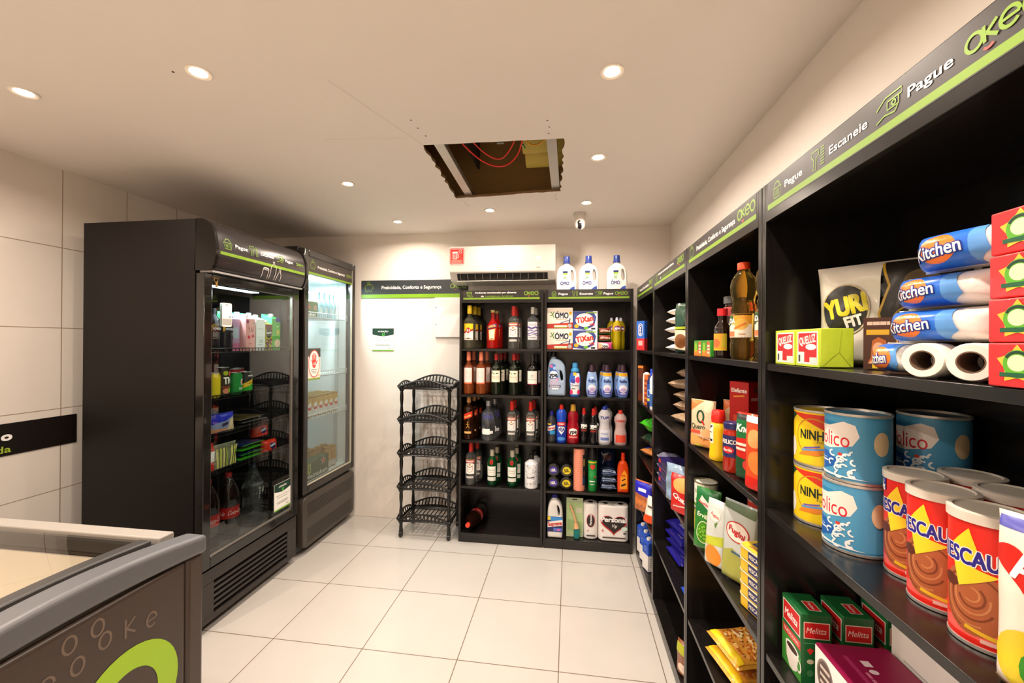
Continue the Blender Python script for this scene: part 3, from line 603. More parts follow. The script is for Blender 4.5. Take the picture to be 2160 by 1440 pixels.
for x in (-.12, XF+.12):
    for y in (-.1, YN+.1):
        w_ = MB().tube([(x-.012, y, .025), (x+.012, y, .025)], .025, m('#1a1816', .5), 16).box(x-.02, y-.02, .045, x+.02, y+.02, .052, m('#555', .5) if 0 else m('#555555', .5)); w_.build('caster', t)
# ================================================================ BASKET RACK
t = empty('basket_rack', (-1.215, 2.83, 0)); tag(t, 'black five-tier plastic basket rack on casters standing by the back wall', 'rack')
BP = m('#161412', .28); Wd, Dp = .375, .25
def rack_basket(z):
    b_ = MB(); n = 28
    # floor of slats
    for i in range(11): 
        x = .03+i*(Wd-.06)/10; b_.tube([(x, .012, z+.004), (x, Dp-.012, z+.004)], .004, BP, 6)
    for y in (.012, Dp/2, Dp-.012): b_.tube([(.012, y, z+.003), (Wd-.012, y, z+.003)], .006, BP, 6)
    for x in (.012, Wd-.012): b_.tube([(x, .012, z+.003), (x, Dp-.012, z+.003)], .006, BP, 6)
    # walls: arched long sides with oval gaps, plain short sides
    def wall(p0, p1, h0, h1, gaps):
        d_ = Vector((p1[0]-p0[0], p1[1]-p0[1], 0)); L_ = d_.length; d_.normalize()
        hz = lambda s_: h0+(h1-h0)*math.sin(PI*s_)
        out = Vector((d_.y, -d_.x, 0))*.018
        def P_(s_, f): q_ = Vector((p0[0], p0[1], z))+d_*(L_*s_)+out*f; return (q_.x, q_.y, z+f*hz(s_))
        b_.tube([P_(i/16, 1) for i in range(17)], .0065, BP, 8); b_.tube([P_(i/16, .14) for i in range(17)], .006, BP, 6)
        nb = gaps
        for i in range(nb+1):
            s0 = i/nb; lean = .35/nb
            b_.tube([P_(s0, .1), P_(min(1, s0+lean*.5), .5), P_(s0, 1)], .0048 if 0 < i < nb else .007, BP, 6)
        # solid web low on the wall
        m_ = 16; v_ = [P_(i/m_, .08) for i in range(m_+1)]+[P_(i/m_, .42) for i in range(m_+1)]
        b_.add(v_, [(i, i+1, m_+2+i, m_+1+i) for i in range(m_)], BP)
    wall((0, 0), (Wd, 0), .02, .066, 14); wall((Wd, Dp), (0, Dp), .03, .085, 14); wall((Wd, 0), (Wd, Dp), .022, .05, 7); wall((0, Dp), (0, 0), .022, .05, 7)
    for x in (.008, Wd-.008):
        for y in (.008, Dp-.008): b_.lathe([(.016, z-.012), (.018, z+.0), (.016, z+.026)], BP, 12, c=(x, y))
    return b_
for z in (.115, .345, .59, .835, 1.075): rack_basket(z).build('basket', t)
for x in (.008, Wd-.008):
    for y in (.008, Dp-.008):
        pts = []
        zz = .05
        while zz < 1.09:
            pts.append((.0085+.0045*abs(math.sin((zz-.115)/.24*PI*2)), zz)); zz += .015
        MB().lathe(pts, BP, 12, c=(x, y)).build('post', t)
        MB().tube([(x-.009, y, .022), (x+.009, y, .022)], .021, BP, 16).box(x-.012, y-.01, .03, x+.012, y+.012, .055, BP).build('caster', t)
# ================================================================ PRODUCT BUILDERS
def glass(col, r=.03): return m(col, r, 0, .96, 0, 0, 1.45)
def plas(col, tr=.5, r=.18): return m(col, r, 0, tr, 0, 0, 1.35)
def dup(root, loc, label, rz=None, group=None):
    c = root.copy(); COL.objects.link(c); c.location = loc
    if rz is not None: c.rotation_euler[2] = R(rz)
    c['label'] = label
    if group: c['group'] = group
    for ch in root.children:
        k = ch.copy(); COL.objects.link(k); k.parent = c
        for g in ch.children:
            q = g.copy(); COL.objects.link(q); q.parent = k
    return c
def bpts(r, sh, nr, ns, h, foot=.9, n=8, pw=1.0):
    out = [(r*foot, 0), (r*.985, .003), (r, .009), (r, sh)]
    for i in range(1, n+1):
        t = i/n; out.append((r+(nr-r)*(.5-.5*math.cos(PI*t**pw)), sh+(ns-sh)*t))
    return out+([(nr, h)] if h > ns+.001 else [])
def bottle(nm, lab, cat, grp, pos, rz, pts, body, cap=None, art=None, sx=1, sy=1, seg=28, dv=.008, rough=.4, fill=None, extra=None, a0=0):
    t = empty(nm, pos, rz); tag(t, lab, cat, grp)
    MB().lathe(pts, body, seg, sx, sy).build('body', t, smooth=50)
    if fill: MB().lathe(fill[0], fill[1], seg, sx, sy).build('liquid', t, smooth=50)
    if cap: MB().lathe(cap[0], cap[1], 20, *(cap[2:] or ())).build('cap', t, smooth=40)
    if art:
        rm = max(p[0] for p in pts); D = Dec(cylS(prof_r(pts), sx, sy, a0), du=rm*.22, dv=dv, rough=rough); art(D, rm); D.build('label', t)
    if extra: extra(t)
    return t
def capp(r, z0, z1, taper=1.0): return [(r*.8, z0), (r, z0+.001), (r*taper, z1-.002), (r*taper-.002, z1), (0, z1)]
def carton(nm, lab, cat, grp, pos, rz, w, d, h, mat, F=None, S=None, T=None, bev=.0015, rx=0):
    t = empty(nm, pos, rz, rx); tag(t, lab, cat, grp); MB().box(-w/2, 0, 0, w/2, d, h, mat).build('box', t, bevel=bev)
    if F: D = Dec(flat(0)); F(D); D.build('front_print', t)
    if S: D = Dec(flatR(w/2)); S(D); D.build('side_print', t)
    if T: D = Dec(flatT(h)); T(D); D.build('top_print', t)
    return t
def can(nm, lab, cat, grp, pos, rz, r, h, mat, art, lid='#c9c2b8', seg=32, a0=0, plastic=False):
    t = empty(nm, pos, rz); tag(t, lab, cat, grp); lm = m(lid, .35, 0 if plastic else .5); tin = m('#c8c4be', .3, .8)
    MB().lathe([(r, .004), (r, h-.004)], mat, seg).build('body', t, smooth=60)
    b_ = MB(); b_.lathe([(r-.001, .001), (r+.0012, .0), (r+.0012, .004), (r, .0045)], tin, seg)
    b_.build('bottom_rim', t); b_ = MB()
    if plastic: b_.lathe([(r+.001, h-.012), (r+.0025, h-.012), (r+.0025, h), (r-.003, h+.001), (r-.005, h-.001), (0, h-.001)], lm, seg)
    else: b_.lathe([(r, h-.005), (r+.0012, h-.004), (r+.0012, h), (r-.002, h), (r-.003, h-.004), (r*.6, h-.0045), (0, h-.004)], lm, seg)
    b_.build('lid', t)
    D = Dec(cylS(r, 1, 1, a0), du=r*.2); art(D, r, h); D.build('label', t); return t
def pillow_fn(w, h, t, seed=0, wr=.002, crimp=.0, pu=3.0, pv=3.0, gus=0, base=0):
    def S(u, v, side, o=0):  # u,v in metres, centred / from the bottom
        U = max(-1, min(1, 2*u/w)); V = max(-1, min(1, 2*v/h-1))
        th = (1-abs(U)**pu)**.5*((1-abs(V)**pv)**.55 if not base or V > 0 else 1.0*(1-abs(V)**14)**.5)
        nz = noise.noise(Vector((u*28+seed*7.3, v*24, side*3.1+seed)))*wr*2*(1-U**6) if wr else 0
        pinch = 1-.10*(1-abs(V)**1.5)*(1 if gus else 0)
        return (u*(1-.05*(1-V*V))*pinch, side*(t/2*th+nz*min(1, th*3)+.0006+o), v)
    return S
def bag(nm, lab, cat, grp, pos, rz, w, h, t, mat, art=None, rx=0, ry=0, seed=0, wr=.002, crimp=None, base=0, nu=20, nv=20, rough=.3, bart=None):
    S = pillow_fn(w, h, t, seed, wr, base=base); e = empty(nm, pos, rz, rx, ry); tag(e, lab, cat, grp); b_ = MB()
    for s_ in (-1, 1): b_.grid(lambda a, b: S((a-.5)*w, b*h, s_), nu, nv, mat)
    b_.build('wrapper', e, smooth=80, weld=False)
    if crimp:
        c_ = MB(); n = 24
        for z0, z1 in ((-.010, .001), (h-.001, h+.010)):
            for s_ in (-1, 1): c_.grid(lambda a, b: ((a-.5)*w*.95, s_*.0008+math.sin(a*60)*.0005, z0+(z1-z0)*b), n, 1, crimp)
        c_.build('seal', e)
    if art: D = Dec(lambda u, v, o: S(u, v, -1, o*1.6), du=w/nu, dv=h/nv, off=.0012, step=.00022, rough=rough); art(D, w, h); D.build('print', e)
    return e
def curve_solid(loops, half, bev, mat, name, parent, res=4):
    """a slab with rounded rims cut to the outline loops[0], the other loops being openings"""
    bm = bmesh.new(); caps = {1: [], -1: []}
    for li, lp in enumerate(loops):
        n = len(lp); P = []
        for i in range(n):
            p0, p1, p2, p3 = lp[i-1], lp[i], lp[(i+1) % n], lp[(i+2) % n]
            if li == 0 and (i == n-1): P.append(p1); continue
            for k in range(4):
                t = k/4; P.append(tuple(.5*((2*p1[d])+(-p0[d]+p2[d])*t+(2*p0[d]-5*p1[d]+4*p2[d]-p3[d])*t*t+(-p0[d]+3*p1[d]-3*p2[d]+p3[d])*t**3) for d in (0, 1)))
        if li == 0: P = [(x, max(z, 0)) for x, z in P]
        m_ = len(P); xs = [p[0] for p in P]; zs = [p[1] for p in P]; c0, c1 = (min(xs)+max(xs))/2, (min(zs)+max(zs))/2
        hw, hh = (max(xs)-min(xs))/2, (max(zs)-min(zs))/2; f_ = -1 if li == 0 else 1
        rings = []
        for k in range(-res, res+1):
            th = abs(k)/res*PI/2; ins = bev*(1-math.cos(th))*(1 if li == 0 else .35); y = (-1 if k < 0 else 1)*(half-bev+bev*math.sin(th))
            rings.append([bm.verts.new((c0+(p[0]-c0)*(1+f_*ins/hw), y, c1+(p[1]-c1)*(1+f_*ins/hh))) for p in P])
        for r0, r1 in zip(rings, rings[1:]):
            for i in range(m_): bm.faces.new((r0[i], r0[(i+1) % m_], r1[(i+1) % m_], r1[i]))
        caps[-1].append(rings[0]); caps[1].append(rings[-1])
    from mathutils.geometry import tessellate_polygon
    for sd in (-1, 1):
        allv = [v for rg in caps[sd] for v in rg]
        for tri in tessellate_polygon([[Vector((v.co.x, v.co.z, 0)) for v in rg] for rg in caps[sd]]):
            try: bm.faces.new([allv[i] for i in tri])
            except ValueError: pass
    me = bpy.data.meshes.new('c'); bm.to_mesh(me); bm.free()
    b_ = MB(); b_.mesh(me, mat); lo_z = min(v[2] for v in b_.v); b_.v = [(x, y, z-lo_z) for x, y, z in b_.v]; bpy.data.meshes.remove(me)
    return b_.build(name, parent, smooth=60)
# ================================================================ SPIRITS AND WINE (back wall, left unit)
Y1, Y2, Y3 = 2.888, 2.975, 3.062
LV = [z+.0012 for z in LV]
G1 = 'bottles on the spirits shelving'
def a51(D, r):
    D.rect(-.036, .062, .036, .178, '#f0ebe2'); D.rect(-.036, .125, .036, .178, '#f0c422'); D.line([(-.036, .112), (-.01, .125), (.012, .125), (.036, .135)], .012, '#a8201c'); D.ell(0, .13, .016, .02, '#7a1018'); D.ell(0, .13, .0135, .0175, '#b02a24'); D.text('51', 0, .13, .017, WH, .02, bold=.04)
    D.line([(-.024, .072), (.024, .072)], .006, '#8a6a28'); D.ell(0, .072, .008, .006, '#6a4a18', 12); scrib(D, 0, .10, .04, .002, '#8a8478')
b = bottle('spirit_bottle', 'yellow capped clear bottle numbered 51 at front left of the top shelf', 'bottle', G1, (-.716, Y1, LV[4]), 0, bpts(.043, .19, .0145, .248, .268), glass('#f0eecb'), ([(.0, .25), (.0175, .25), (.0175, .308), (.0165, .31), (0, .31)], m('#e8c522', .35)), a51)
dup(b, (-.700, Y2, LV[4]), 'second yellow capped 51 bottle, half hidden behind the front one')
dup(b, (-.690, Y3, LV[4]), 'rearmost of the three yellow capped 51 bottles on the top shelf')
def aap(D, r):
    D.poly([(-.036, .135), (.036, .155), (.036, .18), (-.036, .16)], '#1c2a5a'); D.text('APEROL', 0, .158, .014, '#f2a02a', .058, rot=14, bold=.04); D.poly([(-.022, .06), (.022, .06), (.03, .145), (-.028, .132)], '#e86a1a'); D.poly([(-.016, .066), (.016, .066), (.022, .14), (-.02, .13)], '#f2e8c0'); D.rect(-.01, .07, .01, .075, '#333333')
b = bottle('aperitif_bottle', 'red orange aperitif bottle with slanted blue band on the top shelf', 'bottle', G1, (-.545, Y1, LV[4]), 0, bpts(.044, .15, .013, .225, .262), m('#c8150f', .06, 0, .55), ([(0, .258), (.015, .258), (.015, .276), (0, .277)], m('#a89a58', .4)), aap)
dup(b, (-.530, Y2, LV[4]), 'second red aperitif bottle, standing right behind the front one')
def asm(z0=0, sc=1):
    def f(D, r):
        D.rect(-.037, z0+.16, .037, z0+.182, '#b3301f'); D.line([(-.037, z0+.183), (.037, z0+.183)], .002, '#d8a24a'); D.text('SMIRNOFF', 0, z0+.171, .012, WH, .064, bold=.04)
        D.poly([(-.034, z0+.083), (.034, z0+.083), (.034, z0+.15), (.02, z0+.158), (-.02, z0+.158), (-.034, z0+.15)], '#f1ece5'); D.line([(-.022, z0+.14), (0, z0+.128), (.022, z0+.14)], .005, '#7a2a22'); D.ell(0, z0+.148, .008, .006, '#b8862a', 12)
        D.line([(-.02, z0+.13), (-.018, z0+.103), (0, z0+.093), (.018, z0+.103), (.02, z0+.13)], .0022, '#9a2a22'); D.text('No.21', 0, z0+.115, .006, '#9a2a22', .016, bold=0); D.rect(-.028, z0+.052, .028, z0+.066, '#cfc8c0')
    return f
smp = bpts(.040, .205, .0145, .24, .27); sgl = glass('#eef2ee')
b = bottle('vodka_bottle', 'clear vodka bottle with red cap in the middle of the top shelf', 'bottle', G1, (-.394, Y1, LV[4]), 0, smp, sgl, ([(0, .235), (.0165, .235), (.0155, .303), (0, .305)], m('#b5241c', .3)), asm())
dup(b, (-.385, Y2, LV[4]), 'red capped vodka bottle hidden behind its twin on the top shelf')
lowcap = b.children
b3 = dup(b, (-.402, Y1, LV[2]), 'red capped vodka bottle on the third shelf beside the blue tinted one'); dup(b, (-.394, Y2, LV[2]), 'vodka bottle behind the left of two red capped ones on the third shelf')
dup(b, (-.268, Y1, LV[2]), 'rightmost red capped vodka bottle at the front of the third shelf'); dup(b, (-.252, Y2, LV[2]), 'vodka bottle behind the rightmost one on the third shelf')
for o in (b3,): pass
for o in list(bpy.data.objects):
    if o.parent is None and o.get('label', '').find('third shelf') > 0 and o.name.startswith('vodka'): o.scale = (.93, .93, .92)
dup(b, (-.700, Y1, LV[1]), 'red capped vodka bottle alone at the left of the fourth shelf'); dup(b, (-.675, Y2, LV[1]), 'vodka bottle behind the one at the left of the fourth shelf')
def avz(D, r):
    D.rect(-.038, .065, .038, .19, '#d9d5d8'); D.text('VOOZ', 0, .17, .014, '#4a4a52', .055, bold=-.005)
    for z, w_ in ((.148, .012), (.128, .006), (.11, .006), (.098, .004)): D.line([(-.038+.0095*i, z+.005*math.sin(i*1.1+z*90)) for i in range(9)], w_, '#5a4a8a')
    scrib(D, 0, .08, .05, .006, '#8a868e', 4)
b = bottle('vodka_bottle', 'clear vodka bottle with purple waves on its label, top shelf right', 'bottle', G1, (-.257, Y1, LV[4]), 0, bpts(.043, .20, .0145, .245, .275), glass('#eef0f2'), ([(0, .246), (.0165, .246), (.0165, .294), (0, .295)], m('#b9b4ac', .35, .5)), avz)
dup(b, (-.240, Y2, LV[4]), 'purple wave vodka bottle standing behind its twin on the top shelf')
wp_ = bpts(.037, .185, .0135, .235, .29)
def aro(D, r): D.rect(-.033, .082, .033, .188, '#f0dcd4'); D.ring(0, .14, .02, .026, .001, '#e0a898'); D.ring(0, .14, .013, .018, .001, '#e0a898'); D.rect(-.026, .10, .026, .18, '#eec8bc') if 0 else None; D.rect(-.033, .075, .033, .084, '#e8704a')
b = bottle('wine_bottle', 'leftmost rosé wine bottle with salmon capsule on the second shelf', 'bottle', G1, (-.721, Y1, LV[3]), 0, wp_, m('#c4622e', .05, 0, .7), ([(0, .24), (.0155, .24), (.015, .304), (0, .306)], m('#ee8462', .35)), aro)
dup(b, (-.629, Y1, LV[3]), 'second rosé wine bottle from the left on the second shelf'); dup(b, (-.705, Y2, LV[3]), 'rosé wine bottle behind the leftmost one'); dup(b, (-.605, Y2, LV[3]), 'rosé wine bottle behind the second one from the left')
def awi(D, r): D.rect(-.034, .09, .034, .172, '#efe6cf'); D.ell(-.028, .158, .005, .01, '#3a5a34', 12); D.ell(-.012, .15, .006, .003, '#3a5a34', 10); D.ell(.01, .152, .009, .004, '#3a5a34', 10); D.text('RESERVADO', 0, .127, .007, '#8a7a52', .056, bold=0); scrib(D, 0, .115, .04, .002, '#a89a78')
b = bottle('wine_bottle', 'dark wine bottle with red capsule and cream label, second shelf centre left', 'bottle', G1, (-.518, Y1, LV[3]), 0, wp_, m('#141a10', .05, coat=.4), ([(0, .245), (.0152, .245), (.0145, .292), (0, .294)], m('#9a1e1c', .35)), awi)
dup(b, (-.498, Y2, LV[3]), 'cream label wine bottle directly behind the centre left one'); dup(b, (-.483, Y3, LV[3]), 'rearmost cream label wine bottle of the centre left column')
dup(b, (-.390, Y1, LV[3]), 'dark wine bottle with red capsule, second from the right on its shelf'); dup(b, (-.374, Y2, LV[3]), 'cream label wine bottle behind the one second from the right')
def awc(D, r): D.rect(-.038, .083, .038, .172, '#f0e6dc'); D.ring(-.008, .137, .008, .008, .0016, '#3a3028', 12); D.ring(.008, .137, .008, .008, .0016, '#3a3028', 12); D.line([(0, .15), (0, .118)], .0018, '#3a3028'); D.text('CASILLERO', 0, .112, .005, '#7a6a5a', .055, bold=0) if 0 else scrib(D, 0, .112, .055, .003, '#7a6a5a'); scrib(D, 0, .158, .02, .0015, '#7a6a5a', n=3); D.rect(-.038, .077, .038, .083, '#8a1a3a')
b = bottle('wine_bottle', 'dark wine bottle with wide pale label at the right of the second shelf', 'bottle', G1, (-.257, Y1, LV[3]), 0, bpts(.041, .185, .0135, .235, .288), m('#15110f', .05, coat=.4), ([(0, .24), (.0152, .24), (.0145, .290), (0, .292)], m('#262422', .3)), awc)
dup(b, (-.238, Y2, LV[3]), 'pale label wine bottle behind the rightmost one')
def ajw(D, r):
    D.poly([(-.036, .14), (.036, .165), (.036, .205), (-.036, .18)], '#c8341c'); D.text('RED LABEL', 0, .168, .012, '#f0c878', .056, rot=19, bold=.03); D.line([(0, .12), (.002, .1), (-.012, .082)], .003, '#d8a040'); D.line([(.002, .1), (.014, .084)], .003, '#d8a040'); D.line([(-.012, .112), (.012, .106)], .0025, '#d8a040'); D.ell(.002, .126, .004, .004, '#d8a040', 8); D.rect(-.026, .045, .026, .06, '#d8a868')
b = bottle('whisky_bottle', 'square dark whisky bottle with slanted red label on the third shelf', 'bottle', G1, (-.7175, Y1, LV[2]), 0, bpts(.041, .215, .0135, .26, .285), m('#2a1206', .06, 0, .25), ([(0, .262), (.0165, .262), (.0165, .303), (0, .304)], m('#c08a52', .35, .3)), ajw)
dup(b, (-.700, Y2, LV[2]), 'second square whisky bottle with slanted red label behind the front one'); dup(b, (-.688, Y3, LV[2]), 'rearmost of the three square whisky bottles on the third shelf')
def aab(D, r): D.rect(-.045, .05, .045, .07, '#e8e6e0'); D.rect(-.04, .045, .02, .085, '#f0eee8'); 
def abx(t):
    D = Dec(cylS(prof_r(bpts(.049, .19, .0155, .225, .262)), 1, 1), du=.009, dv=.02)
    for k in range(7): D.line([(-.035+.012*k, .20-.004*(k % 3)), (-.028+.012*k, .15+.006*(k % 2))], .004, '#4a4ab0')
    D.build('blue_print', t)
b = bottle('vodka_bottle', 'broad clear vodka bottle with blue lettering on the third shelf', 'bottle', G1, (-.574, Y1, LV[2]), 0, bpts(.049, .19, .0155, .225, .262), glass('#e6ecf4'), ([(0, .242), (.017, .242), (.017, .278), (0, .28)], m('#a8a8ac', .3, .6)), aab, extra=abx)
dup(b, (-.548, Y2+.02, LV[2]), 'broad vodka bottle half hidden behind the blue lettered one')
def ata(D, r): D.rect(-.033, .075, .033, .142, '#e9e8dc'); D.text('Tanqueray', 0, .118, .010, '#6a6a52', .052, bold=0, shear=.3); scrib(D, 0, .1, .04, .002, '#9a9a82'); D.rect(-.033, .04, .033, .066, '#dcdcd0'); D.rect(-.033, .066, .033, .07, '#2a2a26'); D.ell(0, .172, .013, .016, '#b8281c'); D.ell(0, .172, .009, .011, '#8a1410', 14)
b = bottle('gin_bottle', 'left green gin bottle with red seal at the front of the fourth shelf', 'bottle', G1, (-.544, Y1, LV[1]), 0, [(.026, 0), (.034, .012), (.037, .13), (.036, .16), (.030, .19), (.016, .205), (.0145, .225)], m('#0c5a2a', .06, 0, .55), ([(0, .21), (.0165, .21), (.0165, .253), (0, .255)], m('#b8b09c', .35, .4)), ata)
dup(b, (-.398, Y1, LV[1]), 'right green gin bottle with red seal at the front of the fourth shelf'); dup(b, (-.525, Y2, LV[1]), 'green gin bottle behind the left one'); dup(b, (-.378, Y2, LV[1]), 'green gin bottle behind the right one'); dup(b, (-.388, Y3, LV[1]), 'rearmost green gin bottle on the fourth shelf')
def awh(D, r):
    rn = random.Random(4)
    for i in range(46):
        u, v = rn.uniform(-.044, .044), rn.uniform(.015, .18); k = rn.random(); D.d = i*.12
        if k < .4: D.ring(u, v, rn.uniform(.003, .008), rn.uniform(.003, .009), .0014, '#2a2a2c', 8, 0, rn.uniform(3, 6))
        else: D.line([(u, v), (u+rn.uniform(-.012, .012), v+rn.uniform(-.008, .008)), (u+rn.uniform(-.012, .012), v+.01)], .0014, '#2a2a2c')
    D.text('Gin', -.004, .12, .018, '#1a1a1c', .032, bold=.02) if 0 else None; D.d = 6; D.line([(-.03, .075), (.03, .085)], .005, '#1a1a1c')
b = bottle('gin_bottle', 'white bottle covered in black doodles at the right of the fourth shelf', 'bottle', G1, (-.262, Y1, LV[1]), 0, bpts(.047, .165, .017, .195, .2, .92, pw=1.3), m('#e9e8ea', .2), ([(0, .2), (.0185, .2), (.0185, .232), (0, .233)], m('#1a1816', .4)), awh)
dup(b, (-.243, Y2+.015, LV[1]), 'doodled white bottle standing behind its twin')
# cola bottle lying down
cl = m('#1a0a06', .05, coat=.5)
def cola_pts(s=1): return [(r*s, z*s) for r, z in [(.03, 0), (.05, .008), (.053, .03), (.051, .10), (.048, .15), (.053, .19), (.053, .22), (.040, .265), (.02, .305), (.0135, .315), (.0135, .325)]]
def acola(D, r): D.rect(-.16, .115, .16, .175, '#b5120e'); [D.text('Coca-Cola', u, .145, .022, '#f0d8d0', .085, bold=.01, shear=.4) for u in (-.1, 0, .1)]
t = bottle('cola_bottle', 'large cola bottle lying on its side with red cap toward the viewer', 'bottle', None, (-.690, 3.09, LV[0]+.055), 0, cola_pts(), cl, ([(0, .315), (.0155, .315), (.0155, .337), (0, .338)], m('#d8402c', .35)), acola, a0=0)
t.rotation_mode = 'XYZ'; t.rotation_euler = (R(86), 0, R(-4)); t.location = (-.672, 3.11, LV[0]+.0545)
# ================================================================ CLEANING GOODS (back wall, right unit)
G2 = 'cleaning goods on the back shelving'
def fomo(D):
    D.rect(-.088, .0, .088, .132, '#efe4d4'); D.poly([(-.088, .0), (.088, .0), (.088, .042), (-.088, .03)], '#b5382a'); D.rect(-.04, .01, .05, .022, '#e8e2c8'); D.rect(-.04, .004, .05, .01, '#7aa832'); D.text('OMO', .012, .090, .040, '#1c2440', .092, bold=.04); D.line([(-.022, .114), (-.013, .121)], .004, '#1c2440')
    for a in (60, 130, 200, 300): D.line([(-.05, .095), (-.05+.02*math.cos(R(a)), .095+.026*math.sin(R(a)))], .006, '#5a8a3a')
    D.ell(.072, .105, .011, .012, '#e8a01c', 16); D.line([(-.03, .062), (.05, .062)], .003, '#b5742a'); D.line([(.0, .035), (.04, .05), (.062, .055)], .005, '#2a3a7a'); D.line([(.062, .03), (.07, .07)], .008, '#22305a'); D.ell(.068, .018, .014, .014, '#a8a8a4', 16)
b = carton('washing_powder_box', 'lower cream and red washing powder box on the top shelf', 'box', 'stacked washing powder boxes', (-.066, 2.868, LV[4]), 0, .176, .07, .144, m('#efe4d4', .4), fomo)
dup(b, (-.066, 2.868, LV[4]+.1448), 'upper cream and red washing powder box of its stack of two'); dup(b, (-.064, 2.945, LV[4]), 'washing powder box behind the lower cream one'); dup(b, (-.064, 2.945, LV[4]+.1448), 'washing powder box behind the upper cream one')
def ftix(D):
    D.rect(-.083, 0, .083, .131, '#e8e8ee'); D.poly([(-.083, .131), (-.083, .01), (.0, .0), (.06, .03), (.075, .09), (.05, .131)], '#3a4a8e'); D.ell(-.005, .066, .068, .055, '#2c3680'); D.ell(-.005, .07, .062, .047, '#f1eee6'); D.text('TiXan', -.005, .075, .038, '#c8301f', .115, bold=.05, rot=10); D.text('YPE', .045, .038, .018, '#c8301f', .034, bold=.04, rot=10)
    D.ell(-.06, .028, .016, .014, '#f0b02a', 8); D.ell(.005, .015, .016, .01, '#6ab83a', 12); D.rect(.005, .117, .075, .124, '#9ac83a'); D.rect(.04, .004, .068, .016, '#1c2030')
b = carton('washing_powder_box', 'lower blue and white washing powder box in the middle of the top shelf', 'box', 'stacked washing powder boxes', (.1075, 2.868, LV[4]), 0, .166, .07, .132, m('#d6d8e2', .4), ftix)
dup(b, (.1085, 2.872, LV[4]+.1328), 'upper blue and white washing powder box of its stack')
def bar_art(bg, txt, tc, c2):
    def f(D, w, h): D.rect(-w*.45, h*.06, w*.45, h*.94, bg); D.poly([(-w*.45, h*.06), (w*.45, h*.06), (w*.45, h*.3), (-w*.45, h*.2)], c2); D.text(txt, -w*.04, h*.58, h*.32, tc, w*.6, bold=.04); D.ell(w*.36, h*.5, h*.14, h*.14, '#e8e2c8', 10)
    return f
for i in range(2):
    bag('soap_pack', ('lower', 'upper')[i]+' green and red soap pack stacked beside the yellow bottles', 'soap', 'soap packs', (.240, 2.885, LV[4]+.055+i*.048), 0, .088, .046, .05, m('#1c5a2c', .25, coat=.3), bar_art('#7a2a1c', 'urca', '#f0d8c0', '#2a6a2c'), seed=i, wr=.001)
bag('soap_pack', 'pink soap pack lying in front below the green ones', 'soap', 'soap packs', (.2425, 2.872, LV[4]), 0, .10, .05, .04, m('#e8588a', .25), lambda D, w, h: (D.poly([(-w*.47, h*.1), (-w*.2, h*.1), (-w*.1, h*.9), (-w*.47, h*.9)], '#f4b08a'), D.ell(0, h*.5, .024, .017, '#f6ece8'), D.text('ype', -.002, h*.5, .02, '#20242c', .038, bold=.04), D.text('★', .04, h*.5, .01, WH) if 0 else None), seed=4, wr=.001)
def aye(D, r): D.rect(-.042, .125, .042, .165, '#d8a01c'); D.ell(0, .146, .026, .017, '#6a2a6a'); D.text('ype', 0, .147, .018, WH, .04, bold=.05)
yb = [(.025, 0), (.029, .005), (.03, .06), (.027, .11), (.031, .145), (.028, .175), (.012, .2)]
b = bottle('dish_soap_bottle', 'front yellow dish soap bottle of three on the top shelf', 'bottle', 'yellow dish soap bottles', (.324, 2.895, LV[4]), 0, yb, m('#d8c010', .1, 0, .45), ([(0, .199), (.012, .199), (.008, .222), (0, .223)], m('#d9d6ea', .3)), aye, seg=24)
dup(b, (.293, 2.953, LV[4]), 'yellow dish soap bottle behind and left of the front one'); dup(b, (.357, 2.953, LV[4]), 'yellow dish soap bottle behind and right of the front one')
# jugs with a handle opening
def jug(nm, lab, grp, pos, rz, W, H, T, mat, capm, art, caph=.03, hole=True, capx=0, holep=None, capr=.02):
    t = empty(nm, pos, rz); tag(t, lab, 'bottle', grp); w = W/2; cx = capx; n0 = capr*.9
    lp = [(-w*.72, .0), (-w*.91, .014*H), (-w*.975, .06*H), (-w, .3*H), (-w*.98, .6*H), (-w*.89, .78*H), (cx-(w+cx)*.62, .90*H), (cx-n0*.8, .945*H), (cx+n0*.8, .945*H), (cx+(w-cx)*.60, .90*H), (w*.88, .78*H), (w*.97, .6*H), (w, .4*H), (w*.975, .06*H), (w*.91, .014*H), (w*.72, 0)]
    hp = holep or [(w*.38, .64*H), (w*.56, .62*H), (w*.70, .52*H), (w*.70, .42*H), (w*.56, .39*H), (w*.42, .48*H)]
    curve_solid([lp]+([hp] if hole else []), T/2, min(.017, T/2-.008), mat, 'body', t)
    MB().lathe([(0, .925*H), (n0*1.1, .925*H), (n0, .95*H), (n0, H+.001), (0, H+.001)], mat, 20, c=(cx, 0)).build('neck', t)
    MB().lathe([(0, H-.002), (capr*1.15, H-.002), (capr*1.15, H+.006), (capr, H+.008), (capr*.96, H+caph), (capr*.9, H+caph+.002), (0, H+caph+.002)], capm, 20, c=(cx, 0)).build('cap', t)
    D = Dec(flat(-T/2), off=.0008); art(D, W, H); D.build('label', t); return t
def ajomo(D, W, H):
    u = -.012; D.rect(u-.014, .178, u+.02, .192, '#1c2c6a'); D.rect(u-.012, .166, u+.018, .178, '#9ac83a')
    for a in (50, 130, 220, 320): D.line([(u, .146), (u+.015*math.cos(R(a)), .146+.015*math.sin(R(a)))], .0038, '#5a9a3a')
    D.text('OMO', u, .108, .024, '#1c2c7a', .060, bold=.03); D.line([(u-.024, .124), (u-.017, .130)], .003, '#1c2c7a'); D.poly([(-.05, .02), (.055, .03), (.056, .086), (.036, .080), (.01, .056), (-.05, .04)], '#2a4aa0')
wj = m('#dedad5', .35)
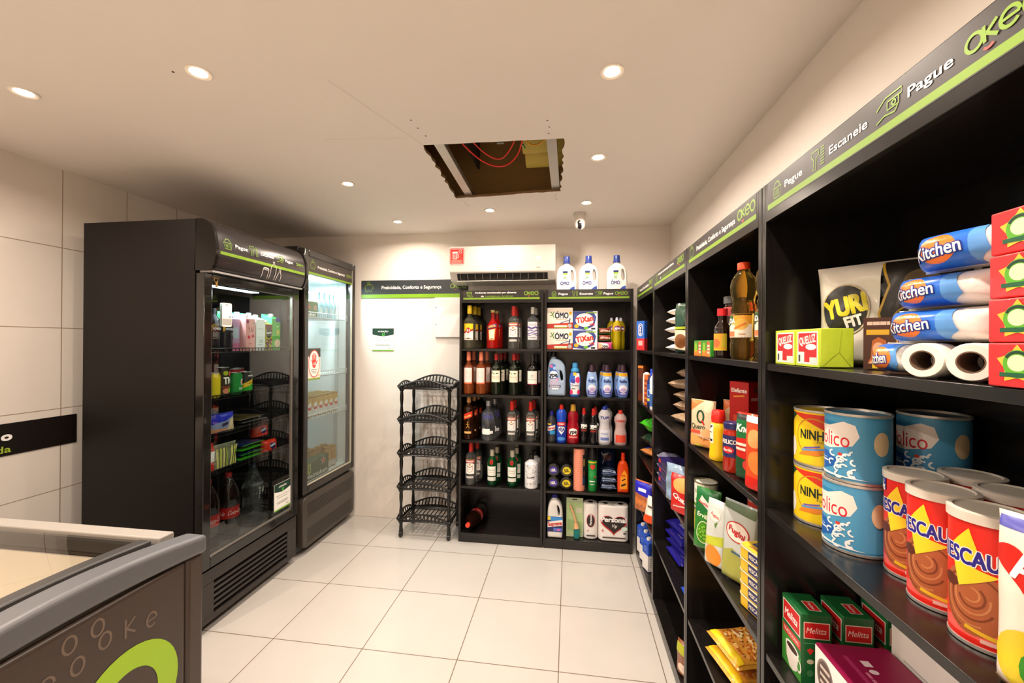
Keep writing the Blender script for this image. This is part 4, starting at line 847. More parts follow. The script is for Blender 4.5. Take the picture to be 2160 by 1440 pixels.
for x, lab in ((-.022, 'left white laundry liquid jug with blue cap on top of the shelving'), (.130, 'middle white laundry liquid jug standing close to the left one'), (.322, 'right white laundry liquid jug, standing apart from the other two')):
    if x == -.022: jb = jug('laundry_jug', lab, 'white laundry jugs above the shelving', (x, 2.91, 1.7242), 0, .14, .252, .075, wj, m('#2a3f8c', .3), ajomo, .046, capr=.022, holep=[(w_*.07, z_*.252) for w_, z_ in ((.44, .75), (.58, .78), (.73, .67), (.75, .57), (.64, .49), (.47, .53))])
    else: dup(jb, (x, 2.905, 1.7242), lab)
def ajy(D, W, H):
    D.poly(rrect(-.048, .16, -.004, .225, .02), '#3a6ab8'); D.ell(-.035, .208, .012, .01, '#e86a9a', 12); D.ell(-.012, .195, .012, .012, '#9ac0e8', 12); D.ell(-.02, .148, .034, .034, '#2a5ab0'); D.ell(-.02, .15, .030, .026, '#dfe8f4'); D.text('ype', -.02, .150, .03, '#1a2030', .052, bold=.05); D.ell(.004, .115, .012, .012, '#e88ab0', 10)
    D.poly([(-.052, .06), (-.04, .12), (.004, .12), (.03, .06), (.0, .045), (-.03, .045)], '#b9b4cc'); D.rect(-.05, .062, .03, .078, '#3a3a6a'); scrib(D, -.01, .070, .07, .007, '#f0f0f0', n=5); D.rect(-.03, .048, .015, .058, '#f0f0f4')
jug('softener_jug', 'big pale blue softener jug with black cap at left of second shelf', G2, (-.0885, 2.90, LV[3]), 0, .128, .275, .085, plas('#a9bfd8', .15, .3), m('#17171c', .3), ajy, .032, capx=-.022)
def adn(D, r): D.rect(-.034, .0, .034, .0, WH) if 0 else None; D.rect(-.035, .015, .035, .16, '#e9e9ee'); D.poly([(-.035, .1), (.0, .09), (.0, .16), (-.035, .16)], '#2a5ab8'); D.ell(-.015, .105, .018, .014, '#3a3aa0', 12); D.ell(.02, .115, .018, .022, '#e0407a', 14); D.rect(-.012, .145, .01, .168, '#f0c02a'); D.text('Downy', 0, .078, .015, '#22304a', .055, bold=.02); D.rect(-.025, .05, .002, .057, '#5a6a3a'); D.ell(-.03, .03, .016, .018, '#d83a6a', 12); D.ell(.028, .03, .014, .018, '#d83a6a', 12)
bottle('softener_bottle', 'slim softener bottle with light blue cap and flowers on second shelf', 'bottle', G2, (.040, Y1, LV[3]), 0, [(.03, 0), (.036, .01), (.035, .05), (.04, .1), (.036, .145), (.026, .175), (.024, .18)], m('#3a78c8', .3), ([(.026, .172), (.029, .173), (.028, .19), (.019, .195), (.018, .232), (0, .234)], m('#4aa0d8', .3)), adn, sy=.7)
def afo(y):
    def f(D, r):
        D.rect(-.034, .012, .034, .162 if not y else .145, '#8fb0e0'); D.poly([(-.034, .012), (.034, .012), (.034, .06), (-.034, .05)], '#5a5ab0'); D.ell(0, .06, .028, .026, '#e6e0ec'); D.ell(0, .052, .02, .012, '#b8a0d0', 16); D.text('fofo', 0, .11, .021, '#1c2a6a', .05, bold=.06); D.text('BABY', 0, .134, .006, WH, .02) if 0 else D.rect(-.01, .130, .01, .137, '#f0f0f4')
        if y: D.rect(-.036, .144, .036, .166, '#f0b01c'); scrib(D, 0, .153, .045, .004, '#c87a1a', n=5)
        D.rect(-.018, .022, .018, .03, '#d8d8ec')
    return f
fp = [(.028, 0), (.033, .006), (.04, .05), (.039, .1), (.034, .14), (.029, .17), (.02, .178)]
fc = ([(.022, .172), (.024, .174), (.022, .19), (.018, .21), (.0165, .221), (0, .222)], m('#3a2432', .3))
bottle('softener_bottle', 'violet softener bottle without yellow band on the second shelf', 'bottle', G2, (.156, Y1, LV[3]), 0, fp, m('#9db8e4', .3), fc, afo(0), sy=.6)
b = bottle('softener_bottle', 'blue softener bottle with yellow band, second from the right', 'bottle', G2, (.259, Y1, LV[3]), 0, fp, m('#6f96d8', .3), fc, afo(1), sy=.6)
dup(b, (.365, Y1, LV[3]), 'rightmost blue softener bottle with yellow band on second shelf'); dup(b, (.352, Y2-.02, LV[3]), 'yellow banded softener bottle behind the rightmost one'); dup(b, (.246, Y2-.02, LV[3]), 'yellow banded softener bottle behind the one second from the right')
# third shelf
def asu(D, r): D.rect(-.03, .06, .03, .13, '#2a3a78'); D.poly([(-.03, .08), (.03, .095), (.03, .125), (-.03, .11)], WH); D.text('Supreme', 0, .103, .016, '#c8281c', .05, bold=.05, rot=10); D.rect(-.01, .06, .03, .085, '#3a9ad0'); D.rect(-.03, .125, .0, .135, '#e8c02a')
bottle('cleaner_bottle', 'small clear cleaner bottle with blue cap, far left of third shelf', 'bottle', G2, (-.1215, Y1, LV[2]), 0, [(.026, 0), (.032, .01), (.031, .05), (.033, .13), (.028, .165), (.013, .19)], glass('#dfe6ee', .08), ([(0, .186), (.0145, .186), (.012, .216), (0, .218)], m('#2a2a80', .3)), asu)
def ave(D, r): D.rect(-.034, .01, .034, .14, '#1c3aa0'); D.rect(-.034, .12, .034, .145, '#c83028'); scrib(D, 0, .132, .04, .006, WH, n=3); D.poly([(0, .06), (.025, .09), (.024, .11), (.012, .115), (0, .105), (-.012, .115), (-.024, .11), (-.025, .09)], WH); D.text('VEJA', 0, .095, .022, '#1c2c8a', .046, bold=.05); D.ell(0, .03, .03, .012, '#4a90d8', 14)
bottle('cleaner_bottle', 'bright blue cleaner bottle with red cap on the third shelf', 'bottle', G2, (-.0525, Y1, LV[2]), 0, [(.03, 0), (.036, .01), (.035, .12), (.030, .145), (.035, .17), (.036, .205), (.025, .228), (.014, .235)], m('#1c48c0', .22), ([(0, .232), (.0155, .232), (.012, .264), (0, .266)], m('#c8281c', .3)), ave, sy=.8)
def ayp(D, r): D.rect(-.038, .03, .038, .11, '#a81820'); D.ell(0, .082, .032, .024, '#f0e8e4'); D.text('ype', 0, .083, .026, '#22202a', .05, bold=.05); D.line([(-.03, .045), (.03, .045)], .008, '#e8a8a0')
bottle('cleaner_bottle', 'dark red cleaner bottle with gold cap on the third shelf', 'bottle', G2, (.0285, Y1, LV[2]), 0, [(.038, 0), (.043, .01), (.041, .12), (.033, .15), (.038, .18), (.032, .21), (.018, .225)], m('#b01428', .1, 0, .35), ([(0, .222), (.02, .222), (.017, .268), (0, .27)], m('#c8963a', .3, .2)), ayp, sy=.75)
def aypb(D, r): D.rect(-.026, .08, .026, .15, '#17151a'); D.text('ype', 0, .128, .026, WH, .044, bold=.06); D.rect(-.022, .085, .022, .098, '#8a2a22'); D.rect(-.02, .104, .02, .108, '#c8c0a8')
b = bottle('cleaner_bottle', 'front black cleaner bottle with red cap on the third shelf', 'bottle', G2, (.167, 2.878, LV[2]), 0, [(.024, 0), (.029, .008), (.027, .06), (.029, .12), (.021, .155), (.021, .18), (.012, .2)], m('#141214', .12, coat=.4), ([(0, .198), (.0135, .198), (.010, .243), (0, .245)], m('#c0241c', .3)), aypb)
dup(b, (.103, 2.90, LV[2]), 'black cleaner bottle left of and slightly behind the front one'); dup(b, (.185, 2.95, LV[2]), 'black cleaner bottle behind the front one')
def atu(c1, tx, c2, c3):
    def f(D, r): D.text(tx, 0, .185, .016, c1, .062, bold=.06); D.rect(-.04, .02, .04, .1, c2); D.rect(-.03, .03, .03, .05, c3); scrib(D, 0, .075, .05, .005, c3, n=4)
    return f
tp = [(.038, 0), (.043, .01), (.042, .09), (.034, .125), (.034, .15), (.042, .185), (.040, .21), (.022, .235), (.016, .24)]
b = bottle('alcohol_bottle', 'milky white alcohol bottle with blue lettering on the third shelf', 'bottle', G2, (.243, Y1, LV[2]), 0, tp, plas('#dfdce0', .25, .3), ([(0, .238), (.0175, .238), (.013, .26), (0, .262)], m('#2a3aa0', .3)), atu('#2a348a', 'TUPI', '#d2d4de', '#6a7ab8'), sy=.75)
dup(b, (.262, Y2-.015, LV[2]), 'blue lettered alcohol bottle behind its twin')
bottle('alcohol_bottle', 'translucent alcohol bottle with red lettering, right end of third shelf', 'bottle', G2, (.350, Y1, LV[2]), 0, [(r_, z*.9) for r_, z in tp], plas('#d8b8b4', .3, .3), ([(0, .214), (.0175, .214), (.013, .236), (0, .238)], m('#c83428', .3)), lambda D, r: (D.text('TAMBAÚ', 0, .165, .015, '#c03028', .064, bold=.05), D.rect(-.038, .02, .038, .07, '#d84a34')), sy=.75)
# fourth shelf
def rollpack(lab, x, z, c1, tx, tc):
    t = empty('bin_bag_roll', (x, 2.872, z), 0); tag(t, lab, 'bag roll', 'rolls of bin bags')
    b_ = MB(); b_.lathe([(.0, -.0), (.03, .0), (.043, .004), (.044, .07), (.03, .074), (0, .074)], m('#17140f', .18, coat=.6, bump=.6, bs=70), 24); o = b_.build('roll', t); o.rotation_euler = (R(-90), 0, 0); o.location = (0, .0, .044)
    D = Dec(flat(-.0015)); D.ell(0, .044, .028, .026, c1, 22); D.text(tx, 0, .044, .02, tc, .034, bold=.04, rot=8); D.build('label', t)
rollpack('lower purple labelled bin bag roll at the left', -.107, LV[1], '#4a3a9a', '100L', WH); rollpack('upper purple labelled bin bag roll at the left', -.106, LV[1]+.089, '#4a3a9a', '100L', WH)
rollpack('lower yellow labelled bin bag roll', -.016, LV[1], '#e0c81c', '50L', '#2a241c'); rollpack('upper yellow labelled bin bag roll', -.014, LV[1]+.089, '#e0c81c', '50L', '#2a241c')
def acr(D, r):
    for j in range(20):
        for i in range(9): D.rect(-.034+i*.0078+(j % 2)*.0035, .01+j*.0138, -.030+i*.0078+(j % 2)*.0035, .013+j*.0138, '#c8604a'); D.d = 0
t = bottle('cleaning_cloth_roll', 'tall coral coloured cloth roll standing on the fourth shelf', 'cloth roll', G2, (.0715, 2.89, LV[1]), 0, [(.03, 0), (.039, .002), (.039, .286), (.036, .288), (0, .288)], m('#f0987c', .6), None, acr)
D = Dec(cylS(.0395, 1, 1, 1.15), du=.008); D.rect(-.02, .04, .02, .25, '#22283a'); D.rect(-.014, .17, .014, .22, '#c8a04a'); D.ell(0, .12, .012, .02, '#a05a3a', 12); D.rect(-.016, .05, .016, .09, '#3a5aa0'); D.build('wrap_label', t)
def asb(D, r): D.rect(-.032, .0, .032, .0, WH) if 0 else None; D.rect(-.033, .195, .033, .205, '#e8c02a'); D.poly([(-.018, .165), (0, .15), (.018, .165), (.014, .185), (-.014, .185)], '#d8402c'); D.rect(-.025, .10, .025, .14, '#2f9a4a'); D.ell(.016, .1, .006, .006, '#d8402c', 8); scrib(D, -.004, .07, .04, .008, '#e8e8e0', n=3); scrib(D, -.004, .05, .03, .004, '#e8e8e0', n=3)
b = bottle('insecticide_can', 'green spray can with black cap on the fourth shelf', 'spray can', G2, (.163, 2.89, LV[1]), 0, [(.029, 0), (.031, .003), (.031, .21), (.026, .22)], m('#1c8a3c', .3), ([(.029, .205), (.030, .206), (.028, .26), (.022, .298), (0, .3)], m('#17171a', .35)), asb)
dup(b, (.170, 2.975, LV[1]), 'green spray can standing behind the front one')
bb = m('#3a5078', .15, 0, .3, .5, bump=.7, bs=60)
for k in range(3): bag('scouring_pad_bag', ('bottom', 'middle', 'top')[k]+' of three crinkly blue bags stacked beside the orange bottle', 'bag', 'crinkly blue bags', (.272+.002*k, 2.955, LV[1]+.0245+k*.048), 0, .106, .14, .04, bb, lambda D, w, h: (D.rect(-.045, .01, .045, .04, '#a8b4c8'), D.rect(-.03, .018, .03, .03, '#2a3a68')), rx=-90, seed=k, wr=.004)
for o in [o for o in bpy.data.objects if o.name.startswith('scouring_pad_bag')]: o.location.y = 2.872
bag('scouring_pad_bag', 'dark blue see-through bag standing behind the crinkly blue stack', 'bag', 'crinkly blue bags', (.275, 3.06, LV[1]), 0, .13, .25, .05, m('#16284a', .15, 0, .2, .5), lambda D, w, h: D.text('HIT', 0, .2, .02, '#8a4a3a', .06) if 0 else D.ell(0, .19, .035, .02, '#5a3438'), seed=8, wr=.003)
def aor(D, W, H): D.poly([(-.025, .03), (.025, .03), (.024, .13), (.005, .16), (-.018, .12)], '#f09a1c'); D.text('VIM', 0, .13, .01, '#a82a14') if 0 else scrib(D, 0, .12, .03, .008, '#c8401c', n=3); D.line([(-.015, .05), (.015, .065)], .012, '#3a1a14'); D.line([(-.01, .085), (.012, .1)], .008, '#3a1a14')
jug('spray_bottle', 'bright orange cleaner bottle at the right end of the fourth shelf', G2, (.3685, 2.885, LV[1]), 0, .078, .23, .05, m('#ee4a12', .2, 0, .2), m('#d8300c', .25), aor, .04, hole=False, capr=.013)
# bottom shelf
def ajs(D, W, H): D.rect(-.052, .045, .052, .15, '#20285a'); D.rect(-.03, .12, .05, .148, '#3a8ad0'); D.rect(-.05, .125, -.03, .148, '#e0c82a'); D.poly([(-.05, .075), (.052, .09), (.052, .13), (-.05, .112)], '#eae6e4'); D.text('Supreme', .0, .102, .026, '#c4281e', .094, bold=.05, rot=8); D.rect(-.01, .05, .05, .072, '#5a6ac0'); D.ell(.025, .06, .01, .008, '#d86ab0', 10)
jug('bleach_jug', 'white bleach jug with handle on the bottom shelf', G2, (-.093, 2.89, LV[0]), 0, .108, .272, .09, wj, m('#2a2e80', .3), ajs, .018, capx=-.004, holep=[(w_*.054, z_*.272) for w_, z_ in ((.30, .82), (.50, .80), (.62, .68), (.60, .58), (.46, .57), (.34, .68))])
t = empty('brush_blister_pack', (.043, 2.885, LV[0]), 0, rx=-5); tag(t, 'wooden handled brush in a green blister card on the bottom shelf', 'brush', G2)
c_ = MB().box(-.058, 0, .002, .058, .003, .265, m('#b9c8a0', .4)).build('card', t); D = Dec(flat(0)); D.rect(-.056, .03, .056, .235, '#a8bf86'); D.rect(-.05, .18, -.0, .19, '#dfe8c8') if 0 else None; D.rr(-.018, .25, .018, .257, .003, '#1c241c'); D.poly([(-.05, .05), (.05, .03), (.05, .1), (-.05, .12)], '#8fae74'); D.rect(.01, .165, .05, .2, '#c8c4a8'); D.build('print', c_)
MB().tube([(-.03, -.012, .215), (-.005, -.014, .15), (.008, -.015, .10)], [.008, .007, .009], m('#d8a878', .5), 12).build('handle', t)
MB().tube([(.008, -.016, .10), (.012, -.017, .065)], [.012, .02], m('#d8a878', .5), 14).build('head', t)
MB().lathe([(.018, 0), (.022, .012), (.019, .060), (.015, .068)], m('#1f8a86', .5, bump=1, bs=300), 16, sy=.6, c=(.014, -.02)).build('bristles', t)
def toilet(nm, lab, x, w, n, y):
    t = empty(nm, (x, y, LV[0]), 0); tag(t, lab, 'toilet paper', 'toilet paper packs'); r = w/n/2; pm = m('#efe9e4', .35, coat=.3); d_ = min(2*r, .098)
    for q_ in (0,): MB().prism(rrect(-w/2, .001, w/2, 2*r-.001, r*.8, 6), .0, .240, pm, 'z').build('wrapper', t, bevel=.008, seg=3)
    for i in range(n):
        for q_ in range(2 if n > 1 else 1):
            c_ = (-w/2+r+i*2*r, r)
            if q_: continue
            MB().lathe([(.019, .2395), (r*.86, .2395), (r*.86, .2425), (.019, .2425), (.019, .2395)], m('#e9e2da', .7), 28, c=c_).lathe([(0, .2408), (.019, .2408)], m('#4a3c30', .8), 20, c=c_).build('roll_end', t)
    return t
t = toilet('toilet_paper_pack', 'narrow white toilet paper pack showing its side on the bottom shelf', .1515, .098, 1, 2.865)
D = Dec(lambda u, v, o: (u, -o-.0, v)) ; D.off = .0016
D.ell(0, .13, .028, .045, '#b01c20'); D.ell(0, .128, .025, .04, '#2a2220'); D.text('Personal', 0, .135, .015, WH, .07, rot=90, bold=.04); D.text('4', -.02, .06, .016, '#c8281c'); D.rect(-.028, .022, .03, .032, '#4a4440'); D.build('print', t)
t = toilet('toilet_paper_pack', 'wide white toilet paper pack with red heart on the bottom shelf', .305, .204, 2, 2.855)
D = Dec(lambda u, v, o: (u, -o-.0, v)); D.off = .0016
def heart(cx, cz, s, n=40): return [(cx+s*.0625*16*math.sin(t_)**3/1.0, cz+s*.052*(13*math.cos(t_)-5*math.cos(2*t_)-2*math.cos(3*t_)-math.cos(4*t_))) for t_ in [2*PI*i/n for i in range(n)]]
D.poly(heart(0, .12, .088), '#b8161c'); D.poly(heart(.003, .122, .079), '#2c2321'); D.text('Personal', 0, .15, .032, WH, .165, bold=.05); D.text('Vip', .005, .108, .022, WH, .036, bold=0, shear=.2); D.text('4', -.075, .072, .02, '#c8281c'); D.rect(-.075, .022, .08, .032, '#5a524c'); D.ell(.07, .092, .02, .013, '#cfe8d8', 14); D.ell(.072, .06, .01, .005, '#3a3430', 10); D.build('print', t)
# ================================================================ RIGHT WALL, NEAREST UNIT
S1, S2, S3, S4, S5 = 1.3735, 1.0412, .7092, .3732, .0562
t = None
def fsoap(D): D.rect(-.04, 0, .04, .072, '#c3d83a'); D.rect(-.034, .004, .034, .068, '#f0ece4'); D.rect(-.031, .008, .031, .065, '#c4282c'); D.text('QUELUZ', 0, .052, .015, WH, .054, rot=8, bold=.03); D.ell(.012, .038, .018, .006, WH, 12); D.rect(-.034, .004, -.01, .028, '#f0ece4'); D.rect(.008, .006, .031, .018, '#e0ddd4'); D.rect(-.03, .008, -.024, .022, '#333333')
def ssoap(D): D.line([(.004, .002), (.022, .02), (.032, .028), (.052, .002)], .0014, '#9ab02a'); D.line([(.032, .028), (.036, .07)], .001, '#a8be2e')
b = carton('soap_box', 'far yellow green soap box with red label on the top shelf', 'box', 'yellow green soap boxes', (.462, .957, S1), -90, .082, .057, .073, m('#c3d83a', .35, coat=.2, bump=.15, bs=40), fsoap, ssoap)
dup(b, (.462, .8735, S1), 'near yellow green soap box with creased end flap on the top shelf')
# two tone tissue pack
def ayu(D, w, h):
    D.poly([(w*.10, h*.03), (w*.47, h*.03), (w*.47, h*.97), (-w*.02, h*.98), (w*.03, h*.75), (-w*.03, h*.5), (-w*.0, h*.25)], '#241f1b'); D.line([(-w*.02, h*.97), (w*.03, h*.75), (-w*.03, h*.5), (-w*.0, h*.25), (w*.10, h*.03)], .004, '#c8a02a')
    D.ell(-w*.27, h*.55, .044, .052, '#c8b890'); D.ell(-w*.27, h*.55, .041, .049, '#26231e'); D.text('YURI', -w*.27, h*.585, .036, '#d8c82a', .074, bold=.05, rot=14); D.text('FIT', -w*.2, h*.44, .02, WH, .03, rot=14, bold=.05)
    D.ring(w*.27, h*.42, .05, .034, .003, '#c8a02a'); D.text('YURI', w*.26, h*.44, .022, '#c8b82a', .062, bold=.05); D.text('FIT', w*.3, h*.33, .012, WH, .024, bold=.04); D.ell(w*.22, h*.78, .024, .02, '#6a5a42', 20); scrib(D, w*.02, h*.56, .04, .004, '#c8a02a') if 0 else None
bag('paper_towel_pack', 'tall white and black paper towel pack with gold curve on the top shelf', 'paper towels', None, (.612, .880, S1), -50, .24, .205, .07, m('#e9e2d6', .3, coat=.3), ayu, seed=3, wr=.004, base=1, nu=30, nv=26)
def fmask(D):
    D.rect(-.03, 0, .03, .09, '#4a2a1c'); D.text('DINA', -.008, .063, .007, '#4a2a1c', .026) if 0 else D.rect(-.026, .06, .004, .069, '#d8a82a'); scrib(D, -.01, .08, .03, .006, '#d8c0a8', n=3); D.ring(.018, .075, .007, .007, .003, '#e0d0c0', 8)
    D.poly([(-.024, .012), (-.02, .02), (-.018, .05), (-.01, .056), (0, .05), (.002, .02), (.008, .012)], '#b8632c'); D.ell(-.01, .036, .0075, .011, '#e8b08a', 16); D.rect(-.0135, .018, -.0065, .03, '#e0a47c'); D.poly([(-.024, .01), (-.014, .02), (-.006, .02), (.006, .01)], '#e8b490')
    D.rect(.012, .01, .026, .06, '#6a4a30'); 
    for k in range(4): D.rect(.013+k*.0034, .012, .0148+k*.0034, .058, '#c8a070')
    D.rect(-.018, .002, -.004, .009, '#e0c02a')
carton('mask_box', 'small dark brown box with a woman\'s face in front of the paper towels', 'box', None, (.537, .782, S1), -42, .056, .035, .083, m('#4a2a1c', .35), fmask)
def akit(D, w, h):
    D.rect(-w*.47, h*.04, w*.12, h*.96, '#2a6ad0'); D.poly([(w*.12, h*.04), (w*.28, h*.3), (w*.2, h*.96), (w*.1, h*.96)], '#5a96d8'); D.ell(-w*.18, h*.5, .024, h*.36, '#ee7a2a'); D.text('Kitchen', -w*.18, h*.48, h*.34, '#1c2f8a', w*.47, bold=.085, rot=6); D.text('Kitchen', -w*.18, h*.48, h*.34, WH, w*.47, bold=.02, rot=6)
kw = m('#e9e6e0', .2, coat=.6, bump=.3, bs=30)
for k, (x, y, rz, lab) in enumerate([(.478, .655, -78, 'bottom blue kitchen paper pack of the leaning stack'), (.478, .588, -76, 'second blue kitchen paper pack from the bottom'), (.482, .582, -80, 'third blue kitchen paper pack, mostly white toward the viewer'), (.478, .548, -72, 'topmost blue kitchen paper pack of the leaning stack')]):
    w_ = (.07, .135, .135, .12)[k]
    bag('kitchen_paper_pack', lab, 'kitchen paper', 'stacked kitchen paper packs', (x+.03, y+.036, S1+.0005+k*.0465), rz, w_, .046 if k < 3 else .05, .085, kw, akit, seed=k, wr=.0015, nu=18, nv=10)
t = None
for k, (x, y) in enumerate(((.452, .598), (.462, .545))):
    t = empty('paper_roll', (x, y, S1), -60); tag(t, ('white paper roll end with hollow core, left of two below the red boxes', 'white paper roll end with hollow core, right of two beside the red boxes')[k], 'paper roll', 'paper roll ends on the top shelf')
    o = MB().lathe([(.013, .0), (.021, 0), (.0225, .003), (.0225, .05), (.013, .05), (.013, .0)], m('#ece6dc', .45), 28).build('roll', t); o.rotation_euler = (R(-90), 0, 0); o.location = (0, 0, .0229)
    o = MB().lathe([(.0115, .0), (.0129, .0), (.0129, .049), (.0115, .049), (.0115, .0)], m('#6a5442', .8), 24).build('core', t); o.rotation_euler = (R(-90), 0, 0); o.location = (0, 0, .0229)
def fstar(D):
    D.rect(-.0575, 0, .0575, .0455, '#d8262a') if 0 else None
    u, v = -.010, .023; pts = []
    for i in range(10): a = PI/2+i*PI/5; rr_ = .021 if i % 2 == 0 else .013; pts.append((u+rr_*math.cos(a), v+rr_*math.sin(a)))
    D.poly(pts, '#e8b83a'); D.ell(u, v+.001, .014, .0145, '#5aa82a', 20); D.ell(u, v+.002, .0095, .0085, '#efdcb4', 18); D.ring(u, v+.004, .011, .009, .003, '#1c3a2a', 14, R(20), R(160)); D.rect(u-.017, v-.0125, u+.017, v-.008, '#1f5a3a')
b = carton('coffee_filter_box', 'bottom red box with green star in the stack at the right edge', 'box', 'stacked red boxes with green star', (.449, .4705, S1), -90, .080, .10, .0455, m('#dc2a2c', .3, coat=.2), fstar)
for k, n_ in enumerate(('second red box from the bottom of the star stack', 'third red box from the bottom of the star stack', 'topmost red box of the star stack at the right edge')): dup(b, (.449+.001*k, .4703-.0002*k, S1+.0462*(k+1)), n_)
# tins
def anin(D, r, h):
    D.rect(-.062, .006, .062, h-.006, '#f0cc1c'); D.poly([(-.062, h*.93), (-.062, h*.72), (-.03, h*.93)], '#1c4a2a'); D.poly([(-.048, h*.93), (.062, h*.93), (.062, h*.60), (.03, h*.62), (-.01, h*.80)], '#d8341c')
    D.ring(.0, h*.53, .034, .038, .0025, '#c88a1a'); D.text('NINHO', .004, h*.57, .019, '#1c2a1a', .058, bold=.03); D.text('Forti+', .018, h*.46, .007, '#3a3a1c', .022, bold=.01); D.ell(-.05, h*.3, .012, .022, '#f0e8dc', 14); D.poly([(-.03, h*.18), (.012, h*.22), (.02, h*.34), (-.004, h*.36), (-.02, h*.28)], '#e8862a'); D.line([(-.022, h*.28), (.018, h*.34)], .004, '#5a9ad0'); D.line([(-.018, h*.32), (.012, h*.38)], .003, '#6a5ab0')
ym = m('#f0cc1c', .3, .2)
b = can('milk_powder_tin', 'upper yellow milk powder tin at the far end of the second shelf', 'tin', 'stacked yellow milk powder tins', (.538, .9615, S2+.1195), -47, .0495, .118, ym, anin)
dup(b, (.538, .9615, S2), 'lower yellow milk powder tin with a red corner, under its twin')
def amol(D, r, h):
    D.rect(-.078, .008, .078, h-.008, '#4a96c0'); D.poly([(-.078, h*.86), (-.02, h*.86), (-.012, h*.80), (-.03, h*.72), (-.078, h*.72)], '#2a82b4'); D.poly([(-.078, h*.47), (-.078, h*.78), (-.03, h*.80), (-.005, h*.88), (.012, h*.84), (.018, h*.68), (.008, h*.54), (-.03, h*.46)], '#efe4da')
    D.text('Molico', -.034, h*.62, .027, '#d0202e', .076, bold=.0); D.text('l', -.034, h*.62, .03, '#d0202e') if 0 else None; D.poly([(-.078, h*.14), (-.078, h*.42), (-.035, h*.40), (-.014, h*.30), (-.02, h*.2), (-.05, h*.12)], '#1f5fb0'); scrib(D, -.05, h*.3, .03, .002, '#a8c8e8', n=4); scrib(D, -.046, h*.26, .024, .003, '#d8e8f4', n=3)
    rn = random.Random(2)
    for i in range(15): t_ = i/14; u = -.022+.05*t_*0+rn.uniform(-.004, .034); v = h*(.42-.32*t_); D.ring(u, v, .006, .005, .003, '#e8eef0', 10, rn.uniform(0, 2), rn.uniform(3.5, 6)); D.d = 20+i*.2
    D.ell(-.01, h*.40, .004, .003, '#d8402c', 8); D.poly([(-.078, h*.07), (-.078, h*.12), (-.03, h*.10), (.02, h*.08), (.03, h*.07)], '#e8eef0'); D.ell(.050, h*.60, .013, h*.17, '#d8c098', 20)
bm_ = m('#4a94be', .3, .15)
b = can('milk_powder_tin', 'upper blue milk powder tin in front on the second shelf', 'tin', 'blue milk powder tins', (.535, .848, S2+.1255), -50, .049, .1245, bm_, amol)
dup(b, (.531, .847, S2), 'lower blue milk powder tin with white swirls, under its twin'); dup(b, (.664, .854, S2+.1255), 'blue milk powder tin standing in the shade at the back, top of its stack'); dup(b, (.664, .854, S2), 'blue milk powder tin at the back, bottom of its stack')
def anes(D, r, h):
    D.rect(-.058, .008, .058, h-.014, '#dc2418'); D.rect(-.058, .012, .058, .026, '#e8605a'); D.ell(.006, h*.34, .034, .042, '#a85a34', 26)
    for k in range(6): D.ring(.006, h*.33+.002*k, .030-.0045*k, .036-.0055*k, .0022, ('#7a3a1c', '#c07a4c')[k % 2], 18, R(30+k*40), R(250+k*40))
    D.ell(-.018, h*.44, .012, .008, '#5a2412', 12); D.line([(.0, h*.14), (.04, h*.10)], .005, '#e0b02a'); D.rect(.014, h*.06, .034, h*.09, '#e0b0a4')
    D.poly([(.004, h*.88), (-.018, h*.70), (.014, h*.68)], '#f4cf2a'); D.poly([(-.012, h*.72), (.016, h*.72), (.018, h*.66), (-.012, h*.58)], '#f4cf2a'); D.poly([(-.013, h*.62), (.030, h*.57), (-.006, h*.42)], '#f4cf2a')
    D.text('NESCAU', -.002, h*.665, .0195, '#f0e8e0', .064, bold=.075); D.text('NESCAU', -.002, h*.665, .0195, '#2a1f86', .064, bold=.035)
def anes1(D, r, h): anes(D, r, h); D.rect(-.05, h*.80, -.016, h*.93, '#2a1f86'); D.text('NOVO', -.033, h*.89, .006, WH, .026); D.text('350g', -.033, h*.845, .009, WH, .028, bold=.06); D.rect(-.058, h*.8, -.05, h*.93, '#f0c82a')
ms = m('#dc2418', .3, .1)
can('chocolate_powder_tin', 'red chocolate powder tin, farthest of the three in front, with blue corner flash', 'tin', 'red chocolate powder tins', (.562, .757, S2), -74, .037, .166, ms, anes1, '#d8cfc2', plastic=True)
b = can('chocolate_powder_tin', 'red chocolate powder tin, middle of the three in front', 'tin', 'red chocolate powder tins', (.541, .680, S2), -74, .037, .166, ms, anes, '#d8cfc2', plastic=True)
dup(b, (.532, .6005, S2), 'red chocolate powder tin, nearest of the three in front', -76)
for x, y, lab in ((.648, .762, 'red chocolate powder tin in the back row behind the farthest one'), (.632, .682, 'red chocolate powder tin in the back row behind the middle one'), (.622, .600, 'red chocolate powder tin in the back row beside the cream packet')): dup(b, (x, y, S2), lab)
def aoat(D, w, h):
    D.rect(-w*.46, h*.02, w*.46, h*.98, '#eadfd0'); D.rect(-w*.46, h*.92, w*.46, h*.98, '#5a5ab0'); D.poly(heart(-w*.16, h*.74, .03), '#c8281e') ; D.text('A', -w*.16, h*.74, .026, WH, .024, bold=.04); D.ell(w*.0, h*.22, w*.45, h*.19, '#d8c02a', 24); D.ell(-w*.1, h*.2, .008, .016, '#3a8a2a', 10); D.poly([(-w*.46, .0), (w*.4, 0), (w*.4, h*.1), (-w*.46, h*.05)], '#9a6a3a')
bag('cereal_packet', 'cream and yellow cereal packet with red heart at the right edge', 'packet', None, (.505, .498, S2), -68, .092, .19, .05, m('#eadfd0', .35), aoat, seed=6, base=1)
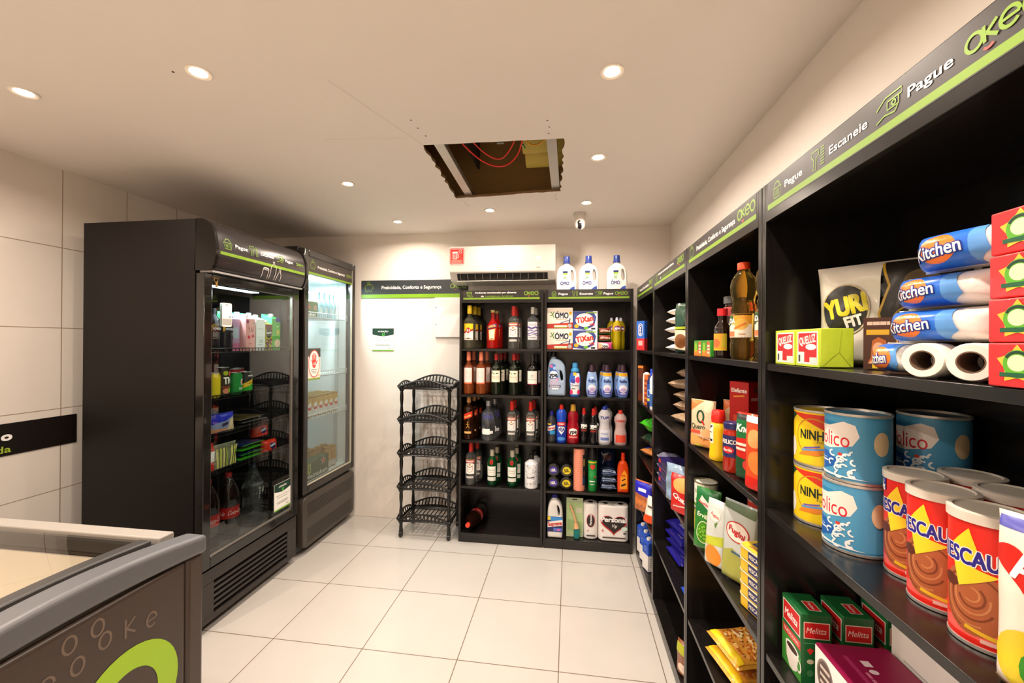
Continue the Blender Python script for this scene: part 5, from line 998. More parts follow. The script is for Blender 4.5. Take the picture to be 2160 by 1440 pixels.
# coffee boxes on the third shelf
def fmel(D):
    D.rect(-.038, .0, .038, .145, '#1c6a34'); D.poly([(-.038, .0), (.038, .0), (.038, .05), (-.038, .09)], '#3f8f34'); D.rect(-.034, .092, .034, .138, '#f0e8e0'); D.rect(-.032, .094, .032, .136, '#c8201e'); D.text('Melitta', 0, .115, .016, WH, .05, bold=.02, shear=.2)
    D.rect(-.034, .066, .036, .084, '#c83a34'); D.text('TRADICIONAL', 0, .075, .008, '#f0d0c8', .06, bold=.02); D.poly([(-.022, .05), (.030, .05), (.022, .012), (.008, .004), (-.006, .004), (-.018, .02)], '#e6ddd4'); D.ell(.004, .05, .026, .010, '#efe8e0'); D.ell(.004, .049, .021, .007, '#3a2216'); D.ring(.03, .03, .008, .012, .004, '#e6ddd4', 12)
def smel(D):
    D.rect(.004, .095, .054, .130, '#e0c8b0'); D.rect(.006, .097, .052, .128, '#c8201e'); D.text('Melitta', .029, .113, .012, '#f0dcd0', .038, bold=.01, shear=.2); D.rect(.004, .085, .054, .087, '#4a8a5a'); D.poly([(.01, .072), (.017, .062), (.024, .072), (.017, .076)], '#c8302a'); D.ell(.017, .048, .007, .005, '#c8c0a0', 12); D.ell(.017, .024, .007, .007, '#3f7a48', 12)
def tmel(D): D.rect(-.008, .022, .026, .046, '#e0c8b0'); D.rect(-.006, .024, .024, .044, '#c8201e'); D.text('Melitta', .009, .034, .007, WH, .024)
b = carton('coffee_box', 'front green coffee box with red label and white cup', 'box', 'green coffee boxes', (.482, .968, S3), -90, .076, .058, .146, m('#1c5f30', .3, coat=.3), fmel, smel, tmel)
dup(b, (.562, .970, S3), 'second green coffee box, behind the front one'); dup(b, (.645, .972, S3), 'third green coffee box, deepest in the shelf')
def fmag(D): D.rect(-.15, 0, .15, .10, '#f0ebe6'); D.ell(-.118, .055, .026, .034, '#8a7870'); D.ell(-.118, .055, .022, .030, '#5a4842'); D.text('100%', -.118, .066, .007, '#e8ddd4', .02) if 0 else None; [scrib(D, -.118, .07-.014*k, .03, .006, '#d8c8bc', n=3, seed=k) for k in range(3)]; D.poly([(-.15, 0), (.15, 0), (.15, .05), (-.06, .02), (-.15, .012)], '#8a1248')
def tmag(D): D.rect(-.15, .0, .15, .13, '#8a1040'); D.line([(-.12, .035), (.02, .035)], .008, '#a83060'); D.rect(-.11, .055, -.095, .07, '#e8d0d8'); scrib(D, -.02, .048, .12, .006, '#c87090', n=6); D.ell(-.082, .062, .006, .008, '#e8d0d8', 10)
carton('capsule_box', 'long white box with magenta top in front of the coffee boxes', 'box', 'coffee capsule boxes', (.498, .760, S3), -90, .30, .132, .102, m('#8a1040', .35), fmag, None, tmag)
def fpur(D): D.rect(-.15, 0, .15, .22, '#e8e4dc'); D.rect(-.145, .165, .01, .205, '#6a1242'); scrib(D, -.07, .185, .08, .005, '#c8a0b0', n=6); D.rect(.04, .04, .12, .12, '#9aa82a'); D.ell(0, .05, .014, .02, '#7a2a4a', 14); D.rect(-.12, .1, -.02, .103, '#b8b0a8')
carton('capsule_box', 'tall white box with purple band and olive square behind the magenta one', 'box', 'coffee capsule boxes', (.640, .765, S3), -90, .30, .07, .225, m('#e8e4dc', .4), fpur)
# ================================================================ RIGHT WALL, SECOND UNIT (oil, sauces)
def fbou(D): D.rect(-.045, 0, .045, .052, '#3f8a2a'); D.rect(-.045, 0, .045, .02, '#e07a2a'); D.ell(-.025, .03, .014, .018, '#8ab82a', 12); D.rect(.005, .008, .035, .05, '#c85a2a'); [D.rect(.01, .01+.011*k, .032, .017+.011*k, '#d8d0b8') for k in range(3)]; D.rect(.036, 0, .045, .052, '#2f9a34')
b = carton('stock_cube_box', 'left green and orange stock cube box on the top shelf', 'box', 'stock cube boxes', (.458, 1.548, S1), -90, .09, .05, .054, m('#3a9a30', .4), fbou)
dup(b, (.458, 1.4565, S1), 'right green and orange stock cube box beside the sauce bottle')
def asoy(D, r): D.rect(-.03, .025, .03, .075, '#ee9a2a'); D.ell(-.004, .045, .014, .014, '#e86a3a', 14); D.rect(-.03, .022, .03, .026, '#d8c02a'); D.poly([(.012, .03), (.03, .03), (.03, .075), (.018, .075)], '#c8b02a')
bottle('soy_sauce_bottle', 'small dark soy sauce bottle with red cap on the top shelf', 'bottle', 'sauces on the top right shelf', (.483, 1.384, S1), -60, bpts(.024, .09, .0125, .118, .14), m('#1c0d08', .06, coat=.5), ([(0, .132), (.0155, .132), (.015, .155), (0, .156)], m('#d8242c', .3)), asoy)
def agal(D, r): D.rect(-.032, .06, .032, .11, '#f0ebe4'); D.rect(-.032, .025, .032, .04, '#8a1c22'); D.poly([(-.01, .07), (.01, .07), (.012, .09), (.0, .104), (-.01, .09)], '#4a2a22'); D.text('GALLO', 0, .052, .010, '#e8e0d0', .045, bold=.02); D.rect(-.025, .135, .025, .165, '#a83a3a')
bottle('sauce_jar', 'tall dark jar with grey lid behind the soy sauce bottle', 'jar', 'sauces on the top right shelf', (.545, 1.462, S1), -60, bpts(.031, .16, .026, .175, .185), m('#24100c', .06, coat=.4), ([(0, .178), (.030, .178), (.030, .2), (.028, .202), (0, .202)], m('#5a5a58', .4)), agal)
bottle('sauce_bottle', 'narrow bottle with yellow ribbed cap between jar and oil', 'bottle', 'sauces on the top right shelf', (.555, 1.385, S1), -60, bpts(.026, .15, .013, .19, .22), m('#3a1c0a', .06, coat=.4), ([(0, .205), (.015, .205), (.0145, .24), (0, .241)], m('#d8b04a', .4)), None)
op = [(.028, 0), (.034, .008), (.034, .045), (.032, .052), (.0345, .060), (.0345, .125), (.031, .131), (.0325, .138), (.030, .145), (.031, .151), (.028, .158), (.029, .166), (.031, .176), (.0345, .190), (.0345, .208), (.031, .224), (.022, .240), (.0155, .248), (.0145, .255)]
def aoil(D, r): D.rect(-.045, .06, .045, .127, '#f0e2cc'); D.poly([(-.045, .098), (.045, .098), (.045, .127), (-.045, .127)], '#e89a2a'); D.poly([(-.045, .095), (-.02, .092), (-.002, .105), (-.004, .122), (-.045, .122)], '#24502a'); D.text('LIZADA', -.024, .108, .013, WH, .05, bold=.05); D.ell(.018, .098, .018, .016, '#e8b04a', 12); D.line([(.0, .085), (.03, .1)], .006, '#d87a2a'); D.rect(-.03, .064, .0, .078, '#ee7a4a'); scrib(D, .022, .07, .02, .004, '#c89a7a', n=2)
b = bottle('oil_bottle', 'large golden cooking oil bottle with orange cap on the top shelf', 'bottle', 'cooking oil bottles', (.488, 1.236, S1), -62, op, m('#f8cf62', .03, 0, .97, 0, 0, 1.25), ([(0, .252), (.0165, .252), (.0165, .27), (.0155, .272), (0, .272)], m('#e8481c', .3)), aoil, seg=32)
dup(b, (.497, 1.098, S1), 'second golden oil bottle, half hidden by the unit side'); dup(b, (.60, 1.22, S1), 'oil bottle standing deeper in the top shelf behind the front one')
# second shelf
def aque(D, w, h): D.rect(-w*.46, h*.02, w*.46, h*.99, '#e8c8a4'); D.poly([(-w*.46, h*.75), (w*.1, h*.99), (-w*.46, h*.99)], '#e87a3a'); D.ell(w*.28, h*.85, w*.16, h*.1, '#f0d8b8', 14); D.ring(w*.0, h*.66, w*.13, h*.12, .007, '#1c4a34', 20); D.line([(w*.06, h*.58), (w*.16, h*.50)], .007, '#c8242c'); D.text('Quero', -w*.1, h*.45, .018, '#2a4a34', w*.6, bold=.02); D.rect(-w*.46, h*.30, w*.0, h*.37, '#e8553a'); D.ell(w*.25, h*.33, w*.2, h*.09, '#eab07a', 16); D.poly([(-w*.46, h*.04), (w*.46, h*.02), (w*.4, h*.2), (w*.1, h*.14), (-w*.1, h*.25), (-w*.46, h*.28)], '#e8a05a'); D.line([(-w*.2, h*.08), (w*.1, h*.05)], .006, '#c8d03a')
b = bag('sauce_pouch', 'white and orange sauce pouch at the left of the second shelf', 'pouch', 'pouches on the right shelves', (.482, 1.562, S2), -52, .098, .172, .03, m('#e8c8a4', .3, coat=.3), aque, seed=2, base=1, wr=.001)
dup(b, (.592, 1.558, S2), 'sauce pouch standing behind the yellow mustard bottle')
def amus(D, r): D.rect(-.028, .055, -.004, .12, '#f0e8d8'); D.poly([(-.026, .112), (-.006, .112), (-.016, .1)], '#2a241c'); D.rect(-.022, .06, -.008, .068, '#2a241c'); scrib(D, -.016, .09, .018, .003, '#6a5a3a', n=2)
bottle('mustard_bottle', 'yellow mustard squeeze bottle with red cap on the second shelf', 'bottle', None, (.480, 1.408, S2), -45, [(.024, 0), (.027, .005), (.026, .02), (.0235, .06), (.0245, .1), (.021, .118), (.015, .124)], m('#ecc018', .3), ([(.0, .122), (.0205, .122), (.0215, .135), (.019, .158), (.017, .16), (0, .16)], m('#d8281c', .3)), amus)
def fele(D): D.rect(-.035, 0, .035, .25, '#b81c14'); D.text('Elefante', 0, .222, .013, '#f0e8e0', .056, bold=.04); D.line([(-.02, .2), (.02, .206)], .004, '#e8a03a'); D.rect(-.03, .02, .03, .1, '#8a1410'); D.rect(-.02, .11, .025, .14, '#d84a2a')
def sele(D): D.ell(.03, .225, .008, .012, '#6a4a44', 12); D.rect(.01, .19, .05, .2, '#e0c8b8'); D.rect(.012, .15, .048, .152, '#e0a090')
b = carton('tomato_paste_box', 'front red tomato carton standing tall at the back of second shelf', 'box', 'red tomato cartons', (.555, 1.44, S2), -60, .07, .065, .25, m('#b81c14', .3), fele, sele)
dup(b, (.625, 1.345, S2), 'second red tomato carton, mostly behind the unit side')
def abas(D, r): D.rect(-.032, .045, .032, .108, '#22285f'); D.text('BASILICO', -.002, .09, .012, '#f0e8d8', .054, bold=.03); D.ell(0, .066, .018, .010, '#c8241e', 18); D.text('Barilla', 0, .066, .008, WH, .026, shear=.2); D.ell(-.022, .048, .006, .007, '#6a9a2a', 10); D.rect(-.032, .036, .032, .045, '#d8c8a8') if 0 else None
bottle('pasta_sauce_jar', 'red pasta sauce jar with dark blue lid and label', 'jar', 'sauces on the second shelf', (.482, 1.288, S2), -55, [(.026, 0), (.029, .006), (.028, .11), (.026, .122), (.024, .128)], m('#a8240c', .08, coat=.4), ([(.0, .126), (.027, .126), (.027, .142), (.025, .144), (0, .144)], m('#26285c', .3)), abas)
def aknr(D, w, h): D.rect(-w*.46, h*.02, w*.46, h*.98, '#c8281e'); D.poly([(-w*.46, h*.62), (w*.46, h*.66), (w*.46, h*.98), (-w*.46, h*.98)], '#1c6a34'); D.rect(-w*.46, h*.9, w*.46, h*.98, '#2a2622'); D.text('Knorr', 0, h*.78, .02, WH, w*.75, bold=.04, shear=.2); D.rect(-w*.4, h*.52, w*.1, h*.56, '#f0e0d0'); D.rect(-w*.4, h*.45, w*.0, h*.49, '#f0e0d0'); D.poly([(-w*.46, h*.02), (w*.46, h*.02), (w*.46, h*.3), (-w*.46, h*.36)], '#1f4a2a'); D.ell(w*.1, h*.25, w*.2, h*.08, '#c83a34', 14); D.ell(w*.3, h*.42, w*.2, h*.12, '#e8862a', 14); D.ring(w*.3, h*.42, w*.2, h*.14, .004, '#e0dcd4', 14)
bag('sauce_pouch', 'green and red soup pouch beside the pasta sauce jar', 'pouch', 'pouches on the right shelves', (.492, 1.197, S2), -62, .085, .185, .032, m('#c8281e', .25, coat=.4), aknr, seed=5, base=1)
def apst(D, w, h): D.rect(-w*.46, h*.02, w*.46, h*.98, '#d84a24'); D.ell(0, h*.7, w*.3, h*.12, '#f0a060', 14); D.ell(w*.1, h*.4, w*.35, h*.15, '#e8803a', 14); D.rect(-w*.4, h*.05, w*.4, h*.2, '#c8241c'); D.rect(-w*.46, h*.9, w*.46, h*.98, '#efe8e0')
bag('sauce_pouch', 'orange red sauce pouch at the near end of the second shelf', 'pouch', 'pouches on the right shelves', (.478, 1.108, S2), -70, .082, .195, .035, m('#d84a24', .25, coat=.4), apst, seed=9, base=1)
# third shelf
def acn(body, c2, tx):
    def f(D, r, h): D.rect(-.058, .008, .058, h-.008, body); D.rect(-.058, .008, .058, .02, c2); [D.ell(-.02+.008*(k % 3), h*.35+.009*k, .004, .004, '#6a9a2a', 8) for k in range(5)]; D.text(tx, -.008, h*.7, .009, '#4a6a3a', .04, bold=0); D.rect(.012, h*.2, .035, h*.8, '#b8b0a4'); [D.rect(.013+.003*k, h*.2, .0145+.003*k, h*.8, '#8a8278') for k in range(7)]
    return f
tb = m('#e4dfd0', .4)
can('vegetable_tin', 'top white and green pea tin of the stack at the left, third shelf', 'tin', 'vegetable tins', (.500, 1.588, S3+.1055), -45, .039, .098, tb, acn('#e6e2d2', '#4a8a2a', 'Ervilha'), '#8a8468')
can('vegetable_tin', 'yellow green tin under the pea tin, half behind the green pouch', 'tin', 'vegetable tins', (.500, 1.588, S3), -45, .039, .105, m('#b8b03a', .4), acn('#b4b040', '#3a7a2a', 'Bonduelle'), '#8a8468')
b = can('vegetable_tin', 'brownish tin standing behind the small silver pouch', 'tin', 'vegetable tins', (.545, 1.44, S3), -45, .036, .175, m('#8a7a58', .4), lambda D, r, h: (D.rect(-.05, .01, .05, h-.01, '#a89a80'), D.rect(-.05, .01, -.005, h-.01, '#d8d0b8'), D.rect(-.05, h*.4, -.005, h*.46, '#4a6a2a')), '#6a6648')
can('vegetable_tin', 'pale tin with red band, deepest on the third shelf at the right', 'tin', 'vegetable tins', (.626, 1.44, S3+.1003), -45, .040, .1, tb, lambda D, r, h: (D.rect(-.06, .006, .06, h-.006, '#ddd8c4'), D.rect(-.06, h*.75, .06, h*.94, '#b8342c'), D.ell(.0, h*.4, .011, .011, '#4a7a3a', 14)), '#8a8468'); can('vegetable_tin', 'plain tin under the pale one with a red band', 'tin', 'vegetable tins', (.626, 1.44, S3), -45, .040, .0995, tb, lambda D, r, h: D.rect(-.06, .006, .06, h-.006, '#cfc9b0'), '#8a8468')
def aerv(D, w, h): D.rect(-w*.46, h*.02, w*.46, h*.98, '#2f7a2a'); D.poly([(-w*.46, h*.5), (w*.46, h*.75), (w*.46, h*.98), (-w*.46, h*.98)], '#1f6a34'); D.poly([(-w*.3, h*.78), (w*.35, h*.62), (w*.4, h*.70), (-w*.2, h*.88)], '#e0d8cc'); D.text('Predilecta', .0, h*.75, .009, '#c8303a', w*.62, rot=-12, bold=.03); D.text('Ervilha', 0, h*.56, .014, '#e0e8c8', w*.62, rot=-8, bold=.03); D.ell(0, h*.3, w*.3, h*.18, '#d8d8b8', 20); D.ell(0, h*.3, w*.27, h*.165, '#4a8a1c', 20); [D.ell(w*.2*math.cos(k*2.4)*(k/14)**.5, h*.3+h*.12*math.sin(k*2.4)*(k/14)**.5, .004, .004, '#7ab83a', 8) for k in range(14)]; D.ell(w*.3, h*.42, .012, .02, '#a8b83a', 12)
bag('pea_pouch', 'green pea pouch leaning against the tins on the third shelf', 'pouch', 'pouches on the right shelves', (.464, 1.478, S3+.003), -48, .088, .205, .03, m('#2f7a2a', .22, coat=.4), aerv, seed=7, base=1, rx=-6)
def afug(D, w, h): D.rect(-w*.46, h*.02, w*.46, h*.98, '#b9bdb8'); D.poly([(-w*.46, h*.02), (w*.46, h*.02), (w*.46, h*.25), (-w*.1, h*.42), (-w*.46, h*.35)], '#a0a04a'); D.poly([(-w*.46, h*.9), (w*.46, h*.86), (w*.46, h*.98), (-w*.46, h*.98)], '#5a6a4a'); D.ell(0, h*.64, w*.36, h*.13, '#b8342c', 22); D.ell(0, h*.64, w*.33, h*.115, '#e6d8cc', 22); D.text('Fugini', 0, h*.64, .017, '#b8242c', w*.5, rot=-14, bold=.05); D.text('Vale', w*.05, h*.36, .008, '#3a5a7a', w*.18, bold=.02) if 0 else scrib(D, w*.02, h*.38, w*.3, .006, '#3a5a7a', n=3)
b = bag('corn_pouch', 'large silver pouch with red lettered oval on the third shelf', 'pouch', 'pouches on the right shelves', (.497, 1.289, S3+.003), -60, .115, .232, .03, m('#b9bdb8', .18, .3, bump=.1), afug, seed=3, base=1, rx=-4)
dup(b, (.58, 1.26, S3+.003), 'silver pouch standing behind the large one')
def acor(D, w, h): D.rect(-w*.46, h*.02, w*.46, h*.98, '#c9cdc8'); D.ell(0, h*.17, w*.4, h*.16, '#e08a2a', 20); D.poly([(-w*.46, h*.3), (w*.46, h*.36), (w*.46, h*.5), (-w*.46, h*.42)], '#b8c03a'); D.ell(w*.02, h*.78, w*.25, h*.09, '#e8dcd0', 18); D.text('Fugini', w*.02, h*.78, .009, '#c03a3a', w*.4, rot=-20, bold=.02); D.poly([(w*.05, h*.66), (w*.2, h*.7), (w*.12, h*.6)], '#4a7a2a')
bag('corn_pouch', 'narrow silver pouch with corn picture at its foot', 'pouch', 'pouches on the right shelves', (.461, 1.376, S3+.003), -58, .075, .205, .03, m('#c9cdc8', .2, .2), acor, seed=4, base=1, rx=-5)
def ftub(D): D.rr(-.055, .002, .055, .030, .006, '#e8bc1a') if 0 else None; D.rect(-.012, .004, .052, .027, '#22286a'); D.text('PESCADOR', .02, .0155, .010, '#e8dfc0', .056, bold=.03)
for k in range(5):
    t = empty('fish_tin', (.510, 1.160, S3+.0005+k*.0325), -75); tag(t, ('bottom', 'second', 'middle', 'fourth', 'top')[k]+' yellow and blue fish tin of the stack of five', 'tin', 'stacked yellow fish tins')
    MB().prism(rrect(-.056, -.036, .056, .036, .022), .0, .028, m('#e8b818', .3), 'z').build('body', t, bevel=.002); MB().prism(rrect(-.058, -.038, .058, .038, .024), .0285, .0315, m('#d8cfa8', .35, .4), 'z').build('rim', t, bevel=.001)
    D = Dec(flat(-.036)); ftub(D); D.build('label', t)
    if k == 4: D = Dec(flatT(.0315)); D.poly(rrect(-.053, -.033, .053, .033, .02), '#ecc42a'); D.rect(-.04, -.005, .04, .022, '#22286a'); D.text('PESCADOR', 0, .009, .012, '#e8dfc0', .066, bold=.03); D.rect(-.03, -.022, .04, -.012, '#b87a3a'); D.build('lid_print', t)
# fourth shelf
def ayok(D, w, h): D.rect(-w*.46, h*.03, w*.46, h*.97, '#dc9a3a'); D.poly([(-w*.46, h*.72), (w*.46, h*.72), (w*.46, h*.97), (-w*.46, h*.97)], '#f0c81c'); D.ell(0, h*.9, w*.17, h*.075, '#d8341c', 20); D.text('yoki', 0, h*.9, .018, '#f4d82a', w*.26, bold=.06); D.text('PIPOCA', 0, h*.77, .016, '#8a3a14', w*.42, bold=.02); D.rect(-w*.46, h*.03, w*.46, h*.12, '#f0c81c'); rn = random.Random(1); [(setattr(D, 'd', 8+i_*.03), D.ell(rn.uniform(-w*.4, w*.4), rn.uniform(h*.16, h*.68), rn.uniform(.004, .009), rn.uniform(.003, .006), rn.choice(['#f0b86a', '#e08a3a', '#c86a2a', '#f4d8a0']), 7)) for i_ in range(120)]
yk = m('#dca03a', .15, coat=.6, bump=.3, bs=40)
b = bag('popcorn_bag', 'upper yellow popcorn bag lying flat on the fourth shelf', 'bag', 'yellow popcorn bags', (.492, 1.275, S4+.075), -80, .17, .222, .040, yk, ayok, rx=-74, seed=1, wr=.003)
b.location = (.478, 1.37, S4+.0805); b.rotation_euler = (R(-89), 0, R(-78))
dup(b, (.474, 1.37, S4+.027), 'lower yellow popcorn bag under its twin')
def abrn(D, w, h): D.rect(-w*.46, h*.03, w*.46, h*.97, '#5a3a1c'); D.rect(-w*.46, h*.03, -w*.3, h*.97, '#c8c02a'); D.ell(w*.1, h*.5, w*.28, h*.26, '#a8743a', 18); D.ring(w*.1, h*.5, w*.28, h*.27, .003, '#e0d0b0', 18)
bag('snack_bag', 'brown and yellow bag leaning above the popcorn bags', 'bag', None, (.560, 1.19, S4+.125), -66, .12, .19, .035, m('#7a5228', .2, coat=.5), abrn, rx=-48, seed=6, wr=.003)
# ================================================================ RIGHT WALL, THIRD UNIT
sg = m('#e6ddcf', .45, bump=.4, bs=50)
for k in range(5): bag('sugar_bag', ('bottom', 'second', 'middle', 'fourth', 'top')[k]+' white sugar bag of the stack of five', 'bag', 'stacked white sugar bags', (.478+.006*((k*2) % 3), 2.02, S1+.023+k*.0436), -80+(k % 3-1)*4, .165, .15, .038, sg, lambda D, w, h: D.ell(0, h*.45, .03, .035, '#c88a7a', 16), rx=-90, seed=k, wr=.002)
def agrn(D, w, h): D.poly([(-w*.46, h*.5), (w*.46, h*.6), (w*.46, h*.97), (-w*.46, h*.97)], '#173a24'); D.rect(-w*.46, h*.48, w*.46, h*.53, '#a8b82a'); D.poly([(-w*.46, h*.1), (w*.46, h*.05), (w*.46, h*.45), (-w*.46, h*.47)], '#e0cdb0'); D.ell(-w*.1, h*.25, w*.3, h*.14, '#7a4a24', 16)
bag('rice_bag', 'dark green and cream bag standing beside the sugar bags', 'bag', None, (.492, 1.80, S1), -55, .12, .215, .06, m('#1f3a28', .2, coat=.5), agrn, seed=4, base=1, wr=.003)
bp_ = m('#a88a6a', .35, 0, .15, .4, bump=.8, bs=70)
for k in range(5): bag('grain_bag', ('bottom', 'second', 'middle', 'fourth', 'top')[k]+' beige grain bag of the leaning pile', 'bag', 'piled beige grain bags', (.500+.012*((k*2) % 3), 1.985+(.02 if k % 2 else 0), S2+.027+k*.052), -78+(k % 2)*8, .15, .15, .046, bp_, lambda D, w, h: D.rect(-.03, h*.3, .03, h*.6, '#b8a890'), rx=-90, seed=10+k, wr=.003)
bottle('condiment_bottle', 'small red labelled bottle with yellow cap at the edge of second shelf', 'bottle', None, (.487, 1.728, S2), -60, [(.018, 0), (.0195, .004), (.0195, .09), (.016, .11), (.012, .12)], glass('#d8d0e0', .1), ([(0, .118), (.014, .118), (.014, .14), (.010, .16), (0, .161)], m('#e8c02a', .3)), lambda D, r: (D.rect(-.022, .03, .022, .1, '#c8242c'), D.rect(-.015, .05, .01, .08, WH), D.rect(-.022, .1, .022, .125, '#d83028')))
def fcho(D): D.rect(-.07, 0, .07, .045, '#2c2258'); D.rect(-.062, .024, -.03, .04, '#c8302c'); D.rect(-.02, .006, .06, .036, '#3a3a52'); D.rect(-.07, .0, .07, .003, '#8a6aa0')
b = carton('chocolate_box', 'bottom purple chocolate box of the stack of three', 'box', 'stacked purple chocolate boxes', (.455, 2.085, S3), -85, .14, .11, .045, m('#2c2258', .3), fcho, None, None)
dup(b, (.457, 2.085, S3+.0455), 'middle purple chocolate box of the stack'); dup(b, (.455, 2.083, S3+.091), 'top purple chocolate box of the stack')
for k in range(3): bag('candy_bag', ('lower', 'middle', 'upper')[k]+' silver and purple bag left of the chocolate boxes', 'bag', 'silver and purple bags', (.472, 2.214, S3+.025+k*.046), -90, .10, .09, .040, m('#8a86a0', .15, .3, bump=.6), None, rx=-90, seed=20+k, wr=.003, crimp=m('#a8a4b8', .2, .4))
bag('snack_bag', 'crumpled pale blue bag in front of the chocolate boxes', 'bag', 'bags on the third shelf', (.495, 1.905, S3), -50, .15, .165, .07, m('#8aa4bc', .18, 0, .1, .5, bump=.8, bs=30), None, seed=31, base=1, wr=.008)
for k in range(2): bag('snack_bag', ('lower', 'upper')[k]+' dark violet bag piled behind the pale blue one', 'bag', 'bags on the third shelf', (.535, 1.86, S3+.19+k*.062), -70, .15, .14, .046, m('#2c2640', .2, coat=.5, bump=.6, bs=30), None, rx=-85, seed=33+k, wr=.004)
def aqua(D, w, h): D.rect(-w*.46, h*.02, w*.46, h*.98, '#c8201c'); D.ell(w*.05, h*.78, w*.36, h*.18, '#e8a05a', 18); D.text('Quax', 0, h*.45, .02, WH, w*.55, rot=-14, bold=.04, shear=.2); D.line([(-w*.3, h*.2), (w*.3, h*.3)], .005, '#f0d0c0')
bag('snack_bag', 'red snack bag with white lettering hanging over the shelf edge', 'bag', 'bags on the third shelf', (.476, 1.77, S3), -56, .14, .16, .05, m('#c8201c', .2, coat=.5), aqua, seed=12, base=1, wr=.004)
def abis(D, w, h): D.rect(-w*.44, h*.08, w*.44, h*.92, '#241f8a'); D.line([(-w*.35, h*.62), (-w*.05, h*.35)], .009, '#e0502c'); D.line([(-w*.33, h*.72), (-w*.03, h*.45)], .003, '#f0a080'); D.rect(w*.0, h*.2, w*.28, h*.55, '#8a8ab8'); D.rect(w*.02, h*.7, w*.4, h*.78, '#d8d8e8')
bs_ = m('#241f8a', .2, coat=.5)
for k in range(4): bag('biscuit_packet', ('bottom', 'second', 'third', 'top')[k]+' dark blue biscuit packet of the leaning stack', 'packet', 'stacked blue biscuit packets', (.505+.010*(k % 2), 2.06+.01*k, S4+.022+k*.040), -84+5*(k % 2), .19, .10, .036, bs_, abis, rx=-90, seed=40+k, wr=.002, crimp=bs_)
bag('biscuit_packet', 'blue biscuit packet lying alone near the unit side on the fourth shelf', 'packet', 'stacked blue biscuit packets', (.47, 1.745, S4+.018), -90, .13, .10, .034, m('#1f4ab8', .2, coat=.5), None, rx=-90, seed=47)
bag('noodle_packet', 'small brown and green packet on the lowest shelf', 'packet', None, (.487, 1.75, S5), -62, .12, .13, .045, m('#8a4a24', .25, coat=.4), lambda D, w, h: (D.rect(-w*.45, h*.7, w*.45, h*.95, '#a8a82a'), D.ell(0, h*.3, w*.3, h*.15, '#e0c8b0', 16)), seed=50, base=1)
# ================================================================ RIGHT WALL, CORNER UNIT
def fora(D): D.rect(-.028, 0, .028, .185, '#2a62c0'); D.rect(-.028, 0, .028, .075, '#c8282c'); D.poly(rrect(-.016, .09, .016, .17, .015), '#e8e8f0'); D.poly(rrect(-.013, .094, .013, .166, .012), '#22408a'); D.text('Oral-B', 0, .13, .015, WH, .062, rot=-90, bold=.04); D.rect(-.015, .03, .015, .06, '#e8a8a0')
carton('toothpaste_box', 'upright blue and red toothpaste box in the corner unit', 'box', None, (.452, 2.715, S1), -42, .056, .035, .187, m('#2a62c0', .3), fora, lambda D: D.rect(0, 0, .035, .075, '#c8282c'))
carton('shampoo_box', 'tall dark amber box at the left of the corner unit\'s second shelf', 'box', 'toiletries in the corner unit', (.460, 2.752, S2), -60, .05, .045, .23, m('#5a2c14', .3), lambda D: (D.rect(-.025, .215, .025, .23, '#d87a2a'), D.rect(-.02, .05, .02, .15, '#3a1c10')))
bottle('lotion_bottle', 'white lotion tube standing in the corner unit', 'bottle', 'toiletries in the corner unit', (.482, 2.66, S2), -60, [(.026, 0), (.028, .004), (.028, .15), (.024, .185), (.01, .195)], m('#e8e4de', .3), ([(0, .0), (.0, .0), (.0, .001)], m('#e8e4de', .3)), None, sy=.7)
carton('toothpaste_box', 'upright orange striped box next to the white lotion tube', 'box', 'toiletries in the corner unit', (.462, 2.58, S2), -70, .04, .04, .185, m('#c8682a', .35), lambda D: [D.rect(-.018, .02+.03*k, .018, .035+.03*k, '#8a3a1c') for k in range(5)])
bottle('mouthwash_bottle', 'dark blue mouthwash bottle with blue cap in the corner unit', 'bottle', 'toiletries in the corner unit', (.485, 2.49, S2), -60, [(.028, 0), (.031, .005), (.031, .15), (.022, .18), (.014, .185)], m('#1c2c6a', .12, 0, .3), ([(0, .183), (.0155, .183), (.014, .225), (0, .226)], m('#2a48c0', .3)), lambda D, r: (D.rect(-.03, .03, .03, .14, '#22489a'), D.ring(0, .085, .012, .02, .004, '#b8c8e8', 14), D.rect(-.03, .04, .03, .055, '#d8b83a')))
bottle('lotion_bottle', 'white and blue bottle nearest the unit side in the corner unit', 'bottle', 'toiletries in the corner unit', (.482, 2.41, S2), -60, [(.026, 0), (.028, .005), (.028, .17), (.02, .19)], m('#e4e2e0', .3), ([(0, .189), (.016, .189), (.016, .205), (0, .206)], m('#e4e2e0', .3)), lambda D, r: D.rect(-.02, .02, .02, .09, '#3a62a0'))
bag('snack_bag', 'bright green crinkled bag lying on the corner unit\'s third shelf', 'bag', 'bags in the corner unit', (.475, 2.59, S3+.206), -75, .20, .20, .085, m('#3fae1c', .18, coat=.5, bump=.4, bs=30), None, rx=-90, seed=61, wr=.008, crimp=m('#4ab828', .2))
bag('snack_bag', 'dark green bag underneath the bright green one', 'bag', 'bags in the corner unit', (.480, 2.59, S3+.112), -70, .20, .2, .08, m('#16301c', .15, coat=.6, bump=.5, bs=30), lambda D, w, h: D.rect(-.02, h*.3, .05, h*.42, '#7a8a7a'), rx=-90, seed=62, wr=.008)
bag('bread_bag', 'lowest bag of the corner pile, see-through with a blue end', 'bag', 'bags in the corner unit', (.480, 2.59, S3+.034), -70, .20, .2, .052, m('#b8743a', .25, coat=.5, bump=.6, bs=40), lambda D, w, h: D.rect(-w*.47, h*.1, -w*.2, h*.9, '#2a2fb0'), rx=-90, seed=63, wr=.004)
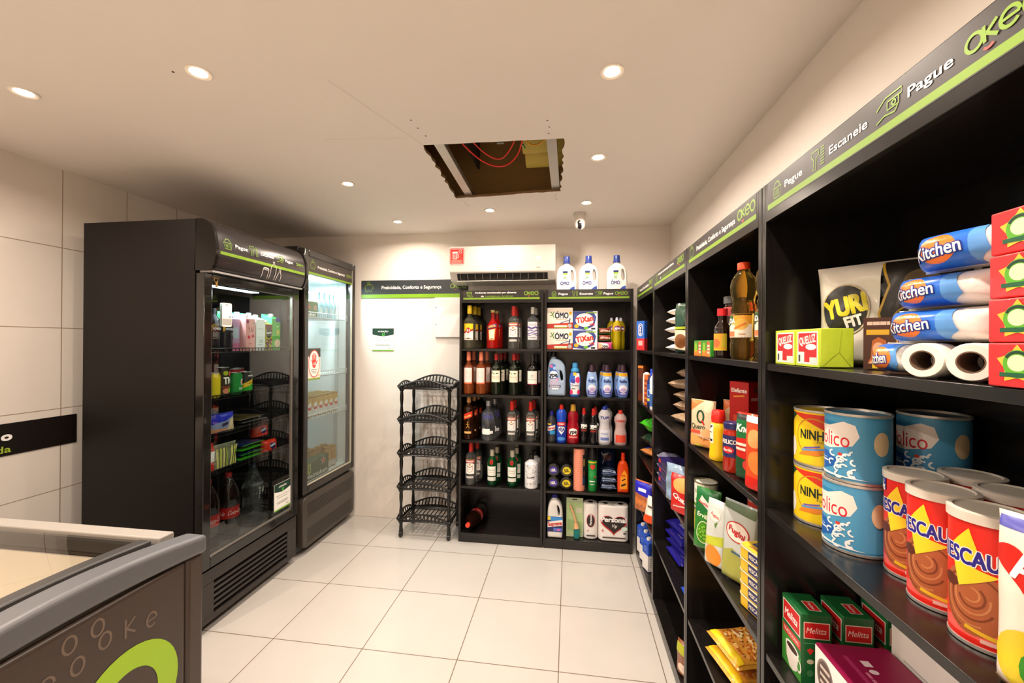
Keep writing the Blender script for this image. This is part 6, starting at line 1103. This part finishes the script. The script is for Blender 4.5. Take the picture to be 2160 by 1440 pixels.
def acoo(D, w, h): D.poly([(-w*.46, h*.62), (w*.46, h*.55), (w*.46, h*.97), (-w*.46, h*.97)], '#2a28b8'); D.text('Bauducco', 0, h*.78, .01, '#c8c8f0', w*.5) if 0 else None; [D.ell(-w*.3+w*.2*k, h*.35, .016, .026, '#c8743c', 14) for k in range(4)]; D.rect(-w*.2, h*.7, w*.2, h*.8, '#e0e0f0')
bag('cookie_packet', 'blue and brown cookie packet on the corner unit\'s fourth shelf', 'packet', 'packets in the corner unit', (.470, 2.62, S4), -48, .15, .19, .06, m('#b8683a', .2, coat=.5), acoo, seed=64, base=1, wr=.003)
bag('snack_bag', 'orange and white bag beside the cookie packet in the corner unit', 'bag', 'packets in the corner unit', (.478, 2.44, S4), -55, .13, .15, .05, m('#e6ded0', .2, coat=.5), lambda D, w, h: (D.poly([(-w*.46, h*.03), (w*.46, h*.03), (w*.46, h*.4), (-w*.46, h*.3)], '#d8481c'), scrib(D, 0, h*.65, w*.5, .01, '#4a4a48', n=3)), seed=65, base=1, wr=.004, rx=-12)
def milk(lab, x, y, z, rz=-72):
    t = empty('milk_carton', (x, y, z), rz); tag(t, lab, 'carton', 'blue and white milk cartons')
    MB().add([(-.035, -.035, 0), (.035, -.035, 0), (.035, .035, 0), (-.035, .035, 0), (-.035, -.035, .165), (.035, -.035, .165), (.035, .035, .192), (-.035, .035, .192)], [(0, 3, 2, 1), (4, 5, 6, 7), (0, 1, 5, 4), (2, 3, 7, 6), (1, 2, 6, 5), (3, 0, 4, 7)], m('#2350b8', .3)).build('carton_body', t, bevel=.002)
    MB().lathe([(.0135, 0), (.0135, .013), (.012, .015), (0, .015)], m('#efece6', .35), 20).build('cap', t).location = (-.004, -.008, .173)
    for nm_, sf in (('front_print', flat(-.035)), ('side_print', flatR(.035))):
        D = Dec(sf); D.rect(-.0345, .003, .0345, .095, '#e4ded8'); D.ring(.0, .13, .010, .012, .002, '#c8d4f0', 14); [scrib(D, 0, .03+.012*k, .05, .004, '#8a8a98', n=6, seed=k) for k in range(5)] if nm_[0] == 's' else D.text('LEITE', 0, .07, .014, '#2350b8', .045) if 0 else None; D.build(nm_, t)
milk('farthest blue and white milk carton on the corner unit\'s lowest shelf', .492, 2.765, S5); milk('middle blue and white milk carton of the three', .492, 2.665, S5); milk('nearest blue and white milk carton of the three', .492, 2.565, S5)
# ================================================================ INSIDE THE NEARER FRIDGE
FX = -1.80
def fb(y, z, dx=0): return (FX-dx, y, z)
A1, A2, A3, A4, A5 = 1.361, 1.124, .934, .749, .3385
pw = [(.028, 0), (.034, .01), (.033, .06), (.036, .075), (.033, .09), (.036, .13), (.03, .165), (.017, .185), (.0165, .2)]
def apw(D, r): D.rect(-.04, .10, .04, .135, '#1c1a20'); D.text('POWERADE', .0, .118, .011, '#e0e0e8', .05, bold=.04); D.rect(-.038, .105, -.028, .135, '#e8a82a')
b = bottle('sports_drink_bottle', 'left dark sports drink bottle on the fridge\'s top shelf', 'bottle', 'drinks in the nearer fridge', fb(1.850, A1, .0), 90, pw, m('#1a1620', .08, coat=.5), ([(0, .195), (.02, .195), (.019, .222), (0, .223)], m('#17171c', .3)), apw)
dup(b, fb(1.927, A1, .0), 'right dark sports drink bottle beside the lavender carton'); dup(b, fb(1.895, A1, .085), 'sports drink bottle behind the two front ones')
def jcart(lab, y, z, dx, w, h, body, art, capc='#f2f2f0', top=None, rz=90, side=None):
    t = empty('juice_carton', fb(y, z, dx), rz); tag(t, lab, 'carton', 'cartons in the nearer fridge'); q = w/2
    MB().add([(-q, -q, 0), (q, -q, 0), (q, q, 0), (-q, q, 0), (-q, -q, h*.88), (q, -q, h*.88), (q, q, h), (-q, q, h)], [(0, 3, 2, 1), (4, 5, 6, 7), (0, 1, 5, 4), (2, 3, 7, 6), (1, 2, 6, 5), (3, 0, 4, 7)], m(top or body, .35)).build('carton_body', t, bevel=.0015)
    MB().lathe([(.013, 0), (.013, .014), (.012, .016), (0, .016)], m(capc, .35), 20).build('cap', t).location = (0, -.0, h*.935)
    D = Dec(flat(-q)); art(D, q, h); D.build('front_print', t); return t
def aya(D, q, h): D.rect(-q, .002, q, h*.87, '#e8a8a4'); D.text('YAÍ', .002, h*.58, .028, '#7a3a4a', .04, bold=-.01); [D.ell(u, v, .009, .010, c, 14) for u, v, c in ((.022, h*.76, '#f4e8e8'), (-.012, h*.38, '#e0405a'), (.016, h*.42, '#c83a5a'), (-.022, h*.8, '#a84a7a'))]; D.ell(.022, h*.76, .006, .007, '#8a5a5a', 12); scrib(D, 0, h*.2, .02, .008, '#b86a78', n=2)
jcart('pink coconut milk carton on the fridge\'s top shelf', 2.062, A1, .0, .066, .205, '#e8a8a4', aya)
jcart('lavender carton left of the pink one', 1.995, A1, .028, .056, .20, '#b89ab8', lambda D, q, h: (D.rect(-q, .002, q, h*.8, '#b090b0'), D.rect(-q*.6, h*.35, q*.7, h*.65, '#a8bcc8'), D.rect(-q, .002, q, h*.22, '#b86a8a')))
jcart('white carton with small green print in the fridge', 2.136, A1, .0, .068, .205, '#eef4f6', lambda D, q, h: (D.rect(-q, .002, q, h*.87, '#eef4f6'), scrib(D, 0, h*.62, .04, .004, '#a8c8d0', n=3), [D.ring(-.006+.018*k, h*.27, .006, .009, .003, '#6aa86a', 10) for k in range(2)], scrib(D, 0, h*.17, .04, .006, '#b8c0c8', n=4)))
def agr(D, q, h): D.rect(-q, .002, q, h*.87, '#b8b42a'); D.poly([(-q, h*.72), (-q, h*.87), (q, h*.87), (q, h*.6)], '#6a241c'); D.ell(0, h*.58, .024, .03, '#1f2a1c', 18); D.text('Naturale', 0, h*.6, .012, WH, .038, rot=8, bold=.03) ; rn = random.Random(3); [(setattr(D, 'd', 5+i_*.15), D.ell(rn.uniform(-q*.85, q*.85), rn.uniform(.012, h*.38), .006, .006, rn.choice(['#5a1420', '#7a1f2a', '#3a0c18']), 10)) for i_ in range(34)]; D.line([(0, .01), (.02, .02)], .004, WH)
jcart('olive carton with dark red grapes in the fridge', 2.200, A1, -.008, .054, .178, '#b8b42a', agr)
def aap_(D, q, h): D.rect(-q, .002, q, h*.87, '#5ab84a'); D.rect(-q*.1, h*.78, q, h*.9, '#4a3a9a'); D.ell(q*.45, h*.5, .014, .018, '#c8c83a', 16); D.ell(q*.3, h*.2, .024, .024, '#e8c8b0', 18); scrib(D, q*.4, h*.66, .024, .006, '#c8e0a8', n=2)
b = jcart('front green apple juice carton at the right of the fridge shelf', 2.282, A1, .018, .072, .222, '#4ad07a', aap_)
dup(b, fb(2.20, A1, .10), 'green juice carton behind the grape carton'); dup(b, fb(2.118, A1, .105), 'green juice carton behind the white one'); dup(b, fb(2.03, A1, .11), 'green juice carton behind the pink one')
def dcan(lab, y, z, dx, art, col, h=.122, top='#c9c9c6', grp='cans in the nearer fridge', r=.0325):
    t = empty('drink_can', fb(y, z, dx), 90); tag(t, lab, 'can', grp); pts = [(r*.75, 0), (r*.98, .008), (r, .012), (r, h-.014), (r*.85, h-.003), (r*.87, h)]
    MB().lathe(pts+[(r*.8, h-.003), (0, h-.004)], m(col, .25, .4), 28).build('body', t, smooth=50)
    MB().lathe([(r*.86, h-.0035), (r*.885, h-.002), (r*.885, h+.0005), (r*.82, h+.0005), (r*.8, h-.003), (0, h-.0035)], m(top, .3, .8), 28).build('lid', t)
    D = Dec(cylS(prof_r(pts)), du=r*.22); art(D, r, h); D.build('label', t); return t
dcan('yellow can at the left edge behind the fridge glass', 1.853, A2, 0, lambda D, r, h: D.rect(-.05, .015, .05, h-.018, '#e0c81c'), '#e0c81c', .13)
dcan('fruit printed can with white letters TN in the fridge', 1.923, A2, .01, lambda D, r, h: (D.rect(-.05, .014, .05, h-.018, '#3a2a1c'), D.text('TN', 0, h*.55, .035, WH, .042, bold=.04), D.ell(-.012, h*.8, .012, .012, '#a8b82a', 12), D.ell(.014, h*.78, .01, .012, '#e0502c', 12), D.ell(-.01, h*.2, .016, .014, '#e08a6a', 12), D.ell(.014, h*.22, .012, .014, '#6ab82a', 12), D.rect(-.03, h*.3, .03, h*.36, '#8a3a2a')), '#2a2018', .155)
dcan('green guaraná soda can in the fridge', 1.995, A2, .0, lambda D, r, h: (D.rect(-.05, .012, .05, h-.014, '#1c8a3a'), D.ell(.012, h*.58, .012, .018, '#e8e0d8', 16), D.ell(.013, h*.56, .008, .012, '#c83a24', 12), D.text('Gua', .006, h*.3, .014, '#e8e8d8', .03, bold=.02)), '#1c8a3a')
dcan('green and black soda can with a yellow diagonal band in the fridge', 2.066, A2, .0, lambda D, r, h: (D.rect(-.05, .012, .05, h*.5, '#2fa82a'), D.rect(-.05, h*.5, .05, h-.014, '#2a2624'), D.poly([(-.05, h*.22), (.05, h*.6), (.05, h*.8), (-.05, h*.42)], '#f0c02a'), D.text('Schweppes', .004, h*.52, .009, '#3a2a14', .05, rot=21, bold=.02), scrib(D, .004, h*.82, .04, .006, '#d8d8d0', n=2)), '#2a2624')
b = dcan('red soda can behind the green guaraná can', 2.00, A2, .075, lambda D, r, h: D.rect(-.05, .012, .05, h-.014, '#a8141a'), '#a8141a', .135)
dup(b, fb(2.075, A2, .075), 'red soda can behind the yellow banded one'); dup(b, fb(2.15, A2, .12), 'red soda can deeper in the fridge near the middle'); 
def aham(D, w, h): D.rect(-w*.46, h*.03, w*.46, h*.97, '#8a94b8'); D.poly([(-w*.46, h*.5), (w*.1, h*.62), (w*.46, h*.82), (w*.46, h*.97), (-w*.46, h*.97)], '#1f2ab8'); D.poly([(-w*.46, h*.05), (w*.3, h*.12), (w*.3, h*.22), (-w*.46, h*.3)], '#c88a6a'); D.poly([(w*.12, h*.05), (w*.46, h*.05), (w*.44, h*.7), (w*.3, h*.66)], '#e0c8a0'); D.poly([(-w*.05, h*.35), (w*.2, h*.42), (w*.18, h*.56), (-w*.05, h*.5)], '#3a3458')
bag('ham_pack', 'blue and cream cold cut pack on the fridge\'s third shelf', 'packet', 'chilled packets in the nearer fridge', fb(1.91, A3, .01), 84, .15, .105, .04, m('#3a48b0', .2, coat=.4), aham, seed=70, base=1, wr=.003)
bag('ham_pack', 'clear topped cold cut pack behind the blue one', 'packet', 'chilled packets in the nearer fridge', fb(1.90, A3, .075), 90, .14, .125, .035, m('#6a645e', .15, coat=.5), None, seed=71, base=1)
for k, (y, c, lab) in enumerate([(2.08, '#3a3432', 'lower dark flat packet on the fridge\'s third shelf'), (2.09, '#6a6460', 'middle silver edged flat packet on the fridge\'s third shelf'), (2.07, '#5a4a24', 'top brown flat packet on the fridge\'s third shelf')]):
    bag('flat_packet', lab, 'packet', 'flat packets in the nearer fridge', (FX+.01, y+.028, A3+.0115+k*.0185), 88+k*3, .20, .16, .014, m(c, .2, .2, 0, .4, bump=.4), (lambda D, w, h: D.rect(w*.2, h*.15, w*.44, h*.5, '#b8b8bc')) if k == 1 else None, rx=-90, seed=72+k, wr=.002, crimp=m('#a8a49c', .3, .5))
def acha(D, w, h): D.rect(-w*.44, h*.05, w*.44, h*.95, '#d83418'); D.poly([(-w*.2, h*.5), (0, h*.2), (w*.25, h*.4), (w*.25, h*.75), (-w*.15, h*.75)], '#22206a'); D.text('CHAMITO', w*.03, h*.58, .011, WH, w*.42, rot=10, bold=.05)
rp = m('#d83418', .25, coat=.3)
bag('yogurt_pack', 'lower red yogurt pack at the right of the fridge\'s fourth shelf', 'packet', 'red yogurt packs', fb(2.252, A4, .008), 86, .11, .072, .06, rp, acha, seed=75, base=1, wr=.002)
bag('yogurt_pack', 'upper red yogurt pack set back on the fridge\'s fourth shelf', 'packet', 'red yogurt packs', fb(2.222, A4+.098, .045), 86, .11, .072, .06, rp, acha, seed=76, base=1, wr=.002)
for k in range(4):
    bag('cheese_packet', ('lowest', 'second', 'third', 'top')[k]+' green and navy packet of the pile in the fridge', 'packet', 'green and navy packets', (FX+.015, 2.092+.004*k, A4+.0138+k*.0243), 88+k*1, .165, .13, .018, m(('#3fae1c', '#1c2450', '#4ab828', '#1f2a58')[k], .2, coat=.4), lambda D, w, h: D.poly([(-w*.1, h*.2), (w*.3, h*.3), (w*.25, h*.8), (-w*.15, h*.7)], '#1c2450'), rx=-90, seed=80+k, wr=.002, crimp=m('#3fae1c', .25))
def astr(D, w, h): [D.line([(-w*.35+.017*k, h*.05), (-w*.38+.018*k+(.02 if k > 3 else 0), h*.85)], .011, ('#d8d07a', '#c8c85a', '#e8d88a', '#a8b04a')[k % 4]) for k in range(7)]
bag('cheese_stick_bag', 'clear bag of yellow sticks on the fridge\'s fourth shelf', 'bag', 'chilled packets in the nearer fridge', fb(1.925, A4, .0), 86, .14, .13, .03, m('#9a9a80', .15, 0, .3, .5), astr, seed=90, base=1, wr=.003)
bag('yogurt_pack', 'red and white pack at the left edge of the fridge glass', 'packet', 'chilled packets in the nearer fridge', fb(1.815, A4, -.005), 90, .07, .15, .05, m('#c8281e', .25), lambda D, w, h: D.rect(-w*.4, h*.4, w*.4, h*.75, '#e8e4e0'), seed=91, base=1)
b = bottle('cola_bottle', 'large cola bottle with red label standing in the bottom of the fridge', 'bottle', 'big bottles at the bottom of the nearer fridge', fb(2.02, A5, .06), 90, cola_pts(1.05), cl, ([(0, .33), (.0165, .33), (.0165, .353), (0, .354)], m('#b8241c', .35)), acola)
dup(b, fb(1.90, A5, .07), 'large cola bottle at the left in the bottom of the fridge'); dup(b, fb(2.0, A5, .19), 'cola bottle behind the red labelled one in the fridge')
bottle('water_bottle', 'large water bottle with a white drop in the bottom of the fridge', 'bottle', 'big bottles at the bottom of the nearer fridge', fb(2.185, A5, .05), 90, cola_pts(1.05), glass('#cfd6da', .05), ([(0, .33), (.0165, .33), (.0165, .353), (0, .354)], m('#2a3a4a', .35)), lambda D, r: (D.rect(-.06, .235, .06, .25, '#5a6064'), D.text('crystal', -.012, .19, .014, '#d8dcd8', .07, rot=90, bold=0), D.poly([(.016, .225)]+ell(.016, .198, .011, .012, 14, R(150), R(390)), '#c8ccc4')))
# ================================================================ INSIDE THE FARTHER FRIDGE
GX = -1.83
def gb(y, z, dx=0): return (GX-dx, y, z)
B1, B3, B4 = 1.5885, .8785, .4505
# green four-pack carton of beer cans
hg = '#4a6a34'
t = empty('beer_pack', gb(2.635, B1, .0), 90); tag(t, 'green beer pack with red star on the far fridge\'s top shelf', 'beer pack', 'green beer packs'); MB().box(-.10, -.03, 0, .10, .10, .115, m(hg, .35)).build('carton', t, bevel=.008)
D = Dec(flat(-.03)); 
def star(D, u, v, r, c, k=.4): D.poly([(u+(r if i % 2 == 0 else r*k)*math.cos(PI/2+i*PI/5), v+(r if i % 2 == 0 else r*k)*math.sin(PI/2+i*PI/5)) for i in range(10)], c)
for u in (-.033, .033): D.rect(u-.0005, .0, u+.0005, .115, '#6a8a54')
star(D, .062, .07, .022, '#f0e8e0'); star(D, .062, .07, .017, '#d8402c'); star(D, -.005, .07, .017, '#d8402c'); D.text('Heineken', -.01, .02, .018, WH, .15, bold=.04); D.build('front_print', t)
for k, (y, dx) in enumerate(((2.775, .0), (2.84, .0), (2.905, .0), (2.965, .005), (2.775, .09), (2.84, .09), (2.905, .09), (2.97, .09))):
    lab = ('first', 'second', 'third', 'fourth')[k % 4]+(' clear bottle from the left, front row of the far fridge' if k < 4 else ' clear bottle from the left, back row of the far fridge')
    if k == 0: b = bottle('drink_bottle', lab, 'bottle', 'clear bottles in the farther fridge', gb(y, B1, dx), 90, bpts(.029, .095, .0125, .15, .19), m('#b8dce4', .08, 0, .6), ([(0, .188), (.0145, .188), (.014, .2), (0, .201)], m('#e8eef0', .3)), lambda D, r: (D.rect(-.02, .035, .02, .08, '#cfe4ea'), D.poly([(-.012, .045), (.012, .045), (0, .07)], '#e8f4f6')))
    else: dup(b, gb(y, B1, dx), lab)
def acb(D, r, h): D.rect(-.05, .012, .05, h*.45, '#d8d6d4'); D.rect(-.05, h*.45, .05, h-.014, '#c8a24a'); D.ell(0, h*.55, .02, .022, '#e8e4e0', 18); D.rect(-.02, h*.36, .02, h*.5, '#c8402c')
k = 0
for r_ in range(3):
    for c in range(7):
        y = 2.585+c*.0655; lab = ('front', 'middle', 'back')[r_]+' row gold and white beer can, '+('first', 'second', 'third', 'fourth', 'fifth', 'sixth', 'seventh')[c]+' from the left, far fridge'
        if k == 0: b = dcan(lab, y, B3, 0, acb, '#c8a24a', .15, '#d8c07a', 'gold and white beer cans', .0305); b.location = gb(y, B3, 0)
        else: dup(b, gb(y, B3, r_*.066), lab)
        k += 1
t = empty('beer_pack', gb(2.70, B4, -.02), 90); tag(t, 'large green beer pack with red star at the bottom of the far fridge', 'beer pack', 'green beer packs'); MB().box(-.145, -.03, 0, .145, .04, .135, m('#3f5a30', .4)).build('carton', t, bevel=.006)
D = Dec(flat(-.03)); star(D, .075, .1, .032, '#e8e0d0'); star(D, .075, .1, .026, '#d8402c'); D.text('Heineken', .0, .028, .032, '#e8e8dc', .25, bold=.04); D.rect(-.105, .05, -.07, .115, '#b8b85a'); D.rect(-.095, .06, -.08, .105, '#4a6a34'); scrib(D, -.05, .125, .12, .004, '#a8b098', n=8); D.build('front_print', t)
k = 0
for r_ in range(2):
    for c in range(7):
        y = 2.58+c*.066
        dx = .075+r_*.068 if c < 5 else r_*.068+.01
        lab = ('nearer', 'deeper')[r_]+' gold topped can, '+('first', 'second', 'third', 'fourth', 'fifth', 'sixth', 'seventh')[c]+' from the left, bottom of the far fridge'
        if k == 0: b2_ = dcan(lab, y, B4, dx, lambda D, r, h: (D.rect(-.05, .012, .05, h-.014, '#b8904a'), D.rect(-.05, .012, .05, h*.35, '#d0c8c0')), '#b8904a', .16, '#d8b060', 'gold topped cans at the bottom', .031); b2_.location = gb(y, B4, dx)
        else: dup(b2_, gb(y, B4, dx), lab)
        k += 1
